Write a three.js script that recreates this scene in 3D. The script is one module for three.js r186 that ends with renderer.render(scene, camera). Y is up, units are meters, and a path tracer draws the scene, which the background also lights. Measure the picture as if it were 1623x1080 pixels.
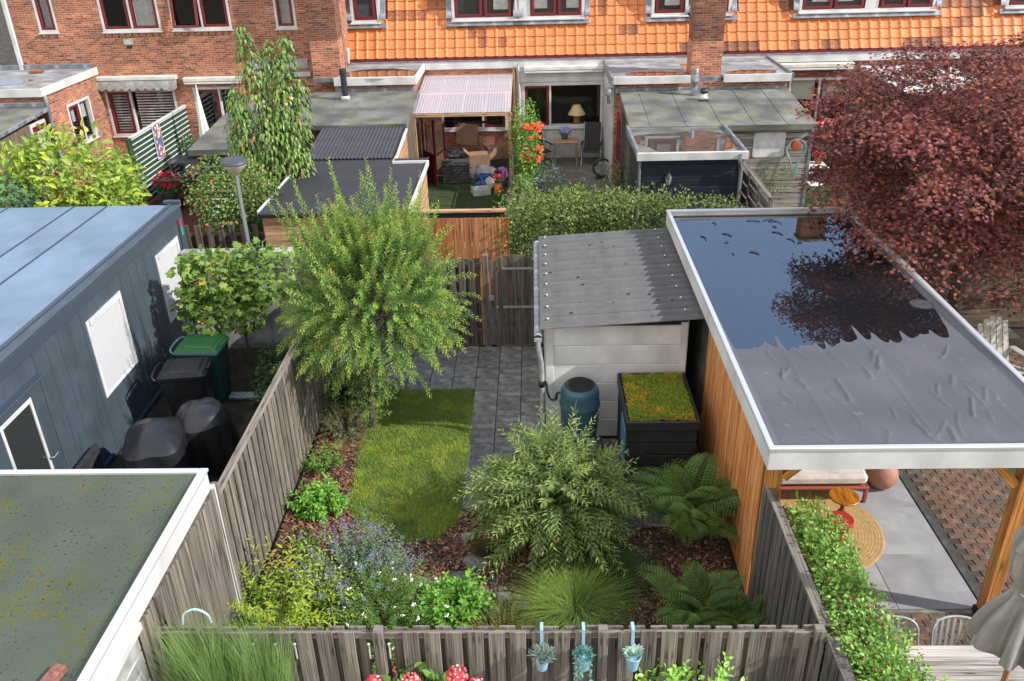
import * as THREE from 'three';
import { mergeGeometries } from 'three/addons/utils/BufferGeometryUtils.js';

// ---------- camera, sky, sun, exposure ----------
const scene = new THREE.Scene();
const camera = new THREE.PerspectiveCamera(43.458, 1623 / 1080, 0.1, 400);
camera.position.set(0, 7.5, 0);
camera.quaternion.setFromRotationMatrix(new THREE.Matrix4().makeBasis(
  new THREE.Vector3(0.99949802, -0.02440606, -0.02020022),
  new THREE.Vector3(0.01237815, 0.8877622, -0.4601359),
  new THREE.Vector3(0.0291631, 0.45965489, 0.88761867)));
const renderer = new THREE.WebGLRenderer({ antialias: true });
renderer.toneMapping = THREE.LinearToneMapping;
renderer.toneMappingExposure = 1.25;
renderer.shadowMap.enabled = true;

const sunDir = new THREE.Vector3(1.3, 1, 0.36).normalize();
const sun = new THREE.DirectionalLight(new THREE.Color(1.0, 0.945, 0.885), 4.5);
sun.position.copy(sunDir).multiplyScalar(60).add(new THREE.Vector3(0, 0, -15));
sun.target.position.set(0, 0, -15); scene.add(sun.target);
sun.castShadow = true; sun.shadow.radius = 1.2; sun.shadow.mapSize.set(4096, 4096);
Object.assign(sun.shadow.camera, { left: -30, right: 30, top: 30, bottom: -30, near: 1, far: 150 });
scene.add(sun);

// ---------- seeded noise ----------
function RNG(a) { return () => { a |= 0; a = a + 0x6D2B79F5 | 0; let t = Math.imul(a ^ a >>> 15, 1 | a); t = t + Math.imul(t ^ t >>> 7, 61 | t) ^ t; return ((t ^ t >>> 14) >>> 0) / 4294967296; }; }
let rnd = RNG(7);
const rr = (a, b) => a + (b - a) * rnd();
const seed = s => { rnd = RNG(s); };
const clamp = (x, a = 0, b = 1) => Math.min(b, Math.max(a, x));
const mixn = (a, b, t) => a + (b - a) * t;
const sstep = (a, b, x) => { const t = clamp((x - a) / (b - a)); return t * t * (3 - 2 * t); };
const hash = (x, y, s) => { let h = Math.imul(x, 374761393) ^ Math.imul(y, 668265263) ^ Math.imul(s, 2147483647 ^ 0x5bd1e995); h = Math.imul(h ^ h >>> 13, 1274126177); return ((h ^ h >>> 16) >>> 0) / 4294967296; };
function vn(x, y, px, py, s) {              // value noise, periodic in px, py cells
  const xi = Math.floor(x), yi = Math.floor(y), fx = x - xi, fy = y - yi;
  const u = fx * fx * (3 - 2 * fx), v = fy * fy * (3 - 2 * fy), m = (a, p) => ((a % p) + p) % p;
  const x0 = m(xi, px), x1 = m(xi + 1, px), y0 = m(yi, py), y1 = m(yi + 1, py);
  return mixn(mixn(hash(x0, y0, s), hash(x1, y0, s), u), mixn(hash(x0, y1, s), hash(x1, y1, s), u), v);
}
function fbm(u, v, f, o, s, fy = f) { let a = 0, w = 0.5, t = 0; for (let i = 0; i < o; i++) { a += w * vn(u * f, v * fy, f, fy, s + i); t += w; w *= 0.5; f *= 2; fy *= 2; } return a / t; }

// ---------- the sky: blue air with broken white cloud ----------
const cloudAt = (u, el, sd) => { const k = 0.5 + 0.5 * el / (Math.PI / 2); return sstep(0.41, 0.58, fbm(u, k, 7, 5, sd, 5) * 0.8 + fbm(u, k, 3, 2, sd + 50, 2) * 0.2); };
{
  const w = 512, h = 256, d = new Float32Array(w * h * 4);
  for (let j = 0; j < h; j++) for (let i = 0; i < w; i++) {
    const u = i / w, el = (j + 0.5) / h * Math.PI - Math.PI / 2, e = Math.max(0, Math.sin(el)), t = Math.pow(1 - e, 2.2);
    let c = [mixn(0.25, 0.52, t), mixn(0.43, 0.68, t), mixn(0.80, 0.94, t)];
    const cl = cloudAt(u, el, 121) * 0.85;
    c = c.map((x, q) => mixn(x, [1.34, 1.27, 1.18][q], cl));
    if (el < 0) c = [0.30, 0.30, 0.28];
    d.set([...c.map(x => x * 1.08), 1], (j * w + i) * 4);
  }
  const t = new THREE.DataTexture(d, w, h, THREE.RGBAFormat, THREE.FloatType);
  t.mapping = THREE.EquirectangularReflectionMapping; t.magFilter = t.minFilter = THREE.LinearFilter; t.wrapS = THREE.RepeatWrapping; t.needsUpdate = true;
  scene.background = t; scene.environment = t;
}

// ---------- textures ----------
function tex(w, h, fn, srgb = true) {
  const d = new Uint8Array(w * h * 4);
  for (let j = 0; j < h; j++) for (let i = 0; i < w; i++) {
    const c = fn(i / w, j / h, i, j), k = (j * w + i) * 4;
    if (typeof c === 'number') d[k] = d[k + 1] = d[k + 2] = clamp(c) * 255; else { d[k] = clamp(c[0]) * 255; d[k + 1] = clamp(c[1]) * 255; d[k + 2] = clamp(c[2]) * 255; }
    d[k + 3] = 255;
  }
  const t = new THREE.DataTexture(d, w, h); t.wrapS = t.wrapT = THREE.RepeatWrapping; t.magFilter = THREE.LinearFilter; t.minFilter = THREE.LinearMipmapLinearFilter; t.generateMipmaps = true;
  if (srgb) t.colorSpace = THREE.SRGBColorSpace; t.needsUpdate = true; return t;
}
const rep = (t, mx, my = mx) => { const c = t.clone(); c.repeat.set(1 / mx, 1 / my); c.needsUpdate = true; return c; };  // one repeat every mx by my metres
const T = {};
{ // wood: grain along v, streaks, knots, cracks
  const kn = []; seed(3); for (let i = 0; i < 16; i++) kn.push([rnd(), rnd(), rr(0.008, 0.02)]);
  const f = (u, v) => {
    let w = 0.02 * (fbm(u, v, 4, 3, 11) - 0.5), dark = 0, uu = u + w;
    for (const [a, b, r] of kn) { let dx = Math.abs(u - a); dx = Math.min(dx, 1 - dx); let dy = Math.abs(v - b); dy = Math.min(dy, 1 - dy) * 0.45; const q = Math.hypot(dx, dy) / r; if (q < 4) { uu += 0.012 * Math.exp(-q) * Math.sign(u - a); dark = Math.max(dark, Math.exp(-q * q) * 0.55); } }
    const g = fbm(uu, v, 64, 3, 21, 3), g2 = fbm(uu, v, 14, 3, 31, 2), cr = sstep(0.70, 0.78, vn(uu * 90, v * 5, 90, 5, 77)) * 0.35;
    return [g, g2, dark, cr];
  };
  T.wood = tex(512, 1024, (u, v) => { const [g, g2, k, c] = f(u, v); const a = 0.62 + 0.30 * (g - 0.5) * 1.6 + 0.34 * (g2 - 0.5) - k * 0.55 - c * 0.5 + 0.08; return [a + 0.10, a + 0.085, a + 0.06]; });
  T.woodB = tex(512, 1024, (u, v) => { const [g, , k, c] = f(u, v); return 0.5 + (g - 0.5) * 0.9 - c - k * 0.2; }, false);
  T.larch = tex(512, 1024, (u, v) => { const [g, g2, k] = f(u, v); const s = sstep(0.45, 0.62, g2) * 0.30, p = sstep(0.60, 0.75, fbm(u, v, 18, 3, 91, 5)) * 0.35; const a = 0.60 + 0.25 * (g - 0.5); return [a + 0.26 - s * 0.35 - k * 0.4 + p * 0.08, a + 0.02 - s * 0.5 - k * 0.45 + p * 0.16, a - 0.20 - s * 0.5 - k * 0.4 + p * 0.22]; });
}
{ // bricks too small to pick apart: stretcher bond
  const nb = 16, nc = 34, bw = 1 / nb, ch = 1 / nc, jx = 0.010 / 3.52, jy = 0.011 / 2.125;
  const cell = (u, v) => { const c = Math.floor(v / ch), o = (c % 2) * 0.5 * bw, x = ((u + o) % 1) / bw, i = Math.floor(x); const fx = (x - i) * bw, fy = v - c * ch; const wob = (hash(i, c, 5) - 0.5) * 0.0008; return [i, c, fx < jx + wob || fy < jy + wob, hash(i, c, 9), hash(i, c, 10)]; };
  T.brick = tex(1024, 1024, (u, v) => {
    const [, , j, a, b] = cell(u, v), n = fbm(u, v, 90, 3, 51) - 0.5, big = fbm(u, v, 4, 3, 61) - 0.5;
    if (j) { const m = 0.68 + n * 0.25 + big * 0.2; return [m, m * 0.93, m * 0.86]; }
    let c = a < 0.07 ? [0.44, 0.30, 0.24] : a < 0.55 ? [0.63, 0.385, 0.275] : a < 0.88 ? [0.69, 0.44, 0.31] : [0.56, 0.335, 0.25];
    const k = 0.88 + b * 0.24 + n * 0.3 + big * 0.35; return c.map(x => x * k);
  });
  T.brickB = tex(1024, 1024, (u, v) => cell(u, v)[2] ? 0.1 : 0.8 + (fbm(u, v, 120, 2, 71) - 0.5) * 0.3, false);
}
T.grain = tex(512, 512, (u, v) => 0.5 + (fbm(u, v, 128, 2, 81) - 0.5) * 0.9, false);
T.mott = tex(512, 512, (u, v) => 0.80 + (fbm(u, v, 6, 6, 82) - 0.5) * 0.55 + (hash(Math.floor(u * 512), Math.floor(v * 512), 4) - 0.5) * 0.06);
T.mottSoft = tex(512, 512, (u, v) => 0.90 + (fbm(u, v, 5, 5, 182) - 0.5) * 0.24 + (hash(Math.floor(u * 512), Math.floor(v * 512), 4) - 0.5) * 0.03);
T.felt = tex(512, 512, (u, v, i, j) => { const n = fbm(u, v, 5, 6, 83), g = hash(i, j, 6), m = sstep(0.56, 0.70, fbm(u, v, 9, 5, 84)); const a = 0.66 + (n - 0.5) * 0.5 + (g - 0.5) * 0.16; return [a + m * 0.02, a + m * 0.03, a - m * 0.10]; });
{ // old roofing felt with black grit and yellow lichen
  seed(19); const spots = []; for (let i = 0; i < 2600; i++) spots.push([rnd() * 1024, rnd() * 1024, rr(0.6, 2.9) * (rnd() < 0.12 ? 1.7 : 1)]);
  const bl = new Float32Array(1024 * 1024);
  for (const [x, y, r] of spots) if (fbm(x / 1024, y / 1024, 6, 3, 86) > 0.40) for (let j = -6; j <= 6; j++) for (let i = -6; i <= 6; i++) { const q = Math.hypot(i * (1 + 0.3 * Math.sin(x)), j) / r; if (q < 1) bl[(((y + j) & 1023) << 10) + ((x + i) & 1023)] = Math.max(bl[(((y + j) & 1023) << 10) + ((x + i) & 1023)], 1 - q * q * 0.6); }
  T.lichen = tex(1024, 1024, (u, v, i, j) => {
    const n = fbm(u, v, 5, 6, 87) - 0.5, g = hash(i, j, 8) - 0.5, l = sstep(0.50, 0.68, fbm(u, v, 7, 3, 88)) * sstep(0.54, 0.62, fbm(u, v, 96, 3, 89)), b = bl[(j << 10) + i];
    let c = [0.40 + n * 0.10 + g * 0.07, 0.445 + n * 0.10 + g * 0.07, 0.40 + n * 0.09 + g * 0.07];
    c = c.map((x, q) => mixn(x, [0.50, 0.47, 0.12][q], l * 0.75)); return c.map((x, q) => mixn(x, [0.16, 0.18, 0.17][q], b));
  });
}
T.soil = tex(512, 512, (u, v, i, j) => { const n = fbm(u, v, 8, 6, 92), g = hash(i, j, 3); const m = sstep(0.5, 0.66, fbm(u, v, 5, 5, 93)); const a = 0.24 + (n - 0.5) * 0.3 + (g - 0.5) * 0.12; return [a + 0.04 - m * 0.03, a + m * 0.03, a - 0.04 - m * 0.05]; });
T.streak = tex(512, 512, (u, v, i, j) => { const s = fbm(u, v, 40, 3, 201, 3), n = fbm(u, v, 6, 5, 202), d = sstep(0.58, 0.75, s) * 0.06; const sp = sstep(0.84, 0.90, fbm(u, v, 60, 2, 203)) * 0.2; const a = 0.86 + (n - 0.5) * 0.25 - d + sp; return [a, a, a * 0.985]; });
T.epdm = tex(512, 512, (u, v, i, j) => { const n = fbm(u, v, 4, 6, 94) - 0.5, s = sstep(0.76, 0.88, fbm(u, v, 40, 4, 95)) * 0.10; const a = 0.345 + n * 0.10 + s + (hash(i, j, 5) - 0.5) * 0.03; return [a, a + 0.002, a + 0.02]; });

// ---------- materials ----------
const lin = (r, g, b) => new THREE.Color().setRGB(r, g, b);
const M = (color, roughness = 0.8, o = {}) => new THREE.MeshStandardMaterial({ color, roughness, ...o });
const P = (color, roughness, o = {}) => new THREE.MeshPhysicalMaterial({ color, roughness, ...o });
const woodMat = (r, g, b, rough = 0.85, mx = 0.7) => M(lin(r, g, b), rough, { map: rep(T.wood, mx, mx * 2.4), bumpMap: rep(T.woodB, mx, mx * 2.4), bumpScale: 0.004 });
const mats = {
  greyWood: [0, 1, 2, 3].map(i => woodMat(...[[0.285, 0.258, 0.23], [0.335, 0.305, 0.27], [0.245, 0.222, 0.20], [0.31, 0.275, 0.235]][i], 0.88, 0.6 + i * 0.07)),
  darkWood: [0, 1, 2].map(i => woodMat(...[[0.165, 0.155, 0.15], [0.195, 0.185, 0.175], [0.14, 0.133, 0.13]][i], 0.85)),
  brownWood: [0, 1, 2].map(i => woodMat(...[[0.20, 0.155, 0.115], [0.25, 0.20, 0.15], [0.16, 0.125, 0.095]][i], 0.88)),
  gateWood: [0, 1, 2].map(i => woodMat(...[[0.19, 0.165, 0.145], [0.235, 0.205, 0.18], [0.155, 0.135, 0.12]][i], 0.88)),
  orangeWood: [0, 1, 2].map(i => woodMat(...[[0.62, 0.25, 0.09], [0.56, 0.21, 0.07], [0.68, 0.31, 0.13]][i], 0.7)),
  paleWood: [0, 1].map(i => woodMat(...[[0.78, 0.50, 0.30], [0.72, 0.44, 0.25]][i], 0.75)),
  larch: [0, 1, 2].map(i => M(lin(...[[1, 0.95, 0.90], [0.9, 0.84, 0.78], [1, 1, 0.97]][i]), 0.7, { map: rep(T.larch, 0.55 + 0.06 * i, 1.5), bumpMap: rep(T.woodB, 0.55, 1.5), bumpScale: 0.003 })),
  oakPost: M(lin(0.75, 0.34, 0.085), 0.55, { map: rep(T.wood, 0.9, 2.2), bumpMap: rep(T.woodB, 0.9, 2.2), bumpScale: 0.002 }),
  tableWood: [0, 1].map(i => woodMat(...[[0.74, 0.71, 0.68], [0.66, 0.63, 0.61]][i], 0.8, 0.8)),
  white: M(lin(0.72, 0.72, 0.71), 0.5, { map: rep(T.mottSoft, 1.7) }),
  whitePaint: M(lin(0.83, 0.83, 0.83), 0.5, { map: rep(T.mottSoft, 1.7) }),
  whiteOld: M(lin(0.66, 0.67, 0.63), 0.65, { map: rep(T.mott, 1.1) }),
  cream: M(lin(0.80, 0.78, 0.70), 0.55, { map: rep(T.mottSoft, 1.3) }),
  alu: M(lin(0.66, 0.67, 0.68), 0.4, { metalness: 0.5 }),
  lead: M(lin(0.36, 0.40, 0.45), 0.5, { map: rep(T.mott, 0.9), metalness: 0.25 }),
  steel: M(lin(0.45, 0.46, 0.47), 0.45, { metalness: 0.7 }),
  galv: M(lin(0.42, 0.46, 0.50), 0.5, { metalness: 0.4, map: rep(T.mott, 0.5) }),
  red: M(lin(0.19, 0.018, 0.024), 0.42, { map: rep(T.mottSoft, 0.8) }),
  black: M(lin(0.022, 0.022, 0.025), 0.5), blackRough: M(lin(0.03, 0.03, 0.032), 0.85, { map: rep(T.mott, 0.6) }),
  room: M(lin(0.05, 0.045, 0.04), 0.95),
  curtain: M(lin(0.62, 0.62, 0.60), 0.95, { map: rep(T.mottSoft, 0.4) }),
  glass: P(0xffffff, 0.02, { transmission: 1, thickness: 0, ior: 1.5, specularIntensity: 1 }),
  brick: M(0xffffff, 0.9, { map: rep(T.brick, 3.52, 2.125), bumpMap: rep(T.brickB, 3.52, 2.125), bumpScale: 0.008 }),
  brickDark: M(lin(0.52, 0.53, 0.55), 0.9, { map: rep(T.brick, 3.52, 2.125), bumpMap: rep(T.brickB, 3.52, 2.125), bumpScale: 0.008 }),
  felt: M(lin(0.36, 0.36, 0.33), 0.92, { map: rep(T.felt, 2.3), bumpMap: rep(T.grain, 0.5), bumpScale: 0.003 }),
  zincRoof: M(lin(0.42, 0.42, 0.43), 0.75, { map: rep(T.mott, 1.8) }),
  epdm: M(lin(0.9, 0.9, 0.92), 0.62, { map: rep(T.epdm, 2.6), bumpMap: rep(T.grain, 0.4), bumpScale: 0.001 }),
  lichen: M(lin(0.50, 0.52, 0.46), 0.92, { map: rep(T.lichen, 2.4), bumpMap: rep(T.grain, 0.35), bumpScale: 0.003 }),
};
// ---------- geometry helpers ----------
const V3 = (x, y, z) => new THREE.Vector3(x, y, z);
function flat(pos, uv, col) { const g = new THREE.BufferGeometry(); g.setAttribute('position', new THREE.Float32BufferAttribute(pos, 3)); g.setAttribute('uv', new THREE.Float32BufferAttribute(uv || new Array(pos.length / 3 * 2).fill(0), 2)); if (col) g.setAttribute('color', new THREE.Float32BufferAttribute(col, 3)); g.computeVertexNormals(); return g; }
// uv in metres from the face direction; v runs along the grain axis (0 x, 1 y, 2 z)
function uvm(g, grain = 1, ou = 0, ov = 0) {
  if (g.index) g = g.toNonIndexed(); const p = g.attributes.position.array, n = p.length / 3, uv = new Float32Array(n * 2);
  for (let t = 0; t < n; t += 3) {
    const a = t * 3, e1 = [p[a + 3] - p[a], p[a + 4] - p[a + 1], p[a + 5] - p[a + 2]], e2 = [p[a + 6] - p[a], p[a + 7] - p[a + 1], p[a + 8] - p[a + 2]];
    const nn = [Math.abs(e1[1] * e2[2] - e1[2] * e2[1]), Math.abs(e1[2] * e2[0] - e1[0] * e2[2]), Math.abs(e1[0] * e2[1] - e1[1] * e2[0])];
    const ax = nn[0] > nn[1] && nn[0] > nn[2] ? 0 : nn[1] > nn[2] ? 1 : 2; let ia, iv;
    if (ax === grain) { ia = (grain + 1) % 3; iv = (grain + 2) % 3; } else { iv = grain; ia = 3 - ax - grain; }
    for (let k = 0; k < 3; k++) { const i = t + k; uv[i * 2] = p[i * 3 + ia] + ou + ax * 0.37; uv[i * 2 + 1] = p[i * 3 + iv] + ov; }
  }
  g.setAttribute('uv', new THREE.BufferAttribute(uv, 2)); g.deleteAttribute('normal'); g.computeVertexNormals(); return g;
}
const cache = new Map();
function cbox(w, h, d, b = 0.005, variant = 0, grain = -1) {   // chamfered box, centred
  b = Math.min(b, w * 0.3, h * 0.3, d * 0.3); const key = [w, h, d, b, variant, grain].map(x => x.toFixed(4)).join();
  if (cache.has(key)) return cache.get(key);
  const H = [w / 2, h / 2, d / 2], pos = [];
  const vert = (s, ax) => { const r = [0, 0, 0]; for (let k = 0; k < 3; k++) r[k] = s[k] * (H[k] - (k === ax ? 0 : b)); return r; };
  const tri = (a, c, e) => { const m = [0, 1, 2].map(k => a[k] + c[k] + e[k]), u = [0, 1, 2].map(k => c[k] - a[k]), v = [0, 1, 2].map(k => e[k] - a[k]), n = [u[1] * v[2] - u[2] * v[1], u[2] * v[0] - u[0] * v[2], u[0] * v[1] - u[1] * v[0]]; if (n[0] * m[0] + n[1] * m[1] + n[2] * m[2] < 0) pos.push(...a, ...e, ...c); else pos.push(...a, ...c, ...e); };
  const quad = (a, c, e, f) => { tri(a, c, e); tri(a, e, f); };
  for (let ax = 0; ax < 3; ax++) for (const s of [-1, 1]) { const o = [(ax + 1) % 3, (ax + 2) % 3], q = [[-1, -1], [1, -1], [1, 1], [-1, 1]].map(([i, j]) => { const v = [0, 0, 0]; v[ax] = s; v[o[0]] = i; v[o[1]] = j; return vert(v, ax); }); quad(...q); }
  for (let ax = 0; ax < 3; ax++) { const [i, j] = [(ax + 1) % 3, (ax + 2) % 3]; for (const a of [-1, 1]) for (const c of [-1, 1]) { const s0 = [0, 0, 0], s1 = [0, 0, 0]; s0[ax] = -1; s1[ax] = 1; s0[i] = s1[i] = a; s0[j] = s1[j] = c; quad(vert(s0, i), vert(s1, i), vert(s1, j), vert(s0, j)); } }
  for (const a of [-1, 1]) for (const c of [-1, 1]) for (const e of [-1, 1]) tri(vert([a, c, e], 0), vert([a, c, e], 1), vert([a, c, e], 2));
  if (grain < 0) grain = w >= h && w >= d ? 0 : h >= d ? 1 : 2;
  const g = uvm(flat(pos), grain, variant * 0.173, variant * 0.391); cache.set(key, g); return g;
}
const names = new Map();
function uname(n) { const k = names.get(n) || 0; names.set(n, k + 1); return k ? n + '_' + String(k).padStart(3, '0') : n; }
function sh(o) { o.castShadow = o.receiveShadow = true; return o; }
function mesh(parent, name, geo, mat, x = 0, y = 0, z = 0, ry = 0) { const m = sh(new THREE.Mesh(geo, mat)); m.name = name; m.position.set(x, y, z); if (ry) m.rotation.y = ry; parent.add(m); return m; }
function thing(name, label, category, x = 0, y = 0, z = 0, group, ry = 0) { const g = new THREE.Group(); g.name = uname(name); g.position.set(x, y, z); g.rotation.y = ry; g.userData = { label, category }; if (group) g.userData.group = group; scene.add(g); return g; }
function single(name, label, category, geo, mat, x = 0, y = 0, z = 0, group) { const m = mesh(scene, uname(name), geo, mat, x, y, z); m.userData = { label, category }; if (group) m.userData.group = group; return m; }
function struct(name, geo, mat, x = 0, y = 0, z = 0) { const m = mesh(scene, uname(name), geo, mat, x, y, z); m.userData = { kind: 'structure' }; return m; }
function bx(parent, name, mat, x0, x1, y0, y1, z0, z1, b = 0.006, variant = 0, grain = -1) { return mesh(parent, name, cbox(Math.abs(x1 - x0), Math.abs(y1 - y0), Math.abs(z1 - z0), b, variant, grain), mat, (x0 + x1) / 2, (y0 + y1) / 2, (z0 + z1) / 2); }
const merge = l => mergeGeometries(l.map(g => { g = g.index ? g.toNonIndexed() : g; const o = new THREE.BufferGeometry(); for (const k of ['position', 'normal', 'uv', 'color']) if (g.attributes[k]) o.setAttribute(k, g.attributes[k]); return o; }), false);
const at = (g, x, y, z, rx = 0, ry = 0, rz = 0) => { g = g.clone(); if (rx) g.rotateX(rx); if (ry) g.rotateY(ry); if (rz) g.rotateZ(rz); return g.translate(x, y, z); };
const tube = (pts, r, seg = 24, rad = 8, closed = false) => new THREE.TubeGeometry(new THREE.CatmullRomCurve3(pts.map(p => V3(...p)), closed), seg, r, rad, closed);
const lathe = (pts, seg = 32) => new THREE.LatheGeometry(pts.map(([r, y]) => new THREE.Vector2(r, y)), seg);
// vertical wall in the xy plane with openings [x0,x1,y0,y1], extruded to the back
function wallGeo(x0, x1, y0, y1, holes = [], th = 0.25, poly) {
  const s = new THREE.Shape(poly ? poly.map(([x, y]) => new THREE.Vector2(x, y)) : [new THREE.Vector2(x0, y0), new THREE.Vector2(x1, y0), new THREE.Vector2(x1, y1), new THREE.Vector2(x0, y1)]);
  for (const [a, b, c, d] of holes) s.holes.push(new THREE.Path([new THREE.Vector2(a, c), new THREE.Vector2(a, d), new THREE.Vector2(b, d), new THREE.Vector2(b, c)]));
  const g = new THREE.ExtrudeGeometry(s, { depth: th, bevelEnabled: false }); g.translate(0, 0, -th); return uvm(g, 1);
}
const pick = (a, i) => a[((i ?? Math.floor(rnd() * a.length)) % a.length + a.length) % a.length];
// ================= ground =================
const plane = (x0, x1, z0, z1, y = 0) => { const g = uvm(flat([x0, y, z1, x1, y, z1, x1, y, z0, x0, y, z1, x1, y, z0, x0, y, z0]), 2); return g; };
const poly = (pts, y = 0) => { const g = new THREE.ShapeGeometry(new THREE.Shape(pts.map(([x, z]) => new THREE.Vector2(x, -z)))); g.rotateX(-Math.PI / 2); g.translate(0, y, 0); return uvm(g, 2); };
const soilMat = M(lin(0.75, 0.70, 0.64), 0.95, { map: rep(T.soil, 1.7), bumpMap: rep(T.grain, 0.3), bumpScale: 0.01 });
struct('ground', plane(-120, 120, -160, 60, -0.03), M(lin(0.62, 0.60, 0.55), 0.95, { map: rep(T.soil, 2.3) }));
struct('garden_soil', plane(-3.5, 2.45, -14.2, -5.45, 0.0), soilMat);
const lawnPts = [[-3.0, -12.62], [-1.09, -12.66], [-1.06, -11.08], [-1.01, -9.66], [-1.1, -9.15], [-1.37, -8.78], [-1.78, -8.70], [-2.27, -8.87], [-2.6, -9.33], [-2.72, -10.36], [-2.75, -11.3], [-2.9, -12.0]];
struct('lawn', poly(lawnPts, 0.012), M(lin(0.15, 0.17, 0.04), 0.95, { map: rep(T.mott, 0.7) }));
{ // garden path of grey slabs, each slab its own piece
  const bed = struct('garden_path', merge([plane(-1.08, 0.1, -14.2, -9.6, 0.006), plane(-3.5, -1.08, -14.2, -12.66, 0.006), plane(0.1, 2.3, -11.1, -8.7, 0.006)]), M(lin(0.07, 0.068, 0.06), 0.95, { map: rep(T.mott, 0.5) }));
  seed(5); const tm = [0.35, 0.39, 0.31, 0.37].map(a => M(lin(a, a * 0.975, a * 0.91), 0.9, { map: rep(T.mott, 0.55), bumpMap: rep(T.grain, 0.25), bumpScale: 0.004 }));
  const slab = (x0, x1, z0, z1) => { const m = bx(bed, 'paving_slab', pick(tm), x0 + 0.006, x1 - 0.006, -0.02, 0.022 + rr(-0.004, 0.005), z0 + 0.006, z1 - 0.006, 0.006, Math.floor(rr(0, 5)), 2); m.rotation.set(rr(-0.008, 0.008), rr(-0.006, 0.006), rr(-0.008, 0.008)); };
  for (let c = 0; c < 3; c++) for (let k = 0; k < 13; k++) { const z0 = -14.2 + k * 0.4 + (c % 2 ? -0.18 : 0), x0 = -1.08 + c * 0.4; if (z0 > -9.75) continue; slab(x0, x0 + 0.4, Math.max(z0, -14.22), z0 + 0.4); }
  for (let c = 0; c < 6; c++) for (let k = 0; k < 4; k++) slab(-3.48 + c * 0.4, -3.08 + c * 0.4, -14.24 + k * 0.4, -13.84 + k * 0.4);
  for (let c = 0; c < 5; c++) for (let k = 0; k < 5; k++) slab(0.14 + c * 0.42, 0.56 + c * 0.42, -11.1 + k * 0.42, -10.68 + k * 0.42);
}
// ================= fences =================
// hit-and-miss fence along x or z: boards on both faces, rails, posts, cap
function boardFence(t, mats, a0, a1, h, o) {
  const { axis = 'x', at = 0, pitch = 0.19, bw = 0.143, front = 1, cap = true, posts = [], seedv = 1, postMat = mats[0], top = 0, railY = [0.3, h - 0.06], bt = 0.02, slack = 0.012 } = o; seed(seedv);
  const put = (name, mat, u0, u1, y0, y1, w0, w1, v) => axis === 'x' ? bx(t, name, mat, u0, u1, y0, y1, at + w0, at + w1, 0.004, v) : bx(t, name, mat, at + w0, at + w1, y0, y1, u0, u1, 0.004, v);
  const r = 0.022; const hit = u => posts.some(p => Math.abs(u - p) < bw / 2 + 0.045);
  for (let u = a0 + bw / 2, k = 0; u < a1 - bw / 2 + 0.01; u += pitch, k++) {
    const y = h + rr(-slack, slack * 0.4);
    if (!hit(u)) { const m = put('board', pick(mats), u - bw / 2, u + bw / 2, 0.03, y, front * r, front * (r + bt), k % 4); m.rotation[axis === 'x' ? 'z' : 'x'] = rr(-0.004, 0.004); }
    const ub = u + pitch / 2; if (ub < a1 - bw / 2 && o.back !== false) put('board', pick(mats), ub - bw / 2, ub + bw / 2, 0.03, h + rr(-slack, slack * 0.4), -front * r, -front * (r + bt), (k + 2) % 4);
  }
  for (const y of railY) put('rail', mats[0], a0, a1, y - 0.035, y + 0.035, -0.0205, 0.0205, 1);
  if (cap) put('cap_rail', o.capMat || mats[1], a0 - 0.02, a1 + 0.02, h + 0.008 + top, h + 0.032 + top, -0.05, 0.05, 2);
  for (const p of posts) put('post', postMat, p - 0.042, p + 0.042, 0, h + 0.03, -0.021, 0.075 * (front > 0 ? 1 : 0.7), 3);
}
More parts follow.
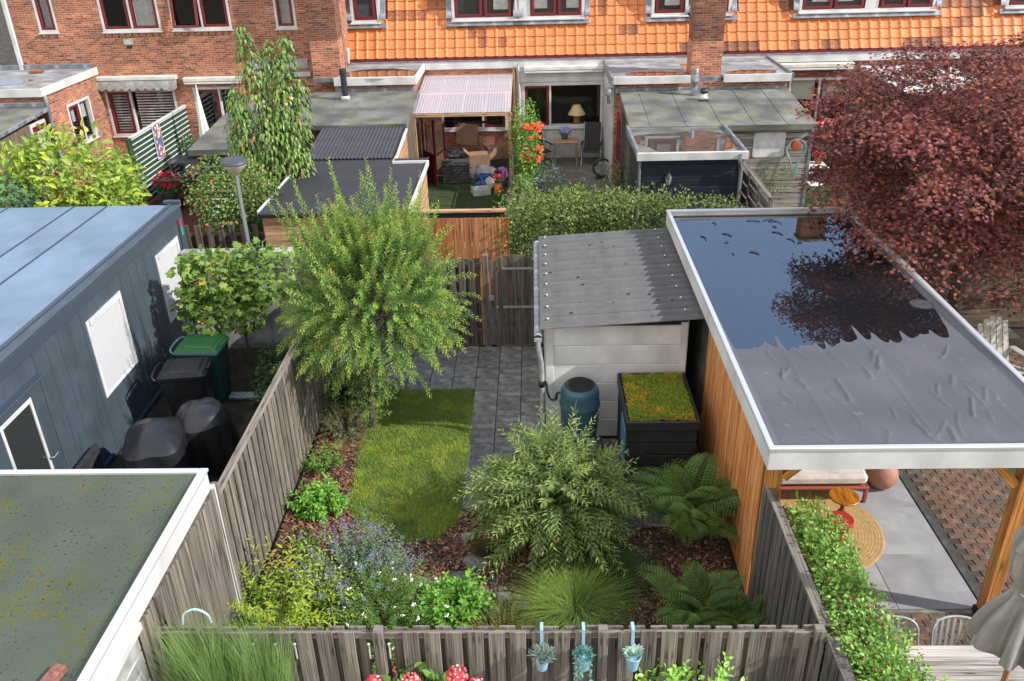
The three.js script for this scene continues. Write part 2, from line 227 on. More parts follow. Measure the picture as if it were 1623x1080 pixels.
{
  const f = thing('board_fence', 'weathered grey-brown board fence nearest the camera, with blue pots hooked over it', 'fence');
  boardFence(f, mats.greyWood, -3.5, 2.46, 1.8, { at: -5.5, posts: [-3.42, -1.43, 0.545, 2.42], cap: false, seedv: 11, railY: [0.3, 1.0, 1.735] });
  const f2 = thing('board_fence', 'weathered grey board fence between the lawn garden and the blue cabin yard', 'fence');
  boardFence(f2, mats.greyWood, -14.2, -7.35, 1.72, { axis: 'z', at: -3.56, pitch: 0.178, bw: 0.128, seedv: 12, capMat: mats.greyWood[1], railY: [0.3, 1.6] });
  const f3 = thing('board_fence', 'dark grey board fence beside the glossy green hedge', 'fence');
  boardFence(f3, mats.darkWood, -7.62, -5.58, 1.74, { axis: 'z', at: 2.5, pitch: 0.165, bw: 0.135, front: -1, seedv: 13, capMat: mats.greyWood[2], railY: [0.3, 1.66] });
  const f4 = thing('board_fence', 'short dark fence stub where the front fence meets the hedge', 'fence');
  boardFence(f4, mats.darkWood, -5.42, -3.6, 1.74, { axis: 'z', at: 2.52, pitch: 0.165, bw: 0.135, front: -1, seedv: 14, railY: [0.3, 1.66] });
  // half-log palisade beneath the green roof
  const pl = thing('log_palisade', 'palisade of weathered half-round logs beneath the white trim of the felt roof', 'palisade'); seed(21);
  for (let z = -5.35, k = 0; z > -7.36; z -= 0.081, k++) { const g = uvm(new THREE.CylinderGeometry(0.040, 0.042, 1, 9), 1, k * 0.13, k * 0.37); const hh = 2.055 + rr(-0.025, 0.015); const m = mesh(pl, 'log', g, pick(mats.greyWood), -3.46 + rr(-0.008, 0.008), hh / 2, z); m.scale.y = hh; m.rotation.x = rr(-0.012, 0.012); }
  bx(pl, 'rail', mats.greyWood[0], -3.52, -3.49, 1.5, 1.58, -7.3, -5.3);
  // gate wall at the end of the path
  const gz = -14.25, bf = thing('board_fence', 'dark weathered board panel beside the arched garden gate', 'fence');
  boardFence(bf, mats.gateWood, -3.5, -0.97, 1.78, { at: gz, pitch: 0.175, bw: 0.12, seedv: 15, cap: false, railY: [0.35, 0.95, 1.66] });
  bx(bf, 'post', mats.gateWood[1], -0.965, -0.86, 0, 1.86, gz - 0.06, gz + 0.06, 0.008); bx(bf, 'copper_strip', M(lin(0.42, 0.16, 0.06), 0.5), -0.99, -0.972, 0.05, 1.7, gz + 0.045, gz + 0.06, 0.003);
  const gt = thing('garden_gate', 'arched dark wooden garden gate with steel strap hinges', 'gate', -0.41, 0, gz); seed(22);
  for (let k = 0; k < 7; k++) { const x = -0.36 + k * 0.12, hh = 1.86 - 0.13 * Math.pow(Math.abs(x) / 0.4, 2); bx(gt, 'board', pick(mats.gateWood), x - 0.056, x + 0.056, 0.05, hh, 0.014 + (k % 2) * 0.012, 0.036 + (k % 2) * 0.012, 0.004, k % 4); }
  bx(gt, 'rail', mats.gateWood[1], -0.42, 0.42, 0.14, 0.21, -0.02, 0.012); bx(gt, 'rail', mats.gateWood[1], -0.42, 0.42, 1.54, 1.61, -0.02, 0.012);
  for (const s of [-1, 1]) { const b = bx(gt, 'brace', mats.gateWood[2], -0.45, 0.45, 0.86, 0.92, -0.02, 0.0105); b.rotation.z = s * 0.95; b.scale.x = 0.85; b.position.z -= s * 0.012; }
  for (const y of [0.84, 1.6]) bx(gt, 'strap_hinge', mats.steel, -0.2, 0.43, y - 0.022, y + 0.022, 0.05, 0.058, 0.002);
  bx(gt, 'latch', mats.steel, -0.46, -0.36, 0.98, 1.08, 0.05, 0.068, 0.004); bx(gt, 'latch_bolt', mats.steel, -0.33, -0.28, 0.82, 0.87, 0.05, 0.062, 0.003); bx(gt, 'sill', mats.gateWood[1], -0.35, 0.45, 0.0, 0.05, 0.01, 0.05, 0.004);
}
// ================= felt-roofed shed, front left =================
{
  const s = thing('felt_shed', 'low shed with grey-green lichen-flecked felt roof and white trim', 'shed');
  const g = new THREE.PlaneGeometry(5.0, 5.2, 60, 60); g.rotateX(-Math.PI / 2); { const p = g.attributes.position; for (let i = 0; i < p.count; i++) { const x = p.getX(i), z = p.getZ(i); const e = Math.max(sstep(2.34, 2.5, x), sstep(-2.42, -2.6, z)); p.setY(i, 0.06 * e + 0.006 * Math.sin(z * 1.9) + 0.010 * Math.exp(-Math.pow((z + 0.95 + 0.02 * Math.sin(x * 2)) / 0.03, 2)) + 0.01 * Math.exp(-Math.pow((z - 0.55) / 0.03, 2)) + 0.012 * (fbm(x * 0.1 + 0.5, z * 0.1 + 0.5, 6, 3, 33) - 0.5)); } }
  mesh(s, 'roof', uvm(g, 2), mats.lichen, -5.98, 2.25, -4.55);
  bx(s, 'fascia', mats.white, -3.475, -3.435, 2.08, 2.30, -7.17, -1.95, 0.004); bx(s, 'trim', mats.alu, -3.51, -3.42, 2.301, 2.335, -7.19, -1.95, 0.006);
  bx(s, 'trim', mats.alu, -8.48, -3.512, 2.301, 2.335, -7.19, -7.12, 0.006); bx(s, 'fascia', mats.white, -8.48, -3.476, 2.10, 2.30, -7.165, -7.13, 0.004);
  bx(s, 'corner_board', mats.white, -3.50, -3.425, 0, 2.075, -7.26, -7.185, 0.004);
  for (let k = 0; k < 13; k++) bx(s, 'siding_board', mats.whiteOld, -3.50 - (k % 2) * 0.003, -3.468, 0.02 + k * 0.16, 0.168 + k * 0.16, -5.30, -1.95, 0.012, k % 4);
  bx(s, 'wall', mats.whiteOld, -8.4, -3.53, 0, 2.10, -7.1, -1.95);
  bx(s, 'ridge_batten', mats.white, -3.433, -3.405, 2.02, 2.10, -5.3, -1.95, 0.004);
  const b = single('loose_brick', 'pinkish red brick lying on the lichen-flecked felt roof', 'brick', cbox(0.10, 0.065, 0.21, 0.006, 1), M(lin(0.50, 0.20, 0.15), 0.9, { map: rep(T.mott, 0.16), bumpMap: rep(T.grain, 0.1), bumpScale: 0.003 }), -3.74, 2.29, -4.55); b.rotation.y = -0.22;
}
// ================= white shed with corrugated roof =================
{
  const s = thing('garden_shed', 'white board shed with grey corrugated roof below the flat-roofed veranda', 'shed'), zf = -11.15;
  const corr = (x0, x1, y0, y1, z0, z1, pitch, amp, dirX, nAcross, nAlong = 24, th = 0.012) => { // wave across z when dirX, else across x
    const n = Math.round((dirX ? Math.abs(z1 - z0) : Math.abs(x1 - x0)) / pitch * 10), pos = []; const L = dirX ? 4 : 4;
    const pt = (i, j, o) => { const a = i / n, b = j / L; const ph = a * (dirX ? Math.abs(z1 - z0) : Math.abs(x1 - x0)) / pitch * 6.28318; const w = amp * Math.sin(ph); return dirX ? [mixn(x0, x1, b), mixn(y0, y1, b) + w + o, mixn(z0, z1, a)] : [mixn(x0, x1, a), mixn(y0, y1, b) + w + o, mixn(z0, z1, b)]; };
    const quad = (a, b, c, d) => pos.push(...a, ...b, ...c, ...a, ...c, ...d);
    for (let i = 0; i < n; i++) { for (let j = 0; j < L; j++) { quad(pt(i, j, 0), pt(i + 1, j, 0), pt(i + 1, j + 1, 0), pt(i, j + 1, 0)); quad(pt(i, j, -th), pt(i, j + 1, -th), pt(i + 1, j + 1, -th), pt(i + 1, j, -th)); } for (const j of [0, L]) quad(pt(i, j, 0), pt(i + 1, j, 0), pt(i + 1, j, -th), pt(i, j, -th)); }
    for (const i of [0, n]) for (let j = 0; j < L; j++) quad(pt(i, j, 0), pt(i, j + 1, 0), pt(i, j + 1, -th), pt(i, j, -th));
    return uvm(flat(pos), dirX ? 0 : 2);
  };
  var corrugated = corr;
  const rm = M(lin(0.145, 0.145, 0.15), 0.85, { map: rep(T.mottSoft, 0.8), bumpMap: rep(T.grain, 0.3), bumpScale: 0.003 });
  const roof = mesh(s, 'corrugated_roof', corr(0.05, 2.42, 2.07, 2.21, -14.5, -10.85, 0.208, 0.034, true), rm);
  { seed(33); const l = []; for (let k = 0; k < 46; k++) { const x = rr(0.2, 2.2), z = rr(-14.2, -11.0), g = new THREE.IcosahedronGeometry(rr(0.006, 0.022), 1); g.scale(1.3, 0.6, 1); l.push(at(g, x, mixn(2.07, 2.21, (x - 0.05) / 2.37) + 0.034 * Math.sin((z + 14.5) / 0.208 * 6.28318) + 0.004, z)); } mesh(roof, 'moss_bits', merge(l), M(lin(0.035, 0.035, 0.03), 0.95)).userData = { kind: 'stuff' }; }
  const sg = new THREE.SphereGeometry(0.016, 8, 6); seed(31);
  for (let k = 0; k < 18; k++) { const x = k % 2 ? 2.12 : 0.16, z = -14.45 + Math.floor(k / 2) * 0.416 + 0.05; mesh(roof, 'screw_cap', sg, mats.whitePaint, x, mixn(2.07, 2.21, (x - 0.05) / 2.37) + 0.036, z); }
  bx(s, 'side_wall', mats.whitePaint, 0.13, 0.18, 0, 1.9, -14.3, zf - 0.05, 0.004); bx(s, 'side_wall', mats.whitePaint, 2.17, 2.22, 0, 2.05, -14.3, zf - 0.05, 0.004); bx(s, 'back_wall', mats.whitePaint, 0.19, 2.16, 0, 1.88, -14.3, -14.25, 0.004);
  for (let k = 0; k < 6; k++) bx(s, 'wall_board', mats.whitePaint, 0.24, 2.10, 0.02 + k * 0.32, 0.334 + k * 0.32, zf - 0.045, zf - 0.012, 0.009, k % 4);
  bx(s, 'corner_board', mats.whitePaint, 0.13, 0.245, 0, 1.93, zf - 0.04, zf + 0.004, 0.004); bx(s, 'corner_board', mats.whitePaint, 2.095, 2.2, 0, 1.99, zf - 0.04, zf + 0.004, 0.004);
  bx(s, 'roof_batten', mats.blackRough, 0.14, 2.2, 1.945, 2.03, zf - 0.05, zf - 0.006); { const b = bx(s, 'roof_batten', mats.blackRough, 0.2, 2.22, 2.02, 2.07, zf - 0.10, zf - 0.055); b.rotation.z = 0.06; b.position.y += 0.05; }
  const gut = new THREE.CylinderGeometry(0.055, 0.055, 3.7, 16, 1, true, Math.PI / 2, Math.PI); gut.rotateX(Math.PI / 2); gut.rotateZ(Math.PI / 2 * 0); const gm = M(lin(0.62, 0.64, 0.65), 0.5, { map: rep(T.mott, 0.7), side: THREE.DoubleSide });
  const gq = []; for (const r of [0.055, 0.049]) { const c = new THREE.CylinderGeometry(r, r, 3.75, 14, 1, true, Math.PI / 2, Math.PI); c.rotateX(Math.PI / 2); gq.push(uvm(c, 2)); }
  const g2 = mesh(s, 'gutter', merge(gq), gm, 0.015, 1.925, -12.7); bx(s, 'gutter_end', gm, -0.04, 0.07, 1.865, 1.925, -10.835, -10.822, 0.003);
  mesh(s, 'downpipe', uvm(tube([[0.015, 1.88, -10.92], [0.02, 1.7, -10.95], [0.06, 1.4, -11.02], [0.07, 1.0, -11.04], [0.07, 0.05, -11.04]], 0.036, 30, 12), 1), gm);
  const col = mesh(s, 'filler_collar', lathe([[0.0, -0.05], [0.05, -0.05], [0.055, 0], [0.05, 0.05], [0, 0.05]], 16), mats.black, 0.068, 1.06, -11.035);
  mesh(s, 'filler_hose', tube([[0.11, 1.1, -11.0], [0.13, 1.12, -10.97], [0.15, 0.95, -10.93], [0.2, 0.86, -10.9], [0.27, 0.88, -10.88], [0.29, 1.0, -10.85], [0.36, 1.02, -10.82]], 0.018, 30, 8), mats.black);
  const b = thing('rain_barrel', 'blue-green plastic rain barrel with black grid lid by the white shed', 'barrel', 0.62, 0, -10.78), bm = P(lin(0.055, 0.135, 0.18), 0.42, { map: rep(T.mottSoft, 0.6) });
  mesh(b, 'body', lathe([[0, 0.0], [0.21, 0.0], [0.23, 0.04], [0.275, 0.55], [0.285, 0.83], [0.30, 0.85], [0.30, 0.90], [0.282, 0.92], [0.284, 1.06], [0.272, 1.12], [0.245, 1.16], [0.215, 1.175], [0.20, 1.165], [0, 1.165]], 40), bm);
  const lid = mesh(b, 'lid', lathe([[0, 1.166], [0.205, 1.166], [0.212, 1.178], [0.205, 1.192], [0.19, 1.19], [0.185, 1.182], [0, 1.184]], 40), mats.blackRough);
  const hg = new THREE.CylinderGeometry(0.0085, 0.0085, 0.004, 6); for (let i = -7; i <= 7; i++) for (let j = -7; j <= 7; j++) { const x = (i + (j & 1) * 0.5) * 0.024, z = j * 0.022; if (Math.hypot(x, z) < 0.165) mesh(lid, 'vent_hole', hg, mats.black, x, 1.186, z); }
}
// ================= compost box with moss roof =================
{
  const c = thing('compost_box', 'black slatted compost box topped with a tray of yellow-green moss', 'compost bin', 1.69, 0, -10.42);
  for (const [x0, x1, z0, z1] of [[-0.47, 0.47, 0.62, 0.65], [-0.47, 0.47, -0.65, -0.62], [-0.48, -0.45, -0.617, 0.617], [0.45, 0.48, -0.617, 0.617]]) for (let k = 0; k < 5; k++) bx(c, 'slat', mats.blackRough, x0, x1, 0.04 + k * 0.2, 0.225 + k * 0.2, z0, z1, 0.006, k % 4);
  for (const sx of [-1, 1]) for (const sz of [-1, 1]) bx(c, 'post', mats.blackRough, sx * 0.445 - 0.02, sx * 0.445 + 0.02, 0, 1.02, sz * 0.61 - 0.02 - sz * 0.02, sz * 0.61 + 0.02 - sz * 0.02);
  const tray = bx(c, 'moss_tray', mats.blackRough, -0.49, 0.49, 1.045, 1.09, -0.67, 0.67, 0.01);
  for (const [x0, x1, z0, z1] of [[-0.5, 0.5, 0.64, 0.68], [-0.5, 0.5, -0.68, -0.64], [-0.5, -0.46, -0.637, 0.637], [0.46, 0.5, -0.637, 0.637]]) bx(c, 'tray_rim', mats.black, x0, x1, 1.04, 1.19, z0, z1, 0.01);
  bx(c, 'compost', soilMat, -0.44, 0.44, 0.02, 0.7, -0.61, 0.61);
  bx(c, 'blue_board', M(lin(0.07, 0.20, 0.30), 0.5), -0.505, -0.485, 0.3, 1.0, 0.1, 0.6, 0.004);
  var compost = c;
}
// ================= timber veranda with flat rubber roof =================
{
  const v = thing('garden_veranda', 'timber veranda with flat black rubber roof, rain puddle and white fascia', 'veranda');
  const X0 = 2.3, X1 = 5.44, Z0 = -14.37, Z1 = -7.08, top = 2.6, wl = 2.512;
  seed(41); const wr = []; for (let i = 0; i < 34; i++) { const z = rr(-9.4, -7.3), x = rr(2.6, 5.2), a = rr(-0.6, 0.6), L = rr(0.15, 0.5), pts = []; let px = x, pz = z, an = a; for (let k = 0; k < 30; k++) { pts.push([px, pz]); px += Math.sin(an) * L / 29; pz += Math.cos(an) * L / 29; an += rr(-0.09, 0.09); } wr.push([pts, rr(0.007, 0.018), rr(0.014, 0.032)]); }
  const rid = [[2.66, 0.001], [2.84, 0.002], [3.02, 0.006], [3.24, 0.0015], [3.43, 0.003], [3.58, 0.002], [3.8, 0.0012], [4.04, 0.007], [4.22, 0.002], [4.4, 0.0015], [4.6, 0.0025], [4.8, 0.001], [4.97, 0.003]];
  const hgt = (x, z) => {
    let h = wl + 0.0165 * (z + 9.42) + 0.004 * (x - 3.9) * 0.5;
    h += 0.012 * sstep(5.12, 5.36, x) + 0.010 * sstep(-13.95, -14.25, z) * sstep(4.4, 2.5, x);
    for (const [c, a] of rid) { const cc = c + 0.012 * Math.sin(z * 1.7 + c * 9), d = (x - cc) / (a > 0.008 ? 0.011 : 0.03); if (Math.abs(d) < 4) h += a * (0.35 + 0.65 * sstep(-11.5, -9.4, z)) * Math.exp(-d * d); }
    h += 0.012 * (fbm(x / 4, z / 8 + 3, 9, 3, 44, 12) - 0.5);
    if (z > -9.9) for (const [pts, a, w] of wr) { let m = 9; for (const [px, pz] of pts) m = Math.min(m, Math.hypot(x - px, (z - pz) * 0.9)); const q = m / w; if (q < 3) h += a * Math.exp(-q * q); }
    const e = Math.min(x - X0 - 0.05, X1 - 0.05 - x, z - Z0 - 0.05, Z1 - 0.05 - z); h += 0.038 * sstep(0.09, 0.0, e);
    return h;
  };
  const w = X1 - X0 - 0.1, d = Z1 - Z0 - 0.1, g = new THREE.PlaneGeometry(w, d, 190, 330); g.rotateX(-Math.PI / 2); g.translate((X0 + X1) / 2, 0, (Z0 + Z1) / 2);
  const p = g.attributes.position; for (let i = 0; i < p.count; i++) p.setY(i, hgt(p.getX(i), p.getZ(i))); g.computeVertexNormals();
  { const uv = g.attributes.uv; for (let i = 0; i < p.count; i++) uv.setXY(i, p.getX(i), p.getZ(i)); }
  const roof = mesh(v, 'rubber_roof', g, mats.epdm);
  mesh(roof, 'rain_puddle', plane(X0 + 0.09, X1 - 0.09, Z0 + 0.09, -8.6, wl), P(lin(0.010, 0.011, 0.013), 0.015, { ior: 2.33 }));
  mesh(roof, 'roof_drain', lathe([[0, 0.0], [0.03, 0.0], [0.035, 0.012], [0.06, 0.014], [0.13, 0.006], [0.15, 0.0]], 28), M(lin(0.05, 0.05, 0.055), 0.5), 5.18, wl + 0.002, -10.55);
  seed(43); const tw = M(lin(0.035, 0.03, 0.025), 0.8); for (let i = 0; i < 17; i++) { const x = rr(2.6, 4.3), z = rr(-14.0, -12.2), a = rr(-1, 1), L = rr(0.06, 0.24), y = wl + 0.004; mesh(roof, 'twig', tube([[x, y, z], [x + Math.cos(a) * L * 0.5, y + 0.01, z + Math.sin(a) * L * 0.4], [x + Math.cos(a + 0.4) * L, y, z + Math.sin(a + 0.4) * L]], rr(0.004, 0.009), 6, 5), tw); }
  const ft = top - 0.045; // fascia boards and metal coping
  bx(v, 'fascia', mats.white, X0, X1, 2.33, ft, Z1 - 0.03, Z1, 0.003); bx(v, 'fascia', mats.white, X0, X1, 2.33, ft, Z0, Z0 + 0.03, 0.003);
  bx(v, 'fascia', mats.white, X0, X0 + 0.03, 2.33, ft, Z0 + 0.032, Z1 - 0.032, 0.003); bx(v, 'fascia', mats.white, X1 - 0.03, X1, 2.33, ft, Z0 + 0.032, Z1 - 0.032, 0.003);
  const cp = (x0, x1, z0, z1) => bx(v, 'coping', mats.alu, x0, x1, ft + 0.001, top, z0, z1, 0.008);
  cp(X0 - 0.012, X1 + 0.012, Z1 - 0.05, Z1 + 0.012); cp(X0 - 0.012, X1 + 0.012, Z0 - 0.012, Z0 + 0.05); cp(X0 - 0.012, X0 + 0.05, Z0 + 0.052, Z1 - 0.052); cp(X1 - 0.05, X1 + 0.012, Z0 + 0.052, Z1 - 0.052);
  bx(v, 'roof_deck', mats.paleWood[1], X0 + 0.04, X1 - 0.04, 2.40, 2.43, Z0 + 0.04, Z1 - 0.04, 0.004, 0, 2);
  for (let k = 0; k < 8; k++) bx(v, 'rafter', mats.paleWood[0], X0 + 0.05, X1 - 0.05, 2.27, 2.40, Z0 + 0.5 + k * 0.9, Z0 + 0.58 + k * 0.9, 0.004, k % 4);
  const post = (x, z, base) => { bx(v, 'post', mats.oakPost, x - 0.075, x + 0.075, base ? 0.09 : 0, 2.27, z - 0.075, z + 0.075, 0.008, 1); if (base) bx(v, 'post_base', mats.black, x - 0.095, x + 0.095, 0, 0.09, z - 0.095, z + 0.095, 0.006); };
  post(5.12, -7.42, true); post(2.54, -7.6, false); post(5.12, -14.1, true);
  const brace = (x, z, dx) => { const b = bx(v, 'brace', mats.oakPost, x - 0.05, x + 0.05, 1.9, 2.42, z - 0.04, z + 0.04, 0.006, 2); b.rotation.z = -dx * 0.78; b.position.x += dx * 0.2; b.position.y -= 0.1; };
  brace(2.62, -7.58, 1); brace(5.05, -7.42, -1);
  bx(v, 'beam', mats.oakPost, 2.47, 5.3, 2.28, 2.40, -7.36, -7.26, 0.006); bx(v, 'beam', mats.oakPost, 5.08, 5.2, 2.14, 2.268, -14.0, -7.5, 0.006);
  seed(45); for (let z = -7.74, k = 0; z > -10.9; z -= 0.142, k++) bx(v, 'cladding_board', pick(mats.larch), 2.455, 2.48 + (k % 2) * 0.003, 0.03, 2.39, z - 0.138, z, 0.004, k % 5, 1);
  bx(v, 'rear_wall', M(lin(0.135, 0.125, 0.118), 0.9, { map: rep(T.mott, 1.0), bumpMap: rep(T.grain, 0.4), bumpScale: 0.004 }), 2.44, 2.54, 0, 2.36, -14.3, -10.93, 0.006);
  bx(v, 'lining_wall', mats.cream, 2.56, 2.62, 0, 2.26, -10.9, -7.8, 0.004);
  bx(v, 'back_wall', mats.brownWood[0], 2.6, 4.9, 0, 2.26, -14.2, -14.12, 0.004);
  // floor: big grey tiles with dark kerb, brick paving round about
  const fl = struct('patio_floor', plane(2.62, 5.2, -14.1, -7.46, 0.006), M(lin(0.16, 0.16, 0.16), 0.9)); seed(47);
  const ft2 = [0.36, 0.385, 0.335].map(a => M(lin(a, a * 1.0, a * 1.005), 0.7, { map: rep(T.mottSoft, 1.1) }));
  for (let c = 0; c < 3; c++) for (let k = 0; k < 7; k++) { const x0 = 2.62 + [0, 0.64, 1.56][c], x1 = 2.62 + [0.64, 1.56, 2.52][c], z1 = -7.50 - k * 0.93; bx(fl, 'floor_tile', ft2[(c + k * 2) % 3], x0 + 0.003, x1 - 0.003, -0.01, 0.03, Math.max(z1 - 0.927, -14.1), z1, 0.003, (c * 3 + k) % 5); }
  bx(fl, 'kerb', M(lin(0.10, 0.105, 0.11), 0.8, { map: rep(T.mott, 0.5) }), 5.15, 5.22, -0.02, 0.038, -14.1, -7.52, 0.005); bx(fl, 'kerb', M(lin(0.3, 0.27, 0.24), 0.85, { map: rep(T.mott, 0.5) }), 2.62, 5.0, -0.02, 0.028, -7.49, -7.44, 0.005);
  const pv = struct('brick_paving', plane(2.6, 9, -14.2, -3, -0.002), M(lin(0.10, 0.085, 0.07), 0.95, { map: rep(T.mott, 0.4) }));
  const pm = [[0.26, 0.155, 0.10], [0.33, 0.20, 0.125], [0.22, 0.145, 0.10], [0.30, 0.165, 0.11], [0.24, 0.18, 0.13]].map(c => M(lin(...c), 0.92, { map: rep(T.mott, 0.3), bumpMap: rep(T.grain, 0.15), bumpScale: 0.003 }));
  const bg = [0, 1, 2].map(i => cbox(0.198, 0.05, 0.094, 0.007, i)), far = []; let np = 0; seed(48);
  for (let r = 0; r < 112; r++) for (let c = 0; c < 32; c++) {
    const z = -3.2 - r * 0.1, x = 2.75 + c * 0.205 + (r % 2) * 0.1; if (x > 8.6 || (z < -7.4 && x < 5.33)) continue;
    const near = (z > -7.8 && z < -6.15 && x > 3.3 && x < 5.7) || (x < 6.7 && z < -7.3 && z > -10.2);
    const y = -0.016 + rr(-0.003, 0.004), tl = [rr(-0.009, 0.009), rr(-0.009, 0.009)];
    if (near && np < 300) { np++; const m = mesh(pv, 'paving_brick', bg[np % 3], pick(pm), x, y, z); m.rotation.set(tl[0], 0, tl[1]); } else { far.push([at(bg[(r + c) % 3], x, y, z, tl[0], 0, tl[1]), Math.floor(rnd() * 5)]); }
  }
  for (let k = 0; k < 5; k++) { const l = far.filter(f => f[1] === k).map(f => f[0]); const m = mesh(pv, 'paving_brick_field', merge(l), pm[k]); m.userData = { kind: 'stuff' }; }
  struct('side_lawn', plane(6.75, 12, -12, -3, 0.02), M(lin(0.05, 0.085, 0.02), 0.95, { map: rep(T.mott, 0.5) }));
}
// furniture beneath the veranda roof
{
  const so = thing('garden_sofa', 'low terracotta-framed garden sofa with cream cushions under the veranda', 'sofa', 3.86, 0.03, -9.85), fr = M(lin(0.27, 0.055, 0.03), 0.5), cu = M(lin(0.72, 0.67, 0.60), 0.95, { map: rep(T.mottSoft, 0.6), bumpMap: rep(T.grain, 0.1), bumpScale: 0.002 });
  bx(so, 'frame', fr, -0.62, 0.62, 0.22, 0.27, -0.4, 0.4, 0.015); for (const x of [-0.59, 0.59]) for (const z of [-0.37, 0.37]) bx(so, 'leg', fr, x - 0.025, x + 0.025, 0, 0.22, z - 0.025, z + 0.025, 0.008);
  const cg = cbox(1.2, 0.17, 0.76, 0.05); mesh(so, 'seat_cushion', cg, cu, 0, 0.36, 0.0); const bc = mesh(so, 'back_cushion', cbox(1.2, 0.42, 0.16, 0.05), cu, 0, 0.62, -0.34); bc.rotation.x = -0.18; bx(so, 'back_rail', fr, -0.62, 0.62, 0.6, 0.66, -0.48, -0.44, 0.012); for (const x of [-0.6, 0.6]) bx(so, 'arm', fr, x - 0.02, x + 0.02, 0.27, 0.55, -0.46, -0.1, 0.01);
  const rugM = M(lin(0.64, 0.42, 0.18), 0.95, { map: rep(T.mottSoft, 0.22), bumpMap: rep(T.grain, 0.2), bumpScale: 0.006 });
  const rp = []; for (let r = 0; r <= 44; r++) rp.push([r * 0.02, 0.008 + 0.003 * Math.abs(Math.sin(r * 1.5708))]); rp.push([0.89, 0.0]);
  single('round_rug', 'round braided jute rug on the grey tiles', 'rug', uvm(lathe(rp, 64), 0), rugM, 3.6, 0.032, -8.95);
  const st = thing('side_table', 'round orange-topped wooden side table on the jute rug', 'side table', 3.96, 0.045, -8.99); mesh(st, 'table_top', uvm(lathe([[0, 0.44], [0.175, 0.44], [0.192, 0.45], [0.192, 0.465], [0.185, 0.472], [0, 0.472]], 40), 2), M(lin(0.62, 0.24, 0.025), 0.42, { map: rep(T.wood, 0.5, 0.5) }));
  mesh(st, 'stem', lathe([[0, 0], [0.11, 0], [0.12, 0.015], [0.09, 0.04], [0.035, 0.09], [0.03, 0.14], [0.055, 0.18], [0.06, 0.21], [0.03, 0.26], [0.025, 0.32], [0.05, 0.36], [0.055, 0.39], [0.03, 0.44], [0, 0.44]], 24), M(lin(0.17, 0.045, 0.02), 0.4));
  const rs = thing('stool', 'round red drum stool in front of the orange side table', 'stool', 3.8, 0.045, -8.61), rd = M(lin(0.36, 0.028, 0.02), 0.5); mesh(rs, 'seat', lathe([[0, 0.29], [0.10, 0.27], [0.155, 0.30], [0.162, 0.34], [0.162, 0.405], [0.155, 0.415], [0.146, 0.408], [0, 0.406]], 40), rd); mesh(rs, 'base', lathe([[0, 0], [0.10, 0], [0.106, 0.01], [0.095, 0.12], [0.09, 0.285], [0, 0.285]], 32), rd);
  const vs = thing('terracotta_vase', 'round terracotta vase beside the garden sofa', 'vase', 4.8, 0.03, -9.85); mesh(vs, 'body', lathe([[0, 0], [0.09, 0], [0.15, 0.04], [0.205, 0.13], [0.215, 0.2], [0.205, 0.27], [0.16, 0.35], [0.10, 0.385], [0.09, 0.40], [0.105, 0.42], [0.09, 0.425], [0.075, 0.40], [0.07, 0.36], [0, 0.34]], 36), M(lin(0.45, 0.21, 0.14), 0.6, { map: rep(T.mottSoft, 0.4) }));
  // dining table, chairs, closed parasol
  const tb = thing('garden_table', 'long weathered white-grey plank table under the closed parasol', 'table', 0, 0, 0); seed(51);
  for (let k = 0; k < 5; k++) bx(tb, 'plank', mats.tableWood[k % 2], 3.3, 5.6, 0.71, 0.75 + rr(-0.001, 0.002), -6.28 + k * 0.212, -6.28 + k * 0.212 + 0.207, 0.005, k, 0);
  for (const x of [3.45, 5.45]) for (const z of [-6.2, -5.32]) bx(tb, 'leg', mats.tableWood[1], x - 0.04, x + 0.04, 0, 0.66, z - 0.04, z + 0.04); bx(tb, 'apron', mats.tableWood[1], 3.4, 5.5, 0.661, 0.709, -6.22, -5.28);
  const cm = M(lin(0.33, 0.37, 0.36), 0.45, { metalness: 0.15 });
  const chair = (x, z, label) => { const c = thing('slatted_chair', label, 'chair', x, 0, z, 'slatted chairs along the far side of the plank table');
    const a = 0.245, arc = k => [Math.sin(k) * a, 0, -Math.cos(k) * 0.10];
    mesh(c, 'back_frame', tube([[-a, 0.42, 0.1], [-a, 0.62, -0.02], [-a * 0.95, 0.78, -0.07], [-a * 0.7, 0.84, -0.11], [0, 0.86, -0.14], [a * 0.7, 0.84, -0.11], [a * 0.95, 0.78, -0.07], [a, 0.62, -0.02], [a, 0.42, 0.1]], 0.013, 48, 8), cm);
    for (let k = -3; k <= 3; k++) { const xx = k * 0.064, q = 1 - Math.pow(k / 4.2, 2); mesh(c, 'back_slat', at(merge([cbox(0.030, 0.44, 0.008, 0.003)]), 0, 0, 0), cm, xx, 0.64, -0.04 - 0.065 * q).rotation.x = -0.16; }
    for (let k = 0; k < 7; k++) bx(c, 'seat_slat', cm, -0.22, 0.22, 0.44, 0.452, 0.0 + k * 0.06, 0.045 + k * 0.06, 0.003);
    for (const s of [-1, 1]) { mesh(c, 'leg', tube([[s * 0.23, 0.44, 0.0], [s * 0.25, 0.2, -0.05], [s * 0.26, 0.0, -0.09]], 0.012, 8, 8), cm); mesh(c, 'leg', tube([[s * 0.23, 0.44, 0.4], [s * 0.25, 0.2, 0.43], [s * 0.26, 0.0, 0.45]], 0.012, 8, 8), cm); mesh(c, 'seat_rail', tube([[s * 0.23, 0.437, -0.02], [s * 0.23, 0.437, 0.44]], 0.011, 4, 8), cm); } };
  chair(4.25, -6.42, 'grey-green slatted chair between the hedge and the parasol'); chair(3.62, -6.42, 'grey-green slatted chair half hidden by the hedge and silver plant'); chair(5.02, -6.42, 'grey-green slatted chair just beyond the closed parasol');
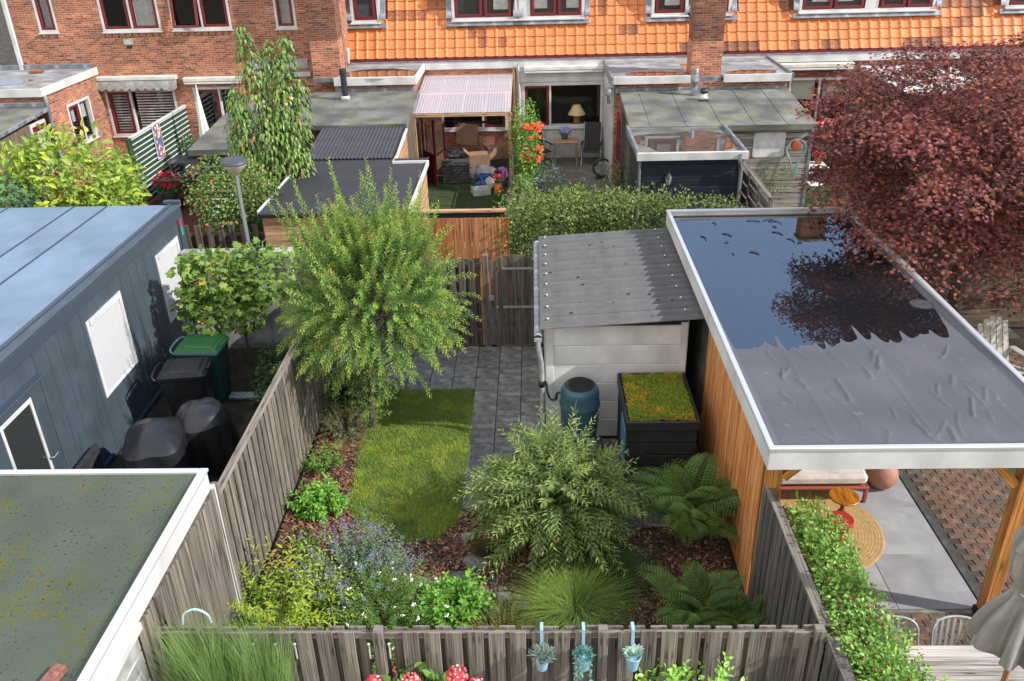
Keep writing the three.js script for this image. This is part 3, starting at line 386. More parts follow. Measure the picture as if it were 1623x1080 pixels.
  const pr = thing('closed_parasol', 'closed grey parasol tied round the middle above the plank table', 'parasol', 4.25, 0.12, -5.62), cv = M(lin(0.35, 0.33, 0.305), 0.95, { map: rep(T.mottSoft, 0.8), bumpMap: rep(T.grain, 0.12), bumpScale: 0.001, side: THREE.DoubleSide });
  const cloth = (y0, y1, rf, folds, ph) => { const pos = [], N = 128, K = 26; const pt = (i, k) => { const a = i / N * 6.28318, t = k / K, y = mixn(y0, y1, t), [r, dep] = rf(t), f = Math.cos(a * folds + ph + 0.6 * Math.sin(a * 3 + t * 2)), sharp = Math.sign(f) * Math.pow(Math.abs(f), 0.6) + 0.16 * Math.cos(a * 23 + t * 5 + ph) * t, R = r * (1 + dep * sharp + 0.10 * Math.sin(a * 2 + ph)); return [Math.cos(a) * R, y + (k === K ? 0.05 * sharp * dep * 2 : 0), Math.sin(a) * R]; }; for (let i = 0; i < N; i++) for (let k = 0; k < K; k++) { const a = pt(i, k), b = pt(i + 1, k), c = pt(i + 1, k + 1), d = pt(i, k + 1); pos.push(...a, ...b, ...c, ...a, ...c, ...d); } return uvm(flat(pos), 1); };
  mesh(pr, 'canopy', cloth(3.15, 1.30, t => { const y = 3.15 - t * 1.85; const tie = Math.exp(-Math.pow((y - 1.96) / 0.16, 2)); let r = 0.04 + 0.145 * sstep(0, 0.45, t) + 0.10 * sstep(0.68, 1, t); r = mixn(r, 0.115, tie * 0.8); return [r, 0.30 * sstep(0.05, 0.4, t) * (1 - tie * 0.5)]; }, 8, 0.4), cv);
  mesh(pr, 'vent_flap', cloth(3.2, 2.42, t => [0.05 + 0.165 * t, 0.22 * t], 8, 0.9), cv);
  mesh(pr, 'tie_strap', at(new THREE.TorusGeometry(0.125, 0.012, 8, 40), 0, 1.97, 0, Math.PI / 2), M(lin(0.36, 0.345, 0.33), 0.9)); mesh(pr, 'buckle', cbox(0.03, 0.045, 0.03, 0.006), mats.black, -0.05, 1.97, 0.125);
  mesh(pr, 'pole', at(new THREE.CylinderGeometry(0.026, 0.026, 3.15, 16), 0, 1.6, 0), mats.orangeWood[2]); mesh(pr, 'base', lathe([[0, 0], [0.25, 0], [0.25, 0.05], [0.05, 0.07], [0.04, 0.25], [0, 0.25]], 24), mats.galv);
}
// ================= blue-grey cabin and its yard =================
const rot90 = Math.PI / 2;
{
  const c = thing('cabin', 'long blue-grey panelled cabin with flat metal roof and white roller shutters', 'cabin');
  const wm = M(lin(0.072, 0.10, 0.13), 0.55, { map: rep(T.streak, 1.9) }), shut = M(lin(0.50, 0.50, 0.51), 0.5), dm = M(lin(0.045, 0.062, 0.085), 0.5), rm = P(lin(0.215, 0.30, 0.41), 0.45, { map: rep(T.mottSoft, 2.6), metalness: 0.15 });
  const X = -6.55, pan = (z0, z1, holes) => { const g = wallGeo(0, z1 - z0, 0.08, 2.42, holes.map(([a, b, y0, y1]) => [z1 - b, z1 - a, y0, y1]), 0.08); const m = mesh(c, 'wall_panel', g, wm, X, 0, z1, rot90); return m; };
  const segs = [[-14.72, -13.46, [[-14.6, -13.58, 0.9, 2.18]]], [-13.45, -12.27, []], [-12.26, -10.90, [[-12.15, -11.0, 0.9, 2.18]]], [-10.89, -9.62, []], [-9.61, -8.36, [[-9.33, -8.6, 0.12, 1.93]]], [-8.35, -7.4, []]];
  for (const [a, b, h] of segs) pan(a, b, h);
  seed(61); for (const [a, b, h] of segs) for (let k = 1; k < 4; k++) { const z = a + (b - a) * k / 4; if (h.length && z > h[0][0] - 0.03 && z < h[0][1] + 0.03) continue; bx(c, 'panel_rib', wm, X, X + 0.005, 0.1, 2.4, z - 0.006, z + 0.006, 0.002); }
  bx(c, 'corner_post', dm, X - 0.1, X + 0.03, 0, 2.62, -14.95, -14.73, 0.01); bx(c, 'fascia', dm, X - 0.06, X + 0.035, 2.43, 2.62, -14.72, -7.4, 0.012); bx(c, 'eave_trim', wm, X - 0.09, X + 0.055, 2.625, 2.68, -14.97, -7.4, 0.018); bx(c, 'eave_trim', dm, X - 0.16, X - 0.095, 2.64, 2.70, -14.9, -7.4, 0.014);
  bx(c, 'floor_rail', dm, X - 0.05, X + 0.03, 0.0, 0.075, -14.72, -7.4); bx(c, 'core', M(lin(0.05, 0.055, 0.06), 0.9), -10.8, X - 0.3, 0.02, 2.5, -14.85, -7.42); bx(c, 'back_wall', wm, -10.9, X - 0.11, 0, 2.62, -14.93, -14.87);
  for (const [a, b] of [[-6.715, -7.84], [-7.865, -8.46], [-8.485, -9.7], [-9.72, -11]]) { const m = bx(c, 'roof_sheet', rm, b, a, 2.63, 2.66, -14.92, -7.4, 0.008); }
  for (const x of [-7.852, -8.472, -9.71]) bx(c, 'roof_seam', dm, x - 0.011, x + 0.011, 2.655, 2.672, -14.92, -7.4, 0.003);
  const cap = bx(c, 'corner_casting', dm, X - 0.25, X + 0.05, 2.681, 2.745, -14.97, -14.88, 0.008);
  bx(c, 'warning_sticker', M(lin(0.55, 0.03, 0.035), 0.5), X + 0.031, X + 0.033, 2.28, 2.43, -14.85, -14.775, 0.0005); bx(c, 'warning_sticker', M(lin(0.02, 0.32, 0.2), 0.5), X + 0.031, X + 0.033, 2.12, 2.275, -14.85, -14.775, 0.0005);
  const slat = cbox(0.016, 0.041, 1, 0.006); for (const [a, b] of [[-12.15, -11.0], [-14.6, -13.58]]) {
    const l = []; for (let k = 0; k < 29; k++) { const s = slat.clone(); s.scale(1, 1, b - a - 0.14); s.translate(0, 0.93 + k * 0.0432, 0); l.push(s); }
    const f = mesh(c, 'roller_shutter', merge(l), shut, X - 0.015, 0, (a + b) / 2); const fr = [[0, 0.035, 0.9, 2.18, a + 0.002, a + 0.07], [0, 0.035, 0.9, 2.18, b - 0.07, b - 0.002], [0, 0.035, 0.902, 0.93, a + 0.072, b - 0.072], [0, 0.06, 2.1, 2.178, a + 0.072, b - 0.072]];
    for (const [x0, x1, y0, y1, z0, z1] of fr) bx(f, 'shutter_frame', mats.white, X - 0.03 + x0 - f.position.x, X - 0.02 + x1 - f.position.x, y0, y1, z0 - f.position.z, z1 - f.position.z, 0.004);
  }
  const d = bx(c, 'door', wm, X - 0.05, X - 0.02, 0.1, 1.95, -9.4, -8.55, 0.004); const wf = mats.white; for (const [y0, y1, z0, z1] of [[0.12, 1.93, -9.33, -9.28], [0.12, 1.93, -8.65, -8.6], [1.87, 1.93, -9.278, -8.652], [0.12, 0.2, -9.278, -8.652]]) bx(d, 'door_frame', wf, 0.005, 0.045, y0 - d.position.y, y1 - d.position.y, z0 - d.position.z, z1 - d.position.z, 0.004);
  mesh(d, 'door_glass', cbox(0.006, 1.66, 0.62, 0.001), P(lin(0.03, 0.035, 0.035), 0.05, { ior: 1.6 }), 0.03, 0.01, 0.01); mesh(d, 'door_handle', tube([[0.05, -0.02, -0.33], [0.10, -0.02, -0.33], [0.105, -0.02, -0.36], [0.105, -0.02, -0.45]], 0.010, 14, 8), mats.steel);
  bx(c, 'door_canopy', dm, X, X + 0.12, 2.1, 2.14, -9.6, -8.4, 0.006);
}
{ // bins
  const frustum = (w0, d0, w1, d1, h, b = 0.05) => { const sh = (w, d, y) => { const o = [], n = 4; for (const [sx, sz, a0] of [[1, 1, 0], [-1, 1, 1], [-1, -1, 2], [1, -1, 3]]) for (let k = 0; k <= n; k++) { const a = (a0 + k / n) * rot90; o.push([sx * (w / 2 - b) + Math.cos(a) * b, y, sz * (d / 2 - b) + Math.sin(a) * b]); } return o; }; const A = sh(w0, d0, 0), B = sh(w1, d1, h), pos = [], n = A.length; for (let i = 0; i < n; i++) { const j = (i + 1) % n; pos.push(...A[i], ...B[i], ...B[j], ...A[i], ...B[j], ...A[j]); pos.push(0, h, 0, ...B[j], ...B[i]); pos.push(0, 0, 0, ...A[i], ...A[j]); } return uvm(flat(pos), 1); };
  const bin = (x, z, ry, label, bm, lm, rimM) => { const b = thing('wheelie_bin', label, 'wheelie bin', x, 0, z, 'wheelie bins against the cabin', ry);
    mesh(b, 'body', frustum(0.46, 0.52, 0.57, 0.70, 0.94), bm, 0, 0.05, 0); mesh(b, 'rim', frustum(0.60, 0.73, 0.61, 0.74, 0.05), rimM, 0, 0.98, 0);
    const l = mesh(b, 'lid', frustum(0.60, 0.73, 0.55, 0.66, 0.05), lm, 0, 1.032, 0); mesh(l, 'raised_panel', frustum(0.46, 0.50, 0.42, 0.45, 0.022), lm, 0, 0.051, 0.02); mesh(l, 'lid_grip', cbox(0.2, 0.02, 0.05, 0.008), lm, 0, 0.035, 0.375);
    mesh(b, 'handle', tube([[-0.26, 0.97, -0.37], [-0.26, 1.03, -0.43], [0.26, 1.03, -0.43], [0.26, 0.97, -0.37]], 0.016, 20, 8), rimM); for (const s of [-1, 1]) mesh(b, 'wheel', at(new THREE.CylinderGeometry(0.1, 0.1, 0.05, 20), s * 0.26, 0.1, -0.28, 0, 0, rot90), mats.black); return b; };
  const gb = P(lin(0.015, 0.06, 0.05), 0.45), bk = P(lin(0.014, 0.014, 0.016), 0.42);
  bin(-5.56, -11.66, rot90 + 0.12, 'black wheelie bin in front of the green-lidded one', bk, bk, bk);
  bin(-5.58, -12.5, rot90 - 0.04, 'dark green wheelie bin with bright green lid', gb, M(lin(0.045, 0.19, 0.055), 0.5), M(lin(0.14, 0.30, 0.30), 0.5));
  // covered barbecues
  const cov = (x, z, rx, rz, h, sd, label, peak) => { const pos = [], N = 96, K = 26; const pt = (i, k) => { const a = i / N * 6.28318, t = k / K; const ca = Math.cos(a), sa = Math.sin(a), sq = Math.pow(Math.pow(Math.abs(ca), 3.2) + Math.pow(Math.abs(sa), 3.2), -1 / 3.2); const prof = t < 0.38 ? Math.pow(t / 0.38, 0.85) * 0.86 : 0.86 + 0.14 * Math.pow((t - 0.38) / 0.62, 0.7); const y = t < 0.38 ? h * (1 - 0.22 * Math.pow(t / 0.38, peak)) : h * 0.78 * (1 - (t - 0.38) / 0.62); const fold = 1 + sstep(0.3, 0.95, t) * (0.10 * Math.sin(a * 7 + sd + Math.sin(a * 2 + sd) * 1.6) + 0.03 * Math.sin(a * 17 + sd * 3 + t * 3)) + 0.03 * Math.sin(a * 4 + t * 7 + sd); const q = prof * sq * fold; return [ca * rx * q, Math.max(0.01, y + 0.012 * Math.sin(a * 5 + t * 12 + sd) * Math.min(1, t * 3)), sa * rz * q]; }; for (let i = 0; i < N; i++) for (let k = 0; k < K; k++) { const a = pt(i, k), b = pt(i + 1, k), c = pt(i + 1, k + 1), d = pt(i, k + 1); pos.push(...a, ...c, ...b, ...a, ...d, ...c); }
    const g = flat(pos); const m = single('covered_barbecue', label, 'barbecue cover', g, P(lin(0.020, 0.020, 0.024), 0.36, { map: rep(T.mottSoft, 0.8), bumpMap: rep(T.grain, 0.2), bumpScale: 0.002, side: THREE.DoubleSide }), x, 0, z, 'barbecues under black covers'); m.rotation.y = 0.35; };
  cov(-5.42, -9.95, 0.46, 0.60, 1.12, 1.3, 'larger black covered barbecue with shiny folds close to the cabin wall', 1.5); cov(-4.98, -10.62, 0.42, 0.46, 1.02, 4.1, 'smaller rounded black covered barbecue beside the fence', 2.6);
  bx(thing('floor_mat', 'dark slab leaning on the cabin wall behind the covered barbecue', 'slab', -6.35, 0, -9.9), 'slab_face', mats.blackRough, -0.12, -0.04, 0, 0.62, -0.32, 0.3, 0.05);
  const pipe = thing('drain_pipes', 'two grey pipes lying on the ground by the ivy', 'pipes', -4.95, 0.05, -12.5); for (let k = 0; k < 2; k++) mesh(pipe, 'pipe', at(new THREE.CylinderGeometry(0.045, 0.045, 0.6, 16), 0, 0, k * 0.095, 0, 0.1, rot90), mats.galv);
  struct('yard_soil', plane(-6.5, -3.62, -14.4, -7.2, 0.002), M(lin(0.62, 0.60, 0.44), 0.95, { map: rep(T.soil, 1.1), bumpMap: rep(T.grain, 0.3), bumpScale: 0.01 }));
  const ww = thing('rendered_wall', 'pale grey rendered wall behind the grape vine', 'wall'); bx(ww, 'wall_face', M(lin(0.60, 0.60, 0.58), 0.9, { map: rep(T.mott, 1.5) }), -6.5, -4.62, 0, 1.86, -14.62, -14.48, 0.008); bx(ww, 'coping', M(lin(0.5, 0.5, 0.48), 0.9, { map: rep(T.mott, 0.6) }), -6.5, -4.55, 1.861, 1.9, -14.66, -14.44, 0.008);
  bx(ww, 'pier', M(lin(0.66, 0.66, 0.64), 0.9, { map: rep(T.mott, 1.5) }), -4.61, -4.46, 0, 1.9, -14.68, -14.42, 0.008);
  const g2 = thing('garden_gate', 'dark arched gate almost hidden behind the feathery tree', 'gate', -4.0, 0, -14.5); for (let k = 0; k < 7; k++) { const x = -0.36 + k * 0.12; bx(g2, 'board', pick(mats.darkWood, k), x - 0.056, x + 0.056, 0.05, 1.93 - 0.15 * Math.pow(Math.abs(x) / 0.4, 2), 0, 0.025, 0.004, k % 4); }
  { const pts = []; for (let k = 0; k <= 12; k++) { const x = -0.43 + k * 0.0717; pts.push([x, 1.97 - 0.15 * Math.pow(Math.abs(x) / 0.4, 2), 0.01]); } mesh(g2, 'arch_rim', tube(pts, 0.03, 30, 6), mats.brownWood[1]); }
}
// ================= the alley and the sheds across it =================
struct('alley', plane(-12, 9, -16.4, -14.3, 0.004), M(lin(0.16, 0.155, 0.14), 0.95, { map: rep(T.mott, 0.9) }));
{
  const l = thing('street_lamp', 'grey street lamp with dark domed cap in the alley', 'street lamp', -5.4, 0, -15.0);
  mesh(l, 'post', lathe([[0, 0], [0.06, 0], [0.055, 0.6], [0.042, 0.62], [0.034, 3.22], [0, 3.22]], 16), mats.galv);
  mesh(l, 'globe', lathe([[0, 3.2], [0.07, 3.2], [0.10, 3.23], [0.20, 3.34], [0.235, 3.40], [0, 3.40]], 28), M(lin(0.52, 0.47, 0.30), 0.35)); mesh(l, 'cap', lathe([[0.245, 3.39], [0.25, 3.405], [0.23, 3.45], [0.14, 3.50], [0.03, 3.52], [0.02, 3.545], [0, 3.55]], 28), M(lin(0.055, 0.06, 0.07), 0.5));
  const f = thing('board_fence', 'old brown gappy board fence under the bush behind the street lamp', 'fence'); boardFence(f, mats.brownWood, -9.4, -5.58, 1.72, { at: -16.5, pitch: 0.24, bw: 0.13, seedv: 71, cap: false, back: false, railY: [0.4, 1.5] });
  const bk = bx(f, 'back_panel', mats.darkWood[2], -9.4, -5.58, 0.05, 1.5, -16.6, -16.56);
  // shed with bleached orange planks and rubber roof
  const s = thing('plank_shed', 'bleached orange plank shed with black rubber roof across the alley', 'shed'); seed(72);
  for (let k = 0; k < 9; k++) bx(s, 'plank', k % 3 === 2 ? mats.paleWood[1] : mats.paleWood[0], -5.44, -2.55, 0.03 + k * 0.222, 0.248 + k * 0.222, -16.15 - (k % 2) * 0.003, -16.12, 0.006, k % 5, 0);
  for (let k = 0; k < 9; k++) bx(s, 'side_plank', mats.paleWood[k % 2], -2.585, -2.555, 0.03 + k * 0.222, 0.248 + k * 0.222, -19.7, -16.16, 0.006, k % 5, 2);
  bx(s, 'left_wall', mats.brownWood[0], -5.47, -5.44, 0, 2.0, -19.9, -16.15);
  const eg = new THREE.PlaneGeometry(2.98, 4.0, 50, 60); eg.rotateX(-Math.PI / 2); { const p = eg.attributes.position; for (let i = 0; i < p.count; i++) { const x = p.getX(i), z = p.getZ(i); p.setY(i, 0.008 * Math.exp(-Math.pow((x - 0.4 + 0.05 * Math.sin(z)) / 0.03, 2)) + 0.006 * Math.exp(-Math.pow((x + 0.6) / 0.03, 2)) + 0.01 * (fbm(x / 6 + 0.5, z / 6 + 0.5, 8, 3, 73) - 0.5) + 0.03 * sstep(1.40, 1.49, x) + 0.03 * sstep(-1.40, -1.49, x)); } }
  const rbm = M(lin(0.30, 0.30, 0.31), 0.7, { map: rep(T.epdm, 2.1) });
  mesh(s, 'rubber_roof', uvm(eg, 2), rbm, -3.99, 2.06, -18.02); bx(s, 'roof_edge', mats.blackRough, -5.5, -2.5, 1.99, 2.075, -16.1, -16.03, 0.02); bx(s, 'roof_trim', mats.white, -2.515, -2.47, 2.0, 2.12, -19.55, -16.1, 0.006); bx(s, 'roof_trim', mats.white, -5.52, -5.475, 2.0, 2.12, -20.0, -16.1, 0.006); bx(s, 'roof_trim', mats.white, -3.32, -2.47, 2.0, 2.12, -19.6, -19.555, 0.006);
  mesh(s, 'corrugated_roof', corrugated(-5.5, -3.36, 2.34, 2.10, -22.3, -19.95, 0.092, 0.016, false), M(lin(0.062, 0.065, 0.075), 0.55, { map: rep(T.mottSoft, 0.9) })); bx(s, 'roof_trim', mats.white, -3.35, -3.29, 2.08, 2.16, -22.2, -19.95, 0.006); s.children[s.children.length - 1].rotation.x = 0.1;
  bx(s, 'inner_wall', mats.paleWood[1], -3.36, -3.33, 0, 2.08, -22.2, -19.7); bx(s, 'base_block', M(lin(0.2, 0.2, 0.2), 0.9), -5.4, -2.7, 0, 1.9, -19.6, -16.3);
  const o = thing('board_fence', 'orange-stained vertical board fence left of the clipped hedge', 'fence'); seed(74);
  for (let x = -2.5, k = 0; x < -0.62; x += 0.152, k++) bx(o, 'board', pick(mats.orangeWood), x, x + 0.146, 0.03, 1.86, -16.24 - (k % 2) * 0.004, -16.215, 0.004, k % 5); bx(o, 'top_rail', mats.paleWood[0], -2.52, -0.58, 1.98, 2.03, -16.30, -16.18, 0.008); bx(o, 'rail', mats.blackRough, -2.5, -0.6, 1.862, 1.975, -16.29, -16.25); for (const x of [-2.45, -1.5, -0.66]) bx(o, 'post', mats.orangeWood[1], x - 0.035, x + 0.035, 0, 1.977, -16.34, -16.295, 0.004);
}
// ================= terraced houses =================
const ring = (w, h, t, d) => merge([at(cbox(w, t, d, 0.005), 0, h / 2 - t / 2, 0), at(cbox(w, t, d, 0.005), 0, -h / 2 + t / 2, 0), at(cbox(t, h - 2 * t, d, 0.005), -w / 2 + t / 2, 0, 0), at(cbox(t, h - 2 * t, d, 0.005), w / 2 - t / 2, 0, 0)]);
// lights: [x0, x1, kind] inside the casing; kind r = red sash, w = white fixed, p = blank panel
function windowAt(par, x0, x1, y0, y1, z, lights, o = {}) {
  const w = x1 - x0, h = y1 - y0, cx = (x0 + x1) / 2, cy = (y0 + y1) / 2, ry = o.ry || 0;
  const win = mesh(par, 'window', ring(w, h, o.t ?? 0.075, 0.12), o.frame || mats.white, ry ? z : cx, cy, ry ? -cx : z, ry);
  const t = o.t ?? 0.075;
  lights.forEach(([a, b, kind, extra], i) => {
    const lw = b - a, lx = (a + b) / 2 - cx, hh = h - 2 * t - (kind === 'r' ? 0.006 : 0);
    if (i) mesh(win, 'mullion', cbox(0.06, h - 2 * t - 0.004, 0.11, 0.005), o.frame || mats.white, a - cx - 0.032, 0, 0);
    if (kind === 'p') { mesh(win, 'panel', cbox(lw, hh, 0.05, 0.004), o.frame || mats.white, lx, 0, -0.02); return; }
    if (kind === 'r') { const s = mesh(win, 'sash', ring(lw - 0.008, hh, 0.07, 0.07), mats.red, lx, 0, 0.015); if (extra === 'open') { s.position.z += 0.1; s.rotation.x = -0.16; } }
    mesh(win, 'pane', cbox(lw - (kind === 'r' ? 0.14 : 0.004), hh - (kind === 'r' ? 0.13 : 0.004), 0.006, 0.001), mats.glass, lx, 0, kind === 'r' ? 0.012 : -0.01);
    if (o.blinds) { const n = Math.floor(hh / 0.085); for (let k = 0; k < n; k++) { const s = mesh(win, 'blind_slat', cbox(lw - 0.16, 0.004, 0.05, 0.001), mats.white, lx, hh / 2 - 0.05 - k * 0.085, -0.10); s.rotation.x = 0.55; } }
    if (extra === 'shade') mesh(win, 'roller_blind', cbox(lw - 0.1, hh * 0.45, 0.01, 0.002), M(lin(0.42, 0.45, 0.40), 0.9), lx, hh * 0.26, -0.1);
    if (extra === 'curtain' || extra === 'net') { const pos = [], N = 30, ww = lw - 0.1, hc = extra === 'net' ? hh * 0.9 : hh * 0.96; for (let k = 0; k < N; k++) { const f = q => [lx - ww / 2 + ww * q / N, 0, -0.12 + 0.018 * Math.sin(q * 1.9)]; const p = f(k), q = f(k + 1); pos.push(p[0], -hc / 2, p[2], q[0], -hc / 2, q[2], q[0], hc / 2, q[2], p[0], -hc / 2, p[2], q[0], hc / 2, q[2], p[0], hc / 2, p[2]); } mesh(win, 'curtain', uvm(flat(pos), 1), mats.curtain); }
  });
  if (o.sill !== false) mesh(win, 'sill', cbox(w + 0.06, 0.04, 0.16, 0.008), mats.white, 0, -h / 2 - 0.022, 0.03);
  return win;
}
const roomBox = (par, x0, x1, y0, y1, z0, z1) => { const t = 0.02; mesh(par, 'room', merge([at(cbox(x1 - x0, y1 - y0, t), (x0 + x1) / 2, (y0 + y1) / 2, z0), at(cbox(x1 - x0, t, z1 - z0), (x0 + x1) / 2, y0, (z0 + z1) / 2), at(cbox(x1 - x0, t, z1 - z0), (x0 + x1) / 2, y1, (z0 + z1) / 2), at(cbox(t, y1 - y0, z1 - z0), x0, (y0 + y1) / 2, (z0 + z1) / 2), at(cbox(t, y1 - y0, z1 - z0), x1, (y0 + y1) / 2, (z0 + z1) / 2)]), mats.room); };
const awning = (par, x0, x1, y, z, val) => { bx(par, 'awning_case', mats.cream, x0, x1, y - 0.07, y + 0.06, z - 0.05, z + 0.14, 0.02); const front = bx(par, 'awning_rail', mats.white, x0 + 0.02, x1 - 0.02, y - 0.14, y - 0.085, z + 0.06, z + 0.15, 0.01); if (val) { const s = [], n = Math.round((x1 - x0) / 0.24); for (let k = 0; k < n; k++) for (let q = 0; q < 8; q++) { const w = (x1 - x0) / n, f = i => [x0 + (k + i / 8) * w, -0.22 - 0.07 * Math.sin(i / 8 * Math.PI)]; const a = f(q), b = f(q + 1); s.push(a[0], a[1], 0, b[0], b[1], 0, b[0], 0, 0, a[0], a[1], 0, b[0], 0, 0, a[0], 0, 0); } mesh(par, 'valance', uvm(flat(s), 1), mats.whiteOld, 0, y - 0.08, z + 0.155); } };
// roof tiles: rows up a 60 degree slope from the eave
const tileGeo = (() => { const pos = [], w = 0.318, L = 0.345, n = 9, prof = u => u < 0.70 ? 0.010 * Math.pow((u - 0.35) / 0.35, 2) : 0.010 + 0.034 * Math.sin((u - 0.70) / 0.30 * Math.PI); const P_ = (i, e, o) => { const u = i / n; return [u * w - w / 2, e, prof(u) + o]; }; for (let i = 0; i < n; i++) { const a = P_(i, 0, 0.034), b = P_(i + 1, 0, 0.034), c = P_(i + 1, L, 0), d = P_(i, L, 0); pos.push(...a, ...b, ...c, ...a, ...c, ...d); const e = P_(i, 0, -0.008), f = P_(i + 1, 0, -0.008); pos.push(...e, ...f, ...b, ...e, ...b, ...a); } return uvm(flat(pos), 1); })();
const tileMats = [[0.74, 0.24, 0.062], [0.78, 0.265, 0.072], [0.71, 0.225, 0.058], [0.75, 0.25, 0.066]].map(c => P(lin(...c), 0.5, { map: rep(T.mottSoft, 0.35), clearcoat: 0.12, clearcoatRoughness: 0.35 })).concat([[0.52, 0.17, 0.055], [0.36, 0.13, 0.05]].map(c => M(lin(...c), 0.6, { map: rep(T.mott, 0.22) })));
const eaveZ = -27.47, eaveY = 3.2, sl = Math.PI / 3;
const onRoof = s => [eaveY + s * Math.sin(sl), eaveZ - s * Math.cos(sl)];
function tiledRoof(par, x0, x1, skips, sd) {
  const roof = mesh(par, 'roof', (() => { const [y, z] = onRoof(4.7), p = [x0, eaveY - 0.03, eaveZ + 0.0, x1, eaveY - 0.03, eaveZ, x1, y, z - 0.03, x0, y, z - 0.03, x0, eaveY - 0.03, -34, x1, eaveY - 0.03, -34]; const q = i => p.slice(i * 3, i * 3 + 3); return flat([...q(0), ...q(1), ...q(2), ...q(0), ...q(2), ...q(3), ...q(3), ...q(2), ...q(5), ...q(3), ...q(5), ...q(4), ...q(0), ...q(3), ...q(4), ...q(1), ...q(5), ...q(2)]); })(), M(lin(0.20, 0.06, 0.03), 0.9));
  seed(sd); const rest = []; const nc = Math.round((x1 - x0) / 0.31), pw = (x1 - x0) / nc;
  for (let r = 0; r < 15; r++) for (let c = 0; c < nc; c++) {
    const x = x0 + (c + 0.5) * pw, s = r * 0.302 - 0.04, [y, z] = onRoof(s); if (skips.some(([a, b]) => x > a - 0.1 && x < b + 0.1 && y > 4.0 && y < 5.6)) continue;
    const dirt = fbm(x / 22 + 0.5, r / 40, 22, 3, 303) + (rnd() - 0.5) * 0.05 + (r === 0 ? 0.02 : 0), k = dirt > 0.74 ? 5 : dirt > 0.67 ? 4 : Math.floor(rnd() * 4);
    if (r < 8) { const m = mesh(roof, 'roof_tile', tileGeo, tileMats[k], x, y, z); m.rotation.set(sl - Math.PI / 2 + rr(-0.012, 0.012), rr(-0.01, 0.01), rr(-0.012, 0.012)); m.scale.x = pw / 0.31; } else rest.push([at(tileGeo, x, y, z, sl - Math.PI / 2), k]);
  }
  for (let k = 0; k < 6; k++) { const l = rest.filter(q => q[1] === k).map(q => q[0]); if (l.length) mesh(roof, 'upper_tiles', merge(l), tileMats[k]).userData = { kind: 'stuff' }; }
  bx(par, 'eave_board', mats.red, x0, x1, eaveY - 0.12, eaveY - 0.035, eaveZ - 0.02, eaveZ + 0.05, 0.006); bx(par, 'gutter', mats.white, x0, x1, eaveY - 0.36, eaveY - 0.125, eaveZ + 0.03, eaveZ + 0.22, 0.012); bx(par, 'gutter_lining', mats.lead, x0, x1, eaveY - 0.122, eaveY - 0.112, eaveZ + 0.04, eaveZ + 0.24, 0.004);
  return roof;
}
function dormer(par, x0, x1, lights) { // window box standing in the tiled slope, lead apron round it
  const y0 = 4.17, y1 = 5.45, z = -27.93, w = x1 - x0;
  const d = bx(par, 'dormer', mats.white, x0, x1, y0, y1, -29.2, z - 0.14, 0.01), px = d.position;
  const add = (n, g, m, x, y, zz) => mesh(d, n, g, m, x - px.x, y - px.y, zz - px.z);
  add('casing', ring(w, y1 - y0, 0.09, 0.14), mats.white, px.x, px.y, z - 0.06); add('backing', cbox(w - 0.18, y1 - y0 - 0.18, 0.02), mats.room, px.x, px.y, z - 0.128);
  for (const [a, b, k, ex] of lights) { const c = (a + b) / 2; if (k === 'p') { add('panel', cbox(b - a, y1 - y0 - 0.19, 0.05, 0.004), mats.white, c, px.y, z - 0.05); continue; } const s = add('sash', ring(b - a - 0.02, y1 - y0 - 0.2, 0.085, 0.07), mats.red, c, px.y, z - 0.02); add('pane', cbox(b - a - 0.18, y1 - y0 - 0.36, 0.006, 0.001), mats.glass, c, px.y, z - 0.02); if (ex) { const m = add('curtain', cbox((b - a) * 0.55, y1 - y0 - 0.4, 0.01, 0.002), mats.curtain, c + ex * 0.1, px.y + 0.1, z - 0.10); } }
  const l = mats.lead; const ap = add('lead_apron', cbox(w + 0.36, 0.16, 0.03, 0.01), l, px.x, y0 - 0.075, z + 0.08); ap.rotation.x = -0.5; for (const s of [-1, 1]) { const q = add('lead_cheek', cbox(0.16, 1.5, 0.03, 0.008), l, px.x + s * (w / 2 + 0.09), px.y + 0.1, z - 0.28); q.rotation.x = -0.52; } add('sill', cbox(w + 0.04, 0.05, 0.14, 0.008), mats.white, px.x, y0 + 0.0, z + 0.05);
}
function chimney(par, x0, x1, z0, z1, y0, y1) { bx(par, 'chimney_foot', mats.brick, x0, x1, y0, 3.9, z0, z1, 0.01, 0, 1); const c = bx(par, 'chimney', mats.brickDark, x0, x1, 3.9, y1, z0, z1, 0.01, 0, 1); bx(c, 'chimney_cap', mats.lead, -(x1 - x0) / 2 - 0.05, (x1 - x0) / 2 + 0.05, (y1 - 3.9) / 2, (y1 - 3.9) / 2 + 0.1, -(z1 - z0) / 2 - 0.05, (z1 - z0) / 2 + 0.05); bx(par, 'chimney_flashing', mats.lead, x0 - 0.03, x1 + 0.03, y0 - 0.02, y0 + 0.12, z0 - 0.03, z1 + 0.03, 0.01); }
const slabRoof = (par, name, mat, x0, x1, yF, yB, zF, zB, th = 0.08) => { const pos = [], q = (a, b, c, d) => pos.push(...a, ...b, ...c, ...a, ...c, ...d); const A = [x0, yF, zF], B = [x1, yF, zF], C = [x1, yB, zB], D = [x0, yB, zB], lo = p => [p[0], p[1] - th, p[2]]; q(A, B, C, D); q(lo(A), lo(D), lo(C), lo(B)); q(lo(A), lo(B), B, A); q(lo(B), lo(C), C, B); q(lo(D), lo(A), A, D); q(lo(C), lo(D), D, C); return mesh(par, name, uvm(flat(pos), 2), mat); };
function seamsOn(par, roof, xs, yF, yB, zF, zB) { for (const x of xs) slabRoof(roof, 'felt_lap', mats.felt, x - 0.03, x + 0.03, yF + 0.012, yB + 0.012, zF - 0.01, zB + 0.01, 0.03); }
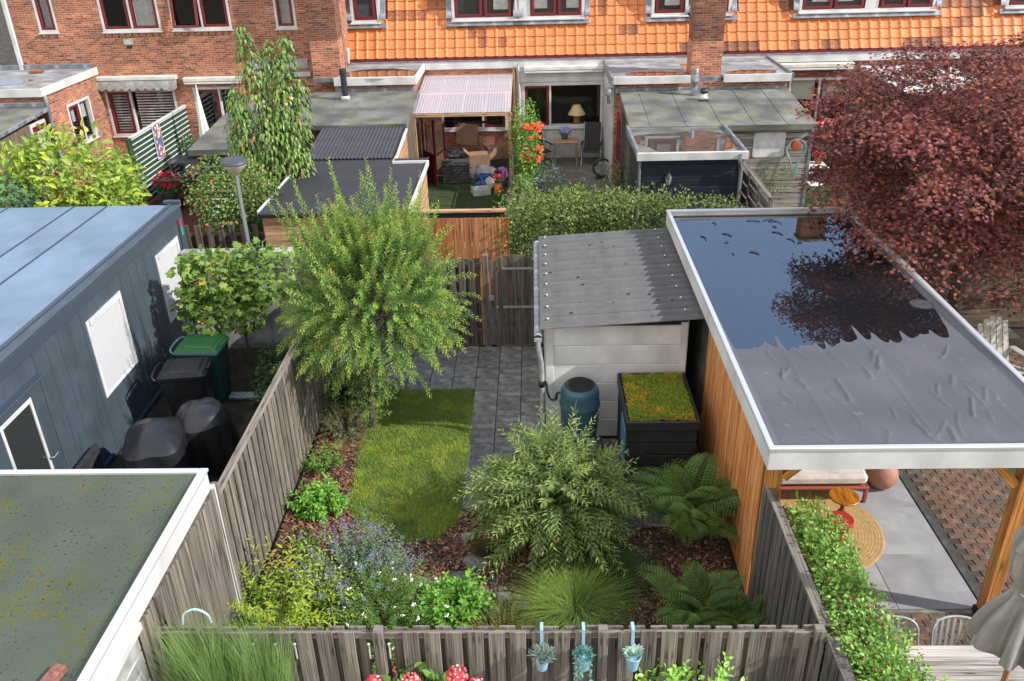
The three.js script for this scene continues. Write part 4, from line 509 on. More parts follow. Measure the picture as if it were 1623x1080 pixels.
const blob = (cx, cz, rx, rz, y, sd) => { const pts = []; for (let k = 0; k < 40; k++) { const a = k / 40 * 6.28318, n = 0.72 + 0.55 * vn(k / 40 * 7, 0.5, 7, 3, sd); pts.push([cx + Math.cos(a) * rx * n, cz + Math.sin(a) * rz * n]); } return poly(pts, y); };
const waterM = P(lin(0.06, 0.055, 0.05), 0.03, { ior: 1.9 });
// --- brick gable house, left ---
{
  const h = thing('brick_house', 'red-brown brick house end with white-framed red windows and striped awning', 'house'), z = -27;
  const ups = [[-14.95, -14.36, 4.22, 5.6], [-13.0, -11.2, 4.2, 5.6], [-10.87, -9.06, 4.2, 5.6], [-7.72, -7.09, 4.18, 5.6]], lows = [[-13.42, -11.2, 1.05, 2.5], [-10.62, -9.3, 0.4, 2.52]];
  mesh(h, 'wall', wallGeo(-15.7, -5.75, 0, 6.6, [...ups, ...lows], 0.25), mats.brick, 0, 0, z); bx(h, 'side_wall', mats.brick, -5.999, -5.751, 0, 6.6, -31, z - 0.252, 0.006, 0, 1); bx(h, 'side_wall', mats.brick, -15.69, -15.44, 0, 6.6, -31, z - 0.252, 0.006, 0, 1);
  roomBox(h, -15.4, -6.05, 0.1, 3.1, -29.4, z - 0.26); roomBox(h, -15.4, -6.05, 3.3, 6.4, -29.4, z - 0.26);
  slabRoof(h, 'roof', mats.zincRoof, -15.9, -5.6, 6.72, 6.75, z + 0.2, -31.2, 0.14); bx(h, 'verge_pipe', mats.white, -15.86, -15.72, 0, 6.6, z - 0.04, z + 0.06, 0.02);
  const wz = z - 0.06; windowAt(h, ...ups[0], wz, [[-14.87, -14.44, 'r', 'net']]); windowAt(h, ...ups[1], wz, [[-12.92, -12.14, 'r'], [-12.06, -11.28, 'r', 'net']]); windowAt(h, ...ups[2], wz, [[-10.79, -10.0, 'r', 'open'], [-9.92, -9.14, 'r']]); windowAt(h, ...ups[3], wz, [[-7.64, -7.17, 'r', 'curtain']]);
  windowAt(h, ...lows[0], wz, [[-13.34, -12.68, 'r'], [-12.6, -11.28, 'w']], { blinds: true }); windowAt(h, ...lows[1], wz, [[-10.54, -9.86, 'r'], [-9.78, -9.38, 'w']]);
  for (const [a, b, c, d] of ups) { seed(81); for (let k = 0, n = Math.round((b - a) / 0.07); k < n; k++) { const m = bx(h, 'soldier_brick', k % 3 ? mats.brick : mats.brickDark, a + k * (b - a) / n + 0.005, a + (k + 1) * (b - a) / n - 0.005, c - 0.16, c - 0.05, z + 0.001, z + 0.012, 0.003, k % 5, 1); } }
  bx(h, 'wall_vent', mats.whiteOld, -12.45, -12.15, 3.82, 3.98, z + 0.001, z + 0.02); bx(h, 'wall_grate', mats.blackRough, -12.38, -12.22, 3.72, 3.78, z + 0.001, z + 0.025);
  awning(h, -13.5, -11.0, 2.86, z + 0.05, true); awning(h, -10.8, -9.0, 2.78, z + 0.05, false); bx(h, 'white_panel', mats.whiteOld, -8.7, -6.9, 3.02, 3.3, z + 0.0015, z + 0.03); bx(h, 'window_lintel', mats.white, -8.6, -6.85, 2.78, 2.92, z + 0.0015, z + 0.06);
  chimney(h, -6.62, -5.76, -26.995, -26.35, 2.72, 7.2);
  // flat-roofed kitchen wing at the far left
  const e = thing('kitchen_wing', 'flat-roofed brick extension with white fascia and side window at far left', 'extension'); const X = -13.5;
  const sw = mesh(e, 'side_wall', wallGeo(23.65, 26.99, 0, 2.98, [[24.75, 26.15, 1.28, 2.5]], 0.22), mats.brick, X, 0, 0, rot90); windowAt(e, 24.75, 26.15, 1.28, 2.5, X - 0.05, [[24.83, 25.4, 'r', 'shade'], [25.48, 26.07, 'w', 'shade']], { ry: rot90 });
  bx(e, 'front_wall', mats.brick, -20, X - 0.23, 0, 2.98, -23.87, -23.65, 0.006, 0, 1); bx(e, 'interior', mats.room, -19, X - 0.9, 0.1, 2.9, -26.9, -23.95); slabRoof(e, 'flat_roof', mats.zincRoof, -20, X + 0.02, 3.14, 3.16, -23.62, -26.98, 0.05); mesh(e, 'rain_puddle', blob(-15.6, -24.9, 1.2, 0.5, 3.152, 5), waterM);
  bx(e, 'fascia', mats.white, -20, X + 0.06, 2.98, 3.2, -23.60, -23.55, 0.006); bx(e, 'fascia', mats.white, X + 0.02, X + 0.06, 2.98, 3.2, -26.98, -23.602, 0.006); bx(e, 'roof_upstand', mats.lead, -20, X - 0.05, 3.163, 3.3, -26.99, -26.95, 0.006);
  mesh(e, 'downpipe', tube([[X + 0.1, 3.0, -23.6], [X + 0.12, 2.8, -23.58], [X + 0.1, 2.5, -23.6], [X + 0.1, 0, -23.6]], 0.05, 20, 10), mats.galv); const lb = bx(e, 'loose_brick', mats.orangeWood[1], -15.2, -14.8, 3.17, 3.24, -26.4, -26.25);
  const g = thing('lean_to_shed', 'low felt-roofed shed with red side door at far left', 'shed'); slabRoof(g, 'felt_roof', mats.felt, -20, X + 0.1, 2.55, 2.72, -20.4, -23.52, 0.1); bx(g, 'roof_edge', mats.lead, X + 0.1, X + 0.17, 2.53, 2.63, -23.5, -20.4, 0.01); g.children[1].rotation.x = 0.054; bx(g, 'flashing', mats.lead, -20, X + 0.05, 2.72, 2.84, -23.6, -23.53, 0.01);
  bx(g, 'side_wall', mats.brownWood[1], X - 0.05, X, 0, 2.5, -22.6, -20.5); bx(g, 'door_frame', mats.white, X - 0.05, X + 0.02, 0, 2.42, -23.45, -22.65, 0.006); bx(g, 'red_door', mats.red, X + 0.021, X + 0.05, 0, 2.34, -23.37, -22.73, 0.006); bx(g, 'door_pane', mats.curtain, X + 0.051, X + 0.055, 1.0, 2.2, -23.25, -22.85, 0.001); bx(g, 'front_wall', mats.brownWood[1], -20, X - 0.052, 0, 2.45, -20.6, -20.5);
}
// --- middle house with plastic lean-to ---
{
  const h = thing('terraced_house', 'orange-tiled terraced house with cluttered plastic lean-to', 'house'), z = -27.3;
  const wins = [[-2.95, -0.85, 0.95, 2.25]]; mesh(h, 'wall', wallGeo(-5.74, -0.55, 0, 3.05, wins, 0.25), mats.brick, 0, 0, z); roomBox(h, -5.7, -0.6, 0.1, 3, -29.8, z - 0.27); windowAt(h, ...wins[0], z - 0.05, [[-2.87, -1.67, 'w'], [-1.59, -0.93, 'r']]);
  dormer(h, -5.62, -4.72, [[-5.5, -4.84, 'r']]); dormer(h, -2.5, -0.47, [[-2.4, -1.55, 'r'], [-1.5, -0.66, 'r', 1]]); tiledRoof(h, -5.74, -0.48, [[-5.72, -4.6], [-2.6, -0.3]], 91); { const q = []; for (let k = 0; k < 8; k++) { const [y, zz] = onRoof(k * 0.6); } bx(h, 'verge_board', mats.white, -5.745, -5.70, 3.0, 3.5, -27.6, -27.3); }
  // flat-roofed wing
  const e = thing('kitchen_wing', 'flat-roofed wing with puddles between the brick house and the lean-to', 'extension'); bx(e, 'wall', mats.brick, -5.74, -3.46, 0, 2.82, -27.29, -25.2, 0.006, 0, 1); slabRoof(e, 'flat_roof', mats.zincRoof, -5.74, -3.42, 2.99, 3.0, -25.12, -27.2, 0.05); mesh(e, 'rain_puddle', blob(-4.5, -25.9, 1.0, 0.75, 3.0, 8), waterM);
  bx(e, 'fascia', mats.white, -5.74, -3.36, 2.82, 3.05, -25.14, -25.07, 0.008); bx(e, 'fascia', mats.white, -3.42, -3.36, 2.82, 3.05, -27.2, -25.142, 0.008); bx(e, 'wall_flashing', mats.lead, -5.74, -3.47, 2.62, 2.72, -25.199, -25.15, 0.01);
  // felt-roofed outbuilding
  const o = thing('felt_outbuilding', 'grey felt-roofed outbuilding with black flue behind the plank shed', 'outbuilding');
  const r = slabRoof(o, 'felt_roof', mats.felt, -6.35, -3.3, 2.38, 2.64, -22.15, -25.15, 0.12); seamsOn(o, r, [-5.5, -4.75, -4.0], 2.38, 2.64, -22.15, -25.15); slabRoof(o, 'felt_roof', mats.felt, -8.4, -6.36, 2.28, 2.62, -20.3, -25.14, 0.14);
  bx(o, 'wall', mats.brownWood[0], -6.3, -3.34, 0, 2.27, -25.1, -22.3, 0.006, 0, 1); const grn = M(lin(0.022, 0.07, 0.035), 0.6); bx(o, 'green_wall', grn, -8.3, -6.4, 0, 2.16, -25.1, -20.6); for (let k = 0; k < 9; k++) bx(o, 'white_stripe', mats.white, -8.3, -6.4, 0.3 + k * 0.21, 0.335 + k * 0.21, -20.599, -20.575, 0.003);
  mesh(o, 'flue', lathe([[0, 0], [0.10, 0], [0.10, 0.12], [0.085, 0.13], [0.085, 0.7], [0.1, 0.72], [0.1, 0.86], [0.08, 0.86], [0, 0.84]], 20), mats.black, -5.3, 2.55, -24.4); mesh(o, 'flue_base', lathe([[0, 0.02], [0.14, 0.02], [0.12, 0.12], [0.105, 0.14], [0, 0.14]], 20), mats.white, -5.3, 2.54, -24.4);
  // lean-to of clear corrugated plastic
  const v = thing('plastic_lean_to', 'timber lean-to roofed in clear corrugated plastic over a cluttered patio', 'lean-to');
  const pc = P(lin(0.90, 0.88, 0.93), 0.22, { transmission: 0.72, thickness: 0, ior: 1.45 }); const ps = [-3.35, -2.68, -2.0, -1.34, -0.66];
  for (let k = 0; k < 4; k++) for (let j = 0; j < 2; j++) mesh(v, 'plastic_sheet', corrugated(ps[k] - 0.02, ps[k + 1] + 0.02, j ? 2.52 + 0.01 : 2.68, j ? 2.30 : 2.50, j ? -25.25 : -27.2, j ? -23.7 : -25.2, 0.076, 0.0045, false, 1, 1, 0.002), pc);
  const beam = (n, x0, x1, y, z0, z1, yy) => bx(v, n, mats.paleWood[0], x0, x1, y, y + 0.08, z0, z1, 0.006); beam('front_beam', -3.4, -0.6, 2.19, -23.78, -23.7); beam('wall_plate', -3.35, -0.6, 2.55, -27.25, -27.18);
  for (const x of [-3.3, -2.0, -0.7]) { const b = bx(v, 'rafter', mats.paleWood[1], x - 0.03, x + 0.03, 2.36, 2.44, -27.15, -23.8, 0.006); b.rotation.x = 0.108; } for (const y of [2.33, 2.45]) bx(v, 'purlin', mats.paleWood[1], -3.3, -0.65, y, y + 0.05, -24.7 - (y - 2.33) * 9, -24.64 - (y - 2.33) * 9, 0.005);
  for (const x of [-3.32, -0.68]) bx(v, 'post', mats.paleWood[0], x - 0.04, x + 0.04, 0, 2.185, -23.79, -23.71, 0.006); bx(v, 'post', mats.paleWood[1], -0.64, -0.58, 0, 2.9, -27.2, -27.12);
  { const pos = [], N = 20, K = 8, f = (i, k) => { const u = i / N, t = k / K; return [mixn(-3.1, -0.72, u), 2.15 - 0.28 * Math.sin(u * 2.6) * (0.4 + t) * 0.7 - t * 0.10, mixn(-23.66, -24.6, t)]; }; for (let i = 0; i < N; i++) for (let k = 0; k < K; k++) pos.push(...f(i, k), ...f(i + 1, k), ...f(i + 1, k + 1), ...f(i, k), ...f(i + 1, k + 1), ...f(i, k + 1)); mesh(v, 'shade_cloth', flat(pos), M(lin(0.03, 0.028, 0.027), 0.9, { side: THREE.DoubleSide })); }
  struct('artificial_turf', plane(-3.3, -0.75, -27.2, -19.7, 0.01), M(lin(0.045, 0.085, 0.02), 0.95, { map: rep(T.mott, 0.5) }));
}
// --- white-fronted house ---
{
  const h = thing('terraced_house', 'orange-tiled terraced house with white-painted back wall and big dark window', 'house'), z = -27.3;
  const wm = M(lin(0.70, 0.69, 0.66), 0.8, { map: rep(T.mottSoft, 1.2), bumpMap: rep(T.brickB, 3.52, 2.125), bumpScale: 0.006 }), wins = [[-0.36, 2.16, 0.98, 2.36]];
  mesh(h, 'wall', wallGeo(-0.545, 2.26, 0, 3.05, wins, 0.25), wm, 0, 0, z); roomBox(h, -0.53, 2.25, 0.1, 3, -29.8, z - 0.27); windowAt(h, ...wins[0], z - 0.05, [[-0.28, 0.47, 'r'], [0.54, 2.08, 'w']]); for (let k = 0; k < 3; k++) bx(h, 'weatherboard', mats.white, -0.52, 2.24, 2.40 + k * 0.16, 2.552 + k * 0.16, z + 0.001, z + 0.02 - (k % 2) * 0.003, 0.006);
  awning(h, -0.3, 2.16, 2.84, z + 0.06, false); mesh(h, 'downpipe', tube([[-0.5, 2.95, -27.1], [-0.47, 2.7, -27.22], [-0.47, 0, -27.22]], 0.045, 16, 10), mats.white);
  dormer(h, -0.44, 1.58, [[-0.38, -0.08, 'p'], [-0.06, 0.72, 'r', -1], [0.76, 1.5, 'r', 1]]); dormer(h, 3.62, 4.74, [[3.74, 4.6, 'r', 1]]); tiledRoof(h, -0.48, 4.78, [[-0.48, 1.7], [3.5, 4.78]], 92);
  const lamp = thing('table_lamp', 'table lamp with cream shade behind the big dark window', 'table lamp', 1.36, 1.02, -27.62); mesh(lamp, 'lamp_base', lathe([[0, 0], [0.10, 0], [0.11, 0.04], [0.09, 0.25], [0.05, 0.3], [0, 0.3]], 20), M(lin(0.35, 0.16, 0.04), 0.5)); mesh(lamp, 'lamp_shade', lathe([[0.10, 0.60], [0.11, 0.6], [0.28, 0.30], [0.27, 0.30], [0.10, 0.59]], 28), M(lin(0.75, 0.58, 0.32), 0.9)); bx(h, 'window_board', mats.white, -0.3, 2.1, 0.96, 1.01, z - 0.45, z - 0.26);
  // right wing pair under one zinc roof with the tall chimney
  const e = thing('kitchen_wing', 'double flat-roofed brick wing either side of the tall chimney', 'extension'); bx(e, 'wall', mats.brick, 2.27, 7.05, 0, 2.84, -27.5, -24.55, 0.006, 0, 1);
  for (const [a, b] of [[2.2, 4.33], [5.24, 7.1]]) { slabRoof(e, 'flat_roof', mats.zincRoof, a, b, 2.99, 3.0, -24.42, -27.45, 0.05); bx(e, 'fascia', mats.white, a, b, 2.83, 3.04, -24.42, -24.36, 0.008); mesh(e, 'rain_puddle', blob(a < 3 ? 3.5 : 6.2, -24.95, a < 3 ? 0.85 : 0.75, 0.32, 3.0, a < 3 ? 11 : 14), waterM); }
  bx(e, 'fascia', mats.galv, 2.14, 2.2, 2.78, 3.04, -27.45, -24.36, 0.008); bx(e, 'fascia', mats.lead, 7.1, 7.16, 2.83, 3.05, -27.45, -24.36, 0.008); bx(e, 'wall_flashing', mats.lead, 2.28, 7.04, 2.56, 2.7, -24.549, -24.5, 0.012); chimney(e, 4.37, 5.2, -25.4, -24.6, 2.85, 6.15); bx(e, 'side_wall', mats.white, 2.18, 2.262, 0, 2.78, -27.2, -24.6, 0.004);
  mesh(e, 'rain_head', lathe([[0, 0], [0.05, 0], [0.05, 0.2], [0.09, 0.22], [0.1, 0.42], [0, 0.42]], 12), mats.galv, 2.1, 2.3, -24.5);
  const o = thing('felt_outbuilding', 'grey felt-roofed outbuilding with grey plank front and two vents', 'outbuilding'); const r = slabRoof(o, 'felt_roof', mats.felt, 2.4, 7.05, 2.32, 2.62, -21.55, -24.5, 0.14); seamsOn(o, r, [2.95, 3.85, 4.72, 5.55, 6.35], 2.32, 2.62, -21.55, -24.5);
  seed(85); const gp = [0, 1, 2].map(i => woodMat(...[[0.50, 0.48, 0.46], [0.56, 0.54, 0.52], [0.45, 0.43, 0.42]][i], 0.8, 0.9)); for (let k = 0; k < 14; k++) bx(o, 'plank', gp[k % 3], 4.95, 6.98, 0.02 + k * 0.158, 0.168 + k * 0.158, -21.78 - (k % 2) * 0.003, -21.75, 0.01, k % 5, 0); bx(o, 'corner_trim', mats.galv, 6.98, 7.06, 0, 2.2, -21.8, -21.73, 0.006); bx(o, 'wall', mats.darkWood[0], 2.5, 6.97, 0, 2.2, -24.5, -21.8); bx(o, 'wall_box', mats.black, 6.86, 6.94, 1.88, 1.97, -21.75, -21.7);
  mesh(o, 'flue', lathe([[0, 0], [0.09, 0], [0.09, 0.25], [0.075, 0.26], [0.075, 0.36], [0.12, 0.4], [0.12, 0.44], [0.09, 0.6], [0.08, 0.62], [0.08, 0.76], [0, 0.77]], 20), mats.galv, 4.4, 2.52, -24.05); mesh(o, 'vent', lathe([[0, 0], [0.15, 0], [0.10, 0.07], [0.08, 0.16], [0, 0.16]], 20), mats.white, 4.58, 2.55, -23.6); mesh(o, 'vent_cap', lathe([[0, 0], [0.1, 0], [0.11, 0.05], [0.08, 0.12], [0, 0.13]], 20), mats.black, 4.58, 2.72, -23.6);
  // navy shed
  const n = thing('navy_shed', 'navy plank shed with white-edged flat roof holding rainwater', 'shed'); const nv = M(lin(0.018, 0.027, 0.045), 0.5, { map: rep(T.mottSoft, 1.1) }); for (let k = 0; k < 13; k++) bx(n, 'plank', nv, 2.42, 4.6, 0.03 + k * 0.172, 0.197 + k * 0.172, -18.98, -18.945 - (k % 2) * 0.003, 0.012, k % 5, 0); for (let k = 0; k < 13; k++) bx(n, 'side_plank', nv, 2.40, 2.419, 0.03 + k * 0.172, 0.197 + k * 0.172, -21.4, -18.95, 0.006, k % 5, 2); bx(n, 'core', nv, 2.43, 4.58, 0, 2.2, -21.4, -18.99);
  slabRoof(n, 'flat_roof', mats.felt, 2.36, 4.66, 2.33, 2.33, -18.88, -21.45, 0.08); mesh(n, 'rain_puddle', blob(3.5, -20.0, 1.25, 1.15, 2.335, 21), waterM); bx(n, 'fascia', mats.white, 2.28, 4.74, 2.22, 2.40, -18.88, -18.80, 0.008); bx(n, 'fascia', mats.lead, 2.28, 2.355, 2.25, 2.41, -21.4, -18.882, 0.008); bx(n, 'fascia', mats.lead, 4.665, 4.74, 2.25, 2.41, -21.4, -18.882, 0.008);
  mesh(n, 'downpipe', tube([[4.55, 2.35, -18.76], [4.55, 2.15, -18.76], [4.6, 2.05, -18.84], [4.6, 0, -18.84]], 0.04, 20, 10), mats.galv); mesh(n, 'corner_pipe', tube([[2.36, 2.2, -18.9], [2.36, 0, -18.9]], 0.03, 4, 8), mats.galv); bx(n, 'corner_post', mats.galv, 4.6, 4.68, 0, 2.22, -19.0, -18.92);
  const ln = thing('wall_lantern', 'dark wall lantern on the navy shed', 'wall lantern', 3.0, 1.68, -18.93); mesh(ln, 'bracket', cbox(0.08, 0.22, 0.03, 0.01), mats.black, 0, 0.1, 0); mesh(ln, 'lantern_body', lathe([[0, -0.02], [0.045, 0], [0.08, 0.14], [0.085, 0.15], [0, 0.16]], 6), M(lin(0.35, 0.37, 0.38), 0.2), 0, 0, 0.12); mesh(ln, 'lantern_roof', lathe([[0.1, 0.15], [0.06, 0.22], [0.02, 0.25], [0, 0.28]], 6), mats.black, 0, 0, 0.12);
}
// --- right-hand house ---
{
  const h = thing('terraced_house', 'orange-tiled terraced house behind the red maple', 'house'), z = -27.3, wins = [[7.9, 9.78, 0.9, 2.36]];
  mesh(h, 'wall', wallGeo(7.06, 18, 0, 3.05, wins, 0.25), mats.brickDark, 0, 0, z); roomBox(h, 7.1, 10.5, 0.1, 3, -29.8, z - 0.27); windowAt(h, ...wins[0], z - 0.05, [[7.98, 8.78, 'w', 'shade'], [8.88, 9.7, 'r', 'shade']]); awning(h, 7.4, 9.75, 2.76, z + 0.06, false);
  dormer(h, 4.82, 6.05, [[4.9, 5.4, 'r', 1], [5.45, 5.97, 'r']]); dormer(h, 8.1, 12.2, [[8.2, 9.1, 'r', 1], [9.15, 10.05, 'r', -1], [10.1, 10.5, 'p'], [10.55, 11.3, 'r'], [11.35, 12.1, 'r', 1]]); dormer(h, 14.3, 16.5, [[14.4, 15.3, 'r'], [15.4, 16.4, 'r', 1]]); tiledRoof(h, 4.78, 18, [[4.78, 6.2], [7.95, 12.35], [14.2, 16.7]], 93);
  const s = thing('plank_screen', 'grey plank screen roofed in white between the gardens on the right', 'screen'); for (let k = 0; k < 13; k++) bx(s, 'plank', mats.greyWood[k % 3], 9.9, 9.94, 0.03 + k * 0.2, 0.222 + k * 0.2, -27.1, -23.6, 0.006, k % 5, 2); slabRoof(s, 'white_roof', mats.white, 9.96, 12.5, 2.62, 2.7, -23.5, -27.2, 0.06); bx(s, 'post', mats.galv, 9.8, 9.86, 0, 2.6, -27.1, -27.0);
  chimney(h, 9.7, 10.6, -30.4, -29.8, 5.6, 8.9);
}
// ================= plants =================
const SHAPES = {
  lance: { v: [[0, 0, 0], [0.42, -0.5, 0.10], [1, 0, -0.06], [0.42, 0.5, 0.10]], t: [0, 1, 2, 0, 2, 3] },
  ovate: { v: [[0, 0, 0], [0.30, -0.46, 0.10], [0.68, -0.36, 0.07], [1, 0, -0.10], [0.68, 0.36, 0.07], [0.30, 0.46, 0.10], [0.5, 0, 0.02]], t: [0, 1, 6, 1, 2, 6, 2, 3, 6, 3, 4, 6, 4, 5, 6, 5, 0, 6] },
  droop: { v: [[0, 0, 0], [0.28, -0.5, 0.10], [0.62, -0.42, 0.02], [1, 0, -0.22], [0.62, 0.42, 0.02], [0.28, 0.5, 0.10], [0.45, 0, 0.06]], t: [0, 1, 6, 1, 2, 6, 2, 3, 6, 3, 4, 6, 4, 5, 6, 5, 0, 6] },
  maple: (() => { const v = [[0.25, 0, 0]], t = []; for (const [a, l] of [[0, 0.78], [0.66, 0.66], [-0.66, 0.66], [1.4, 0.46], [-1.4, 0.46]]) { const i = v.length, w = 0.10; v.push([0.25 + Math.cos(a) * l, Math.sin(a) * l, -0.06], [0.25 + Math.cos(a + 0.38) * l * 0.42, Math.sin(a + 0.38) * l * 0.42, 0.03], [0.25 + Math.cos(a - 0.38) * l * 0.42, Math.sin(a - 0.38) * l * 0.42, 0.03]); t.push(0, i + 2, i, 0, i, i + 1); } return { v, t }; })(),
  vine: (() => { const v = [[0.3, 0, 0.05]], t = [], R = [0.62, 0.42, 0.55, 0.38, 0.48, 0.3, 0.34]; const pts = []; for (let k = -6; k <= 6; k++) pts.push([k * 0.42, R[Math.abs(k)]]); for (const [a, r] of pts) v.push([0.3 + Math.cos(a) * r, Math.sin(a) * r, r > 0.45 ? -0.06 : 0.0]); for (let k = 1; k < pts.length; k++) t.push(0, k, k + 1); return { v, t }; })(),
  petal: { v: [[0, 0, 0], [0.6, -0.5, 0.05], [1, 0, 0.1], [0.6, 0.5, 0.05]], t: [0, 1, 2, 0, 2, 3] },
};
const nrm = a => { const l = Math.hypot(a[0], a[1], a[2]) || 1; return [a[0] / l, a[1] / l, a[2] / l]; };
const crs = (a, b) => [a[1] * b[2] - a[2] * b[1], a[2] * b[0] - a[0] * b[2], a[0] * b[1] - a[1] * b[0]];
const rv = () => { const z = rr(-1, 1), a = rr(0, 6.28318), r = Math.sqrt(1 - z * z); return [r * Math.cos(a), z, r * Math.sin(a)]; };
const add3 = (a, b, k = 1) => [a[0] + b[0] * k, a[1] + b[1] * k, a[2] + b[2] * k];
const mix3 = (a, b, t) => [mixn(a[0], b[0], t), mixn(a[1], b[1], t), mixn(a[2], b[2], t)];
const tint = (c, j = 0.25) => { const k = 1.35 + rr(-j, j), w = rr(-j, j) * 0.35; return [c[0] * k * (1 + w), c[1] * k, c[2] * k * (1 - w)]; };
class Leaves {
  constructor() { this.p = []; this.c = []; }
  add(p, d, n, len, wid, col, shape = 'lance') { d = nrm(d); let s = crs(d, n); if (Math.hypot(...s) < 1e-3) s = crs(d, [0.3, 0.2, 0.9]); s = nrm(s); n = crs(s, d); const S = SHAPES[shape]; const q = S.v.map(([u, v, z]) => [p[0] + d[0] * u * len + s[0] * v * wid + n[0] * z * len, p[1] + d[1] * u * len + s[1] * v * wid + n[1] * z * len, p[2] + d[2] * u * len + s[2] * v * wid + n[2] * z * len]); for (const i of S.t) { this.p.push(q[i][0], q[i][1], q[i][2]); this.c.push(col[0], col[1], col[2]); } }
  stick(a, b, r, col) { const d = nrm(add3(b, a, -1)), s = nrm(crs(d, [0.31, 0.5, 0.8])), t = crs(s, d), o = [0, 2.0944, 4.18879].map(k => add3([s[0] * Math.cos(k), s[1] * Math.cos(k), s[2] * Math.cos(k)], t, Math.sin(k))); for (let k = 0; k < 3; k++) { const j = (k + 1) % 3, A = add3(a, o[k], r), B = add3(a, o[j], r), C = add3(b, o[j], r * 0.7), D = add3(b, o[k], r * 0.7); for (const q of [A, B, C, A, C, D]) { this.p.push(...q); this.c.push(...col); } } }
  geo() { return flat(this.p, null, this.c); }
}
const leafM = P(0xffffff, 0.7, { vertexColors: true, side: THREE.DoubleSide, transmission: 0.35, thickness: 0, ior: 1.3 });
const glossLeafM = P(0xffffff, 0.36, { vertexColors: true, side: THREE.DoubleSide, transmission: 0.2, thickness: 0, ior: 1.4 });
const stemM = M(0xffffff, 0.85, { vertexColors: true });
const barkM = M(lin(0.16, 0.125, 0.095), 0.9, { map: rep(T.mott, 0.25), bumpMap: rep(T.woodB, 0.3, 0.8), bumpScale: 0.012 });
// a shoot: a bending stem with leaves up both sides
function shoot(L, S, p, d, len, n, o) {
  const { ll, lw, col, tip, droop = 0.3, ang = 0.9, shape = 'lance', stem = [0.12, 0.10, 0.05], sr = 0.003, from = 0.08, pairs = false, tj = 0.25 } = o; d = nrm(d); const ax = nrm(add3(rv(), [0, 0.2, 0])); let pos = p, dir = d; const K = 6, path = [p]; const step = len / K;
  for (let k = 0; k < K; k++) { dir = nrm(add3(dir, [rr(-0.06, 0.06), -droop * (0.4 + k / K) / K * 2, rr(-0.06, 0.06)])); pos = add3(pos, dir, step); path.push(pos); if (S) S.stick(path[k], pos, sr * (1 - k / K * 0.7), stem); }
  for (let i = 0; i < n; i++) { const t = from + (1 - from) * (i + 0.5) / n, f = t * K, k = Math.min(K - 1, Math.floor(f)), a = path[k], b = path[k + 1], q = mix3(a, b, f - k), dd = nrm(add3(b, a, -1)); let s = nrm(crs(dd, ax)); const sg = pairs ? (i % 2 ? 1 : -1) : 0, ph = pairs ? Math.floor(i / 2) % 2 * 1.5708 : i * 2.4; const u = crs(s, dd), sd = pairs ? add3([s[0] * Math.cos(ph) * sg, s[1] * Math.cos(ph) * sg, s[2] * Math.cos(ph) * sg], u, Math.sin(ph) * sg) : add3([s[0] * Math.cos(ph), s[1] * Math.cos(ph), s[2] * Math.cos(ph)], u, Math.sin(ph)); const e = add3([dd[0] * Math.cos(ang), dd[1] * Math.cos(ang), dd[2] * Math.cos(ang)], sd, Math.sin(ang)); const sc = (1 - 0.45 * Math.max(0, t - 0.7) / 0.3) * rr(0.75, 1.15); L.add(q, add3(e, [0, -0.12, 0]), add3([0, 1, 0], rv(), 0.5), ll * sc, lw * sc, tint(mix3(col, tip || col, Math.pow(t, 3)), tj), shape); }
  return path[K];
}
// leaves through the outer part of a rounded mass
function mass(L, c, r, n, o) { const { ll, lw, col, col2 = col, shape = 'ovate', shell = 0.55, up = 0.5, tj = 0.28, lump = 0.28, sd = 1, box = 0, spot } = o; for (let i = 0; i < n; i++) { let d = rv(); const k = Math.pow(rr(shell * shell * shell, 1), 1 / 3); let m = 1 + lump * (2 * vn(d[0] * 2.6 + 9, d[2] * 2.6 + d[1] * 1.7 + 9, 99, 99, sd) - 1); let q = d; if (box) { const b = Math.max(Math.abs(d[0]), Math.abs(d[1]), Math.abs(d[2])); q = mix3(d, [d[0] / b, d[1] / b, d[2] / b], box); m = 1 + lump * 0.5 * (2 * vn(d[0] * 9 + 9, d[2] * 9 + d[1] * 3 + 9, 99, 99, sd) - 1); } const p = [c[0] + q[0] * r[0] * k * m, Math.max(0.02, c[1] + q[1] * r[1] * k * m), c[2] + q[2] * r[2] * k * m]; const out = nrm(add3(add3(d, rv(), 0.8), [0, up, 0])); const dir = nrm(add3(add3(d, rv(), 0.9), [0, -0.25, 0])); const s = rr(0.7, 1.2); let cc = rnd() < 0.3 ? col2 : col; if (spot && rnd() < spot[1]) cc = spot[0]; L.add(p, dir, out, ll * s, lw * s, tint(cc, tj), shape); } }
const trunkTube = (pts, rs) => { const g = tube(pts, 1, 20, 9), n = g.attributes.position, cv = new THREE.CatmullRomCurve3(pts.map(p => V3(...p))); for (let i = 0; i <= 20; i++) { const c = cv.getPointAt(i / 20), f = i / 20 * (rs.length - 1), k = Math.min(rs.length - 2, Math.floor(f)), r = mixn(rs[k], rs[k + 1], f - k); for (let j = 0; j <= 9; j++) { const q = i * 10 + j; n.setXYZ(q, c.x + (n.getX(q) - c.x) * r, c.y + (n.getY(q) - c.y) * r, c.z + (n.getZ(q) - c.z) * r); } } g.computeVertexNormals(); return g; };
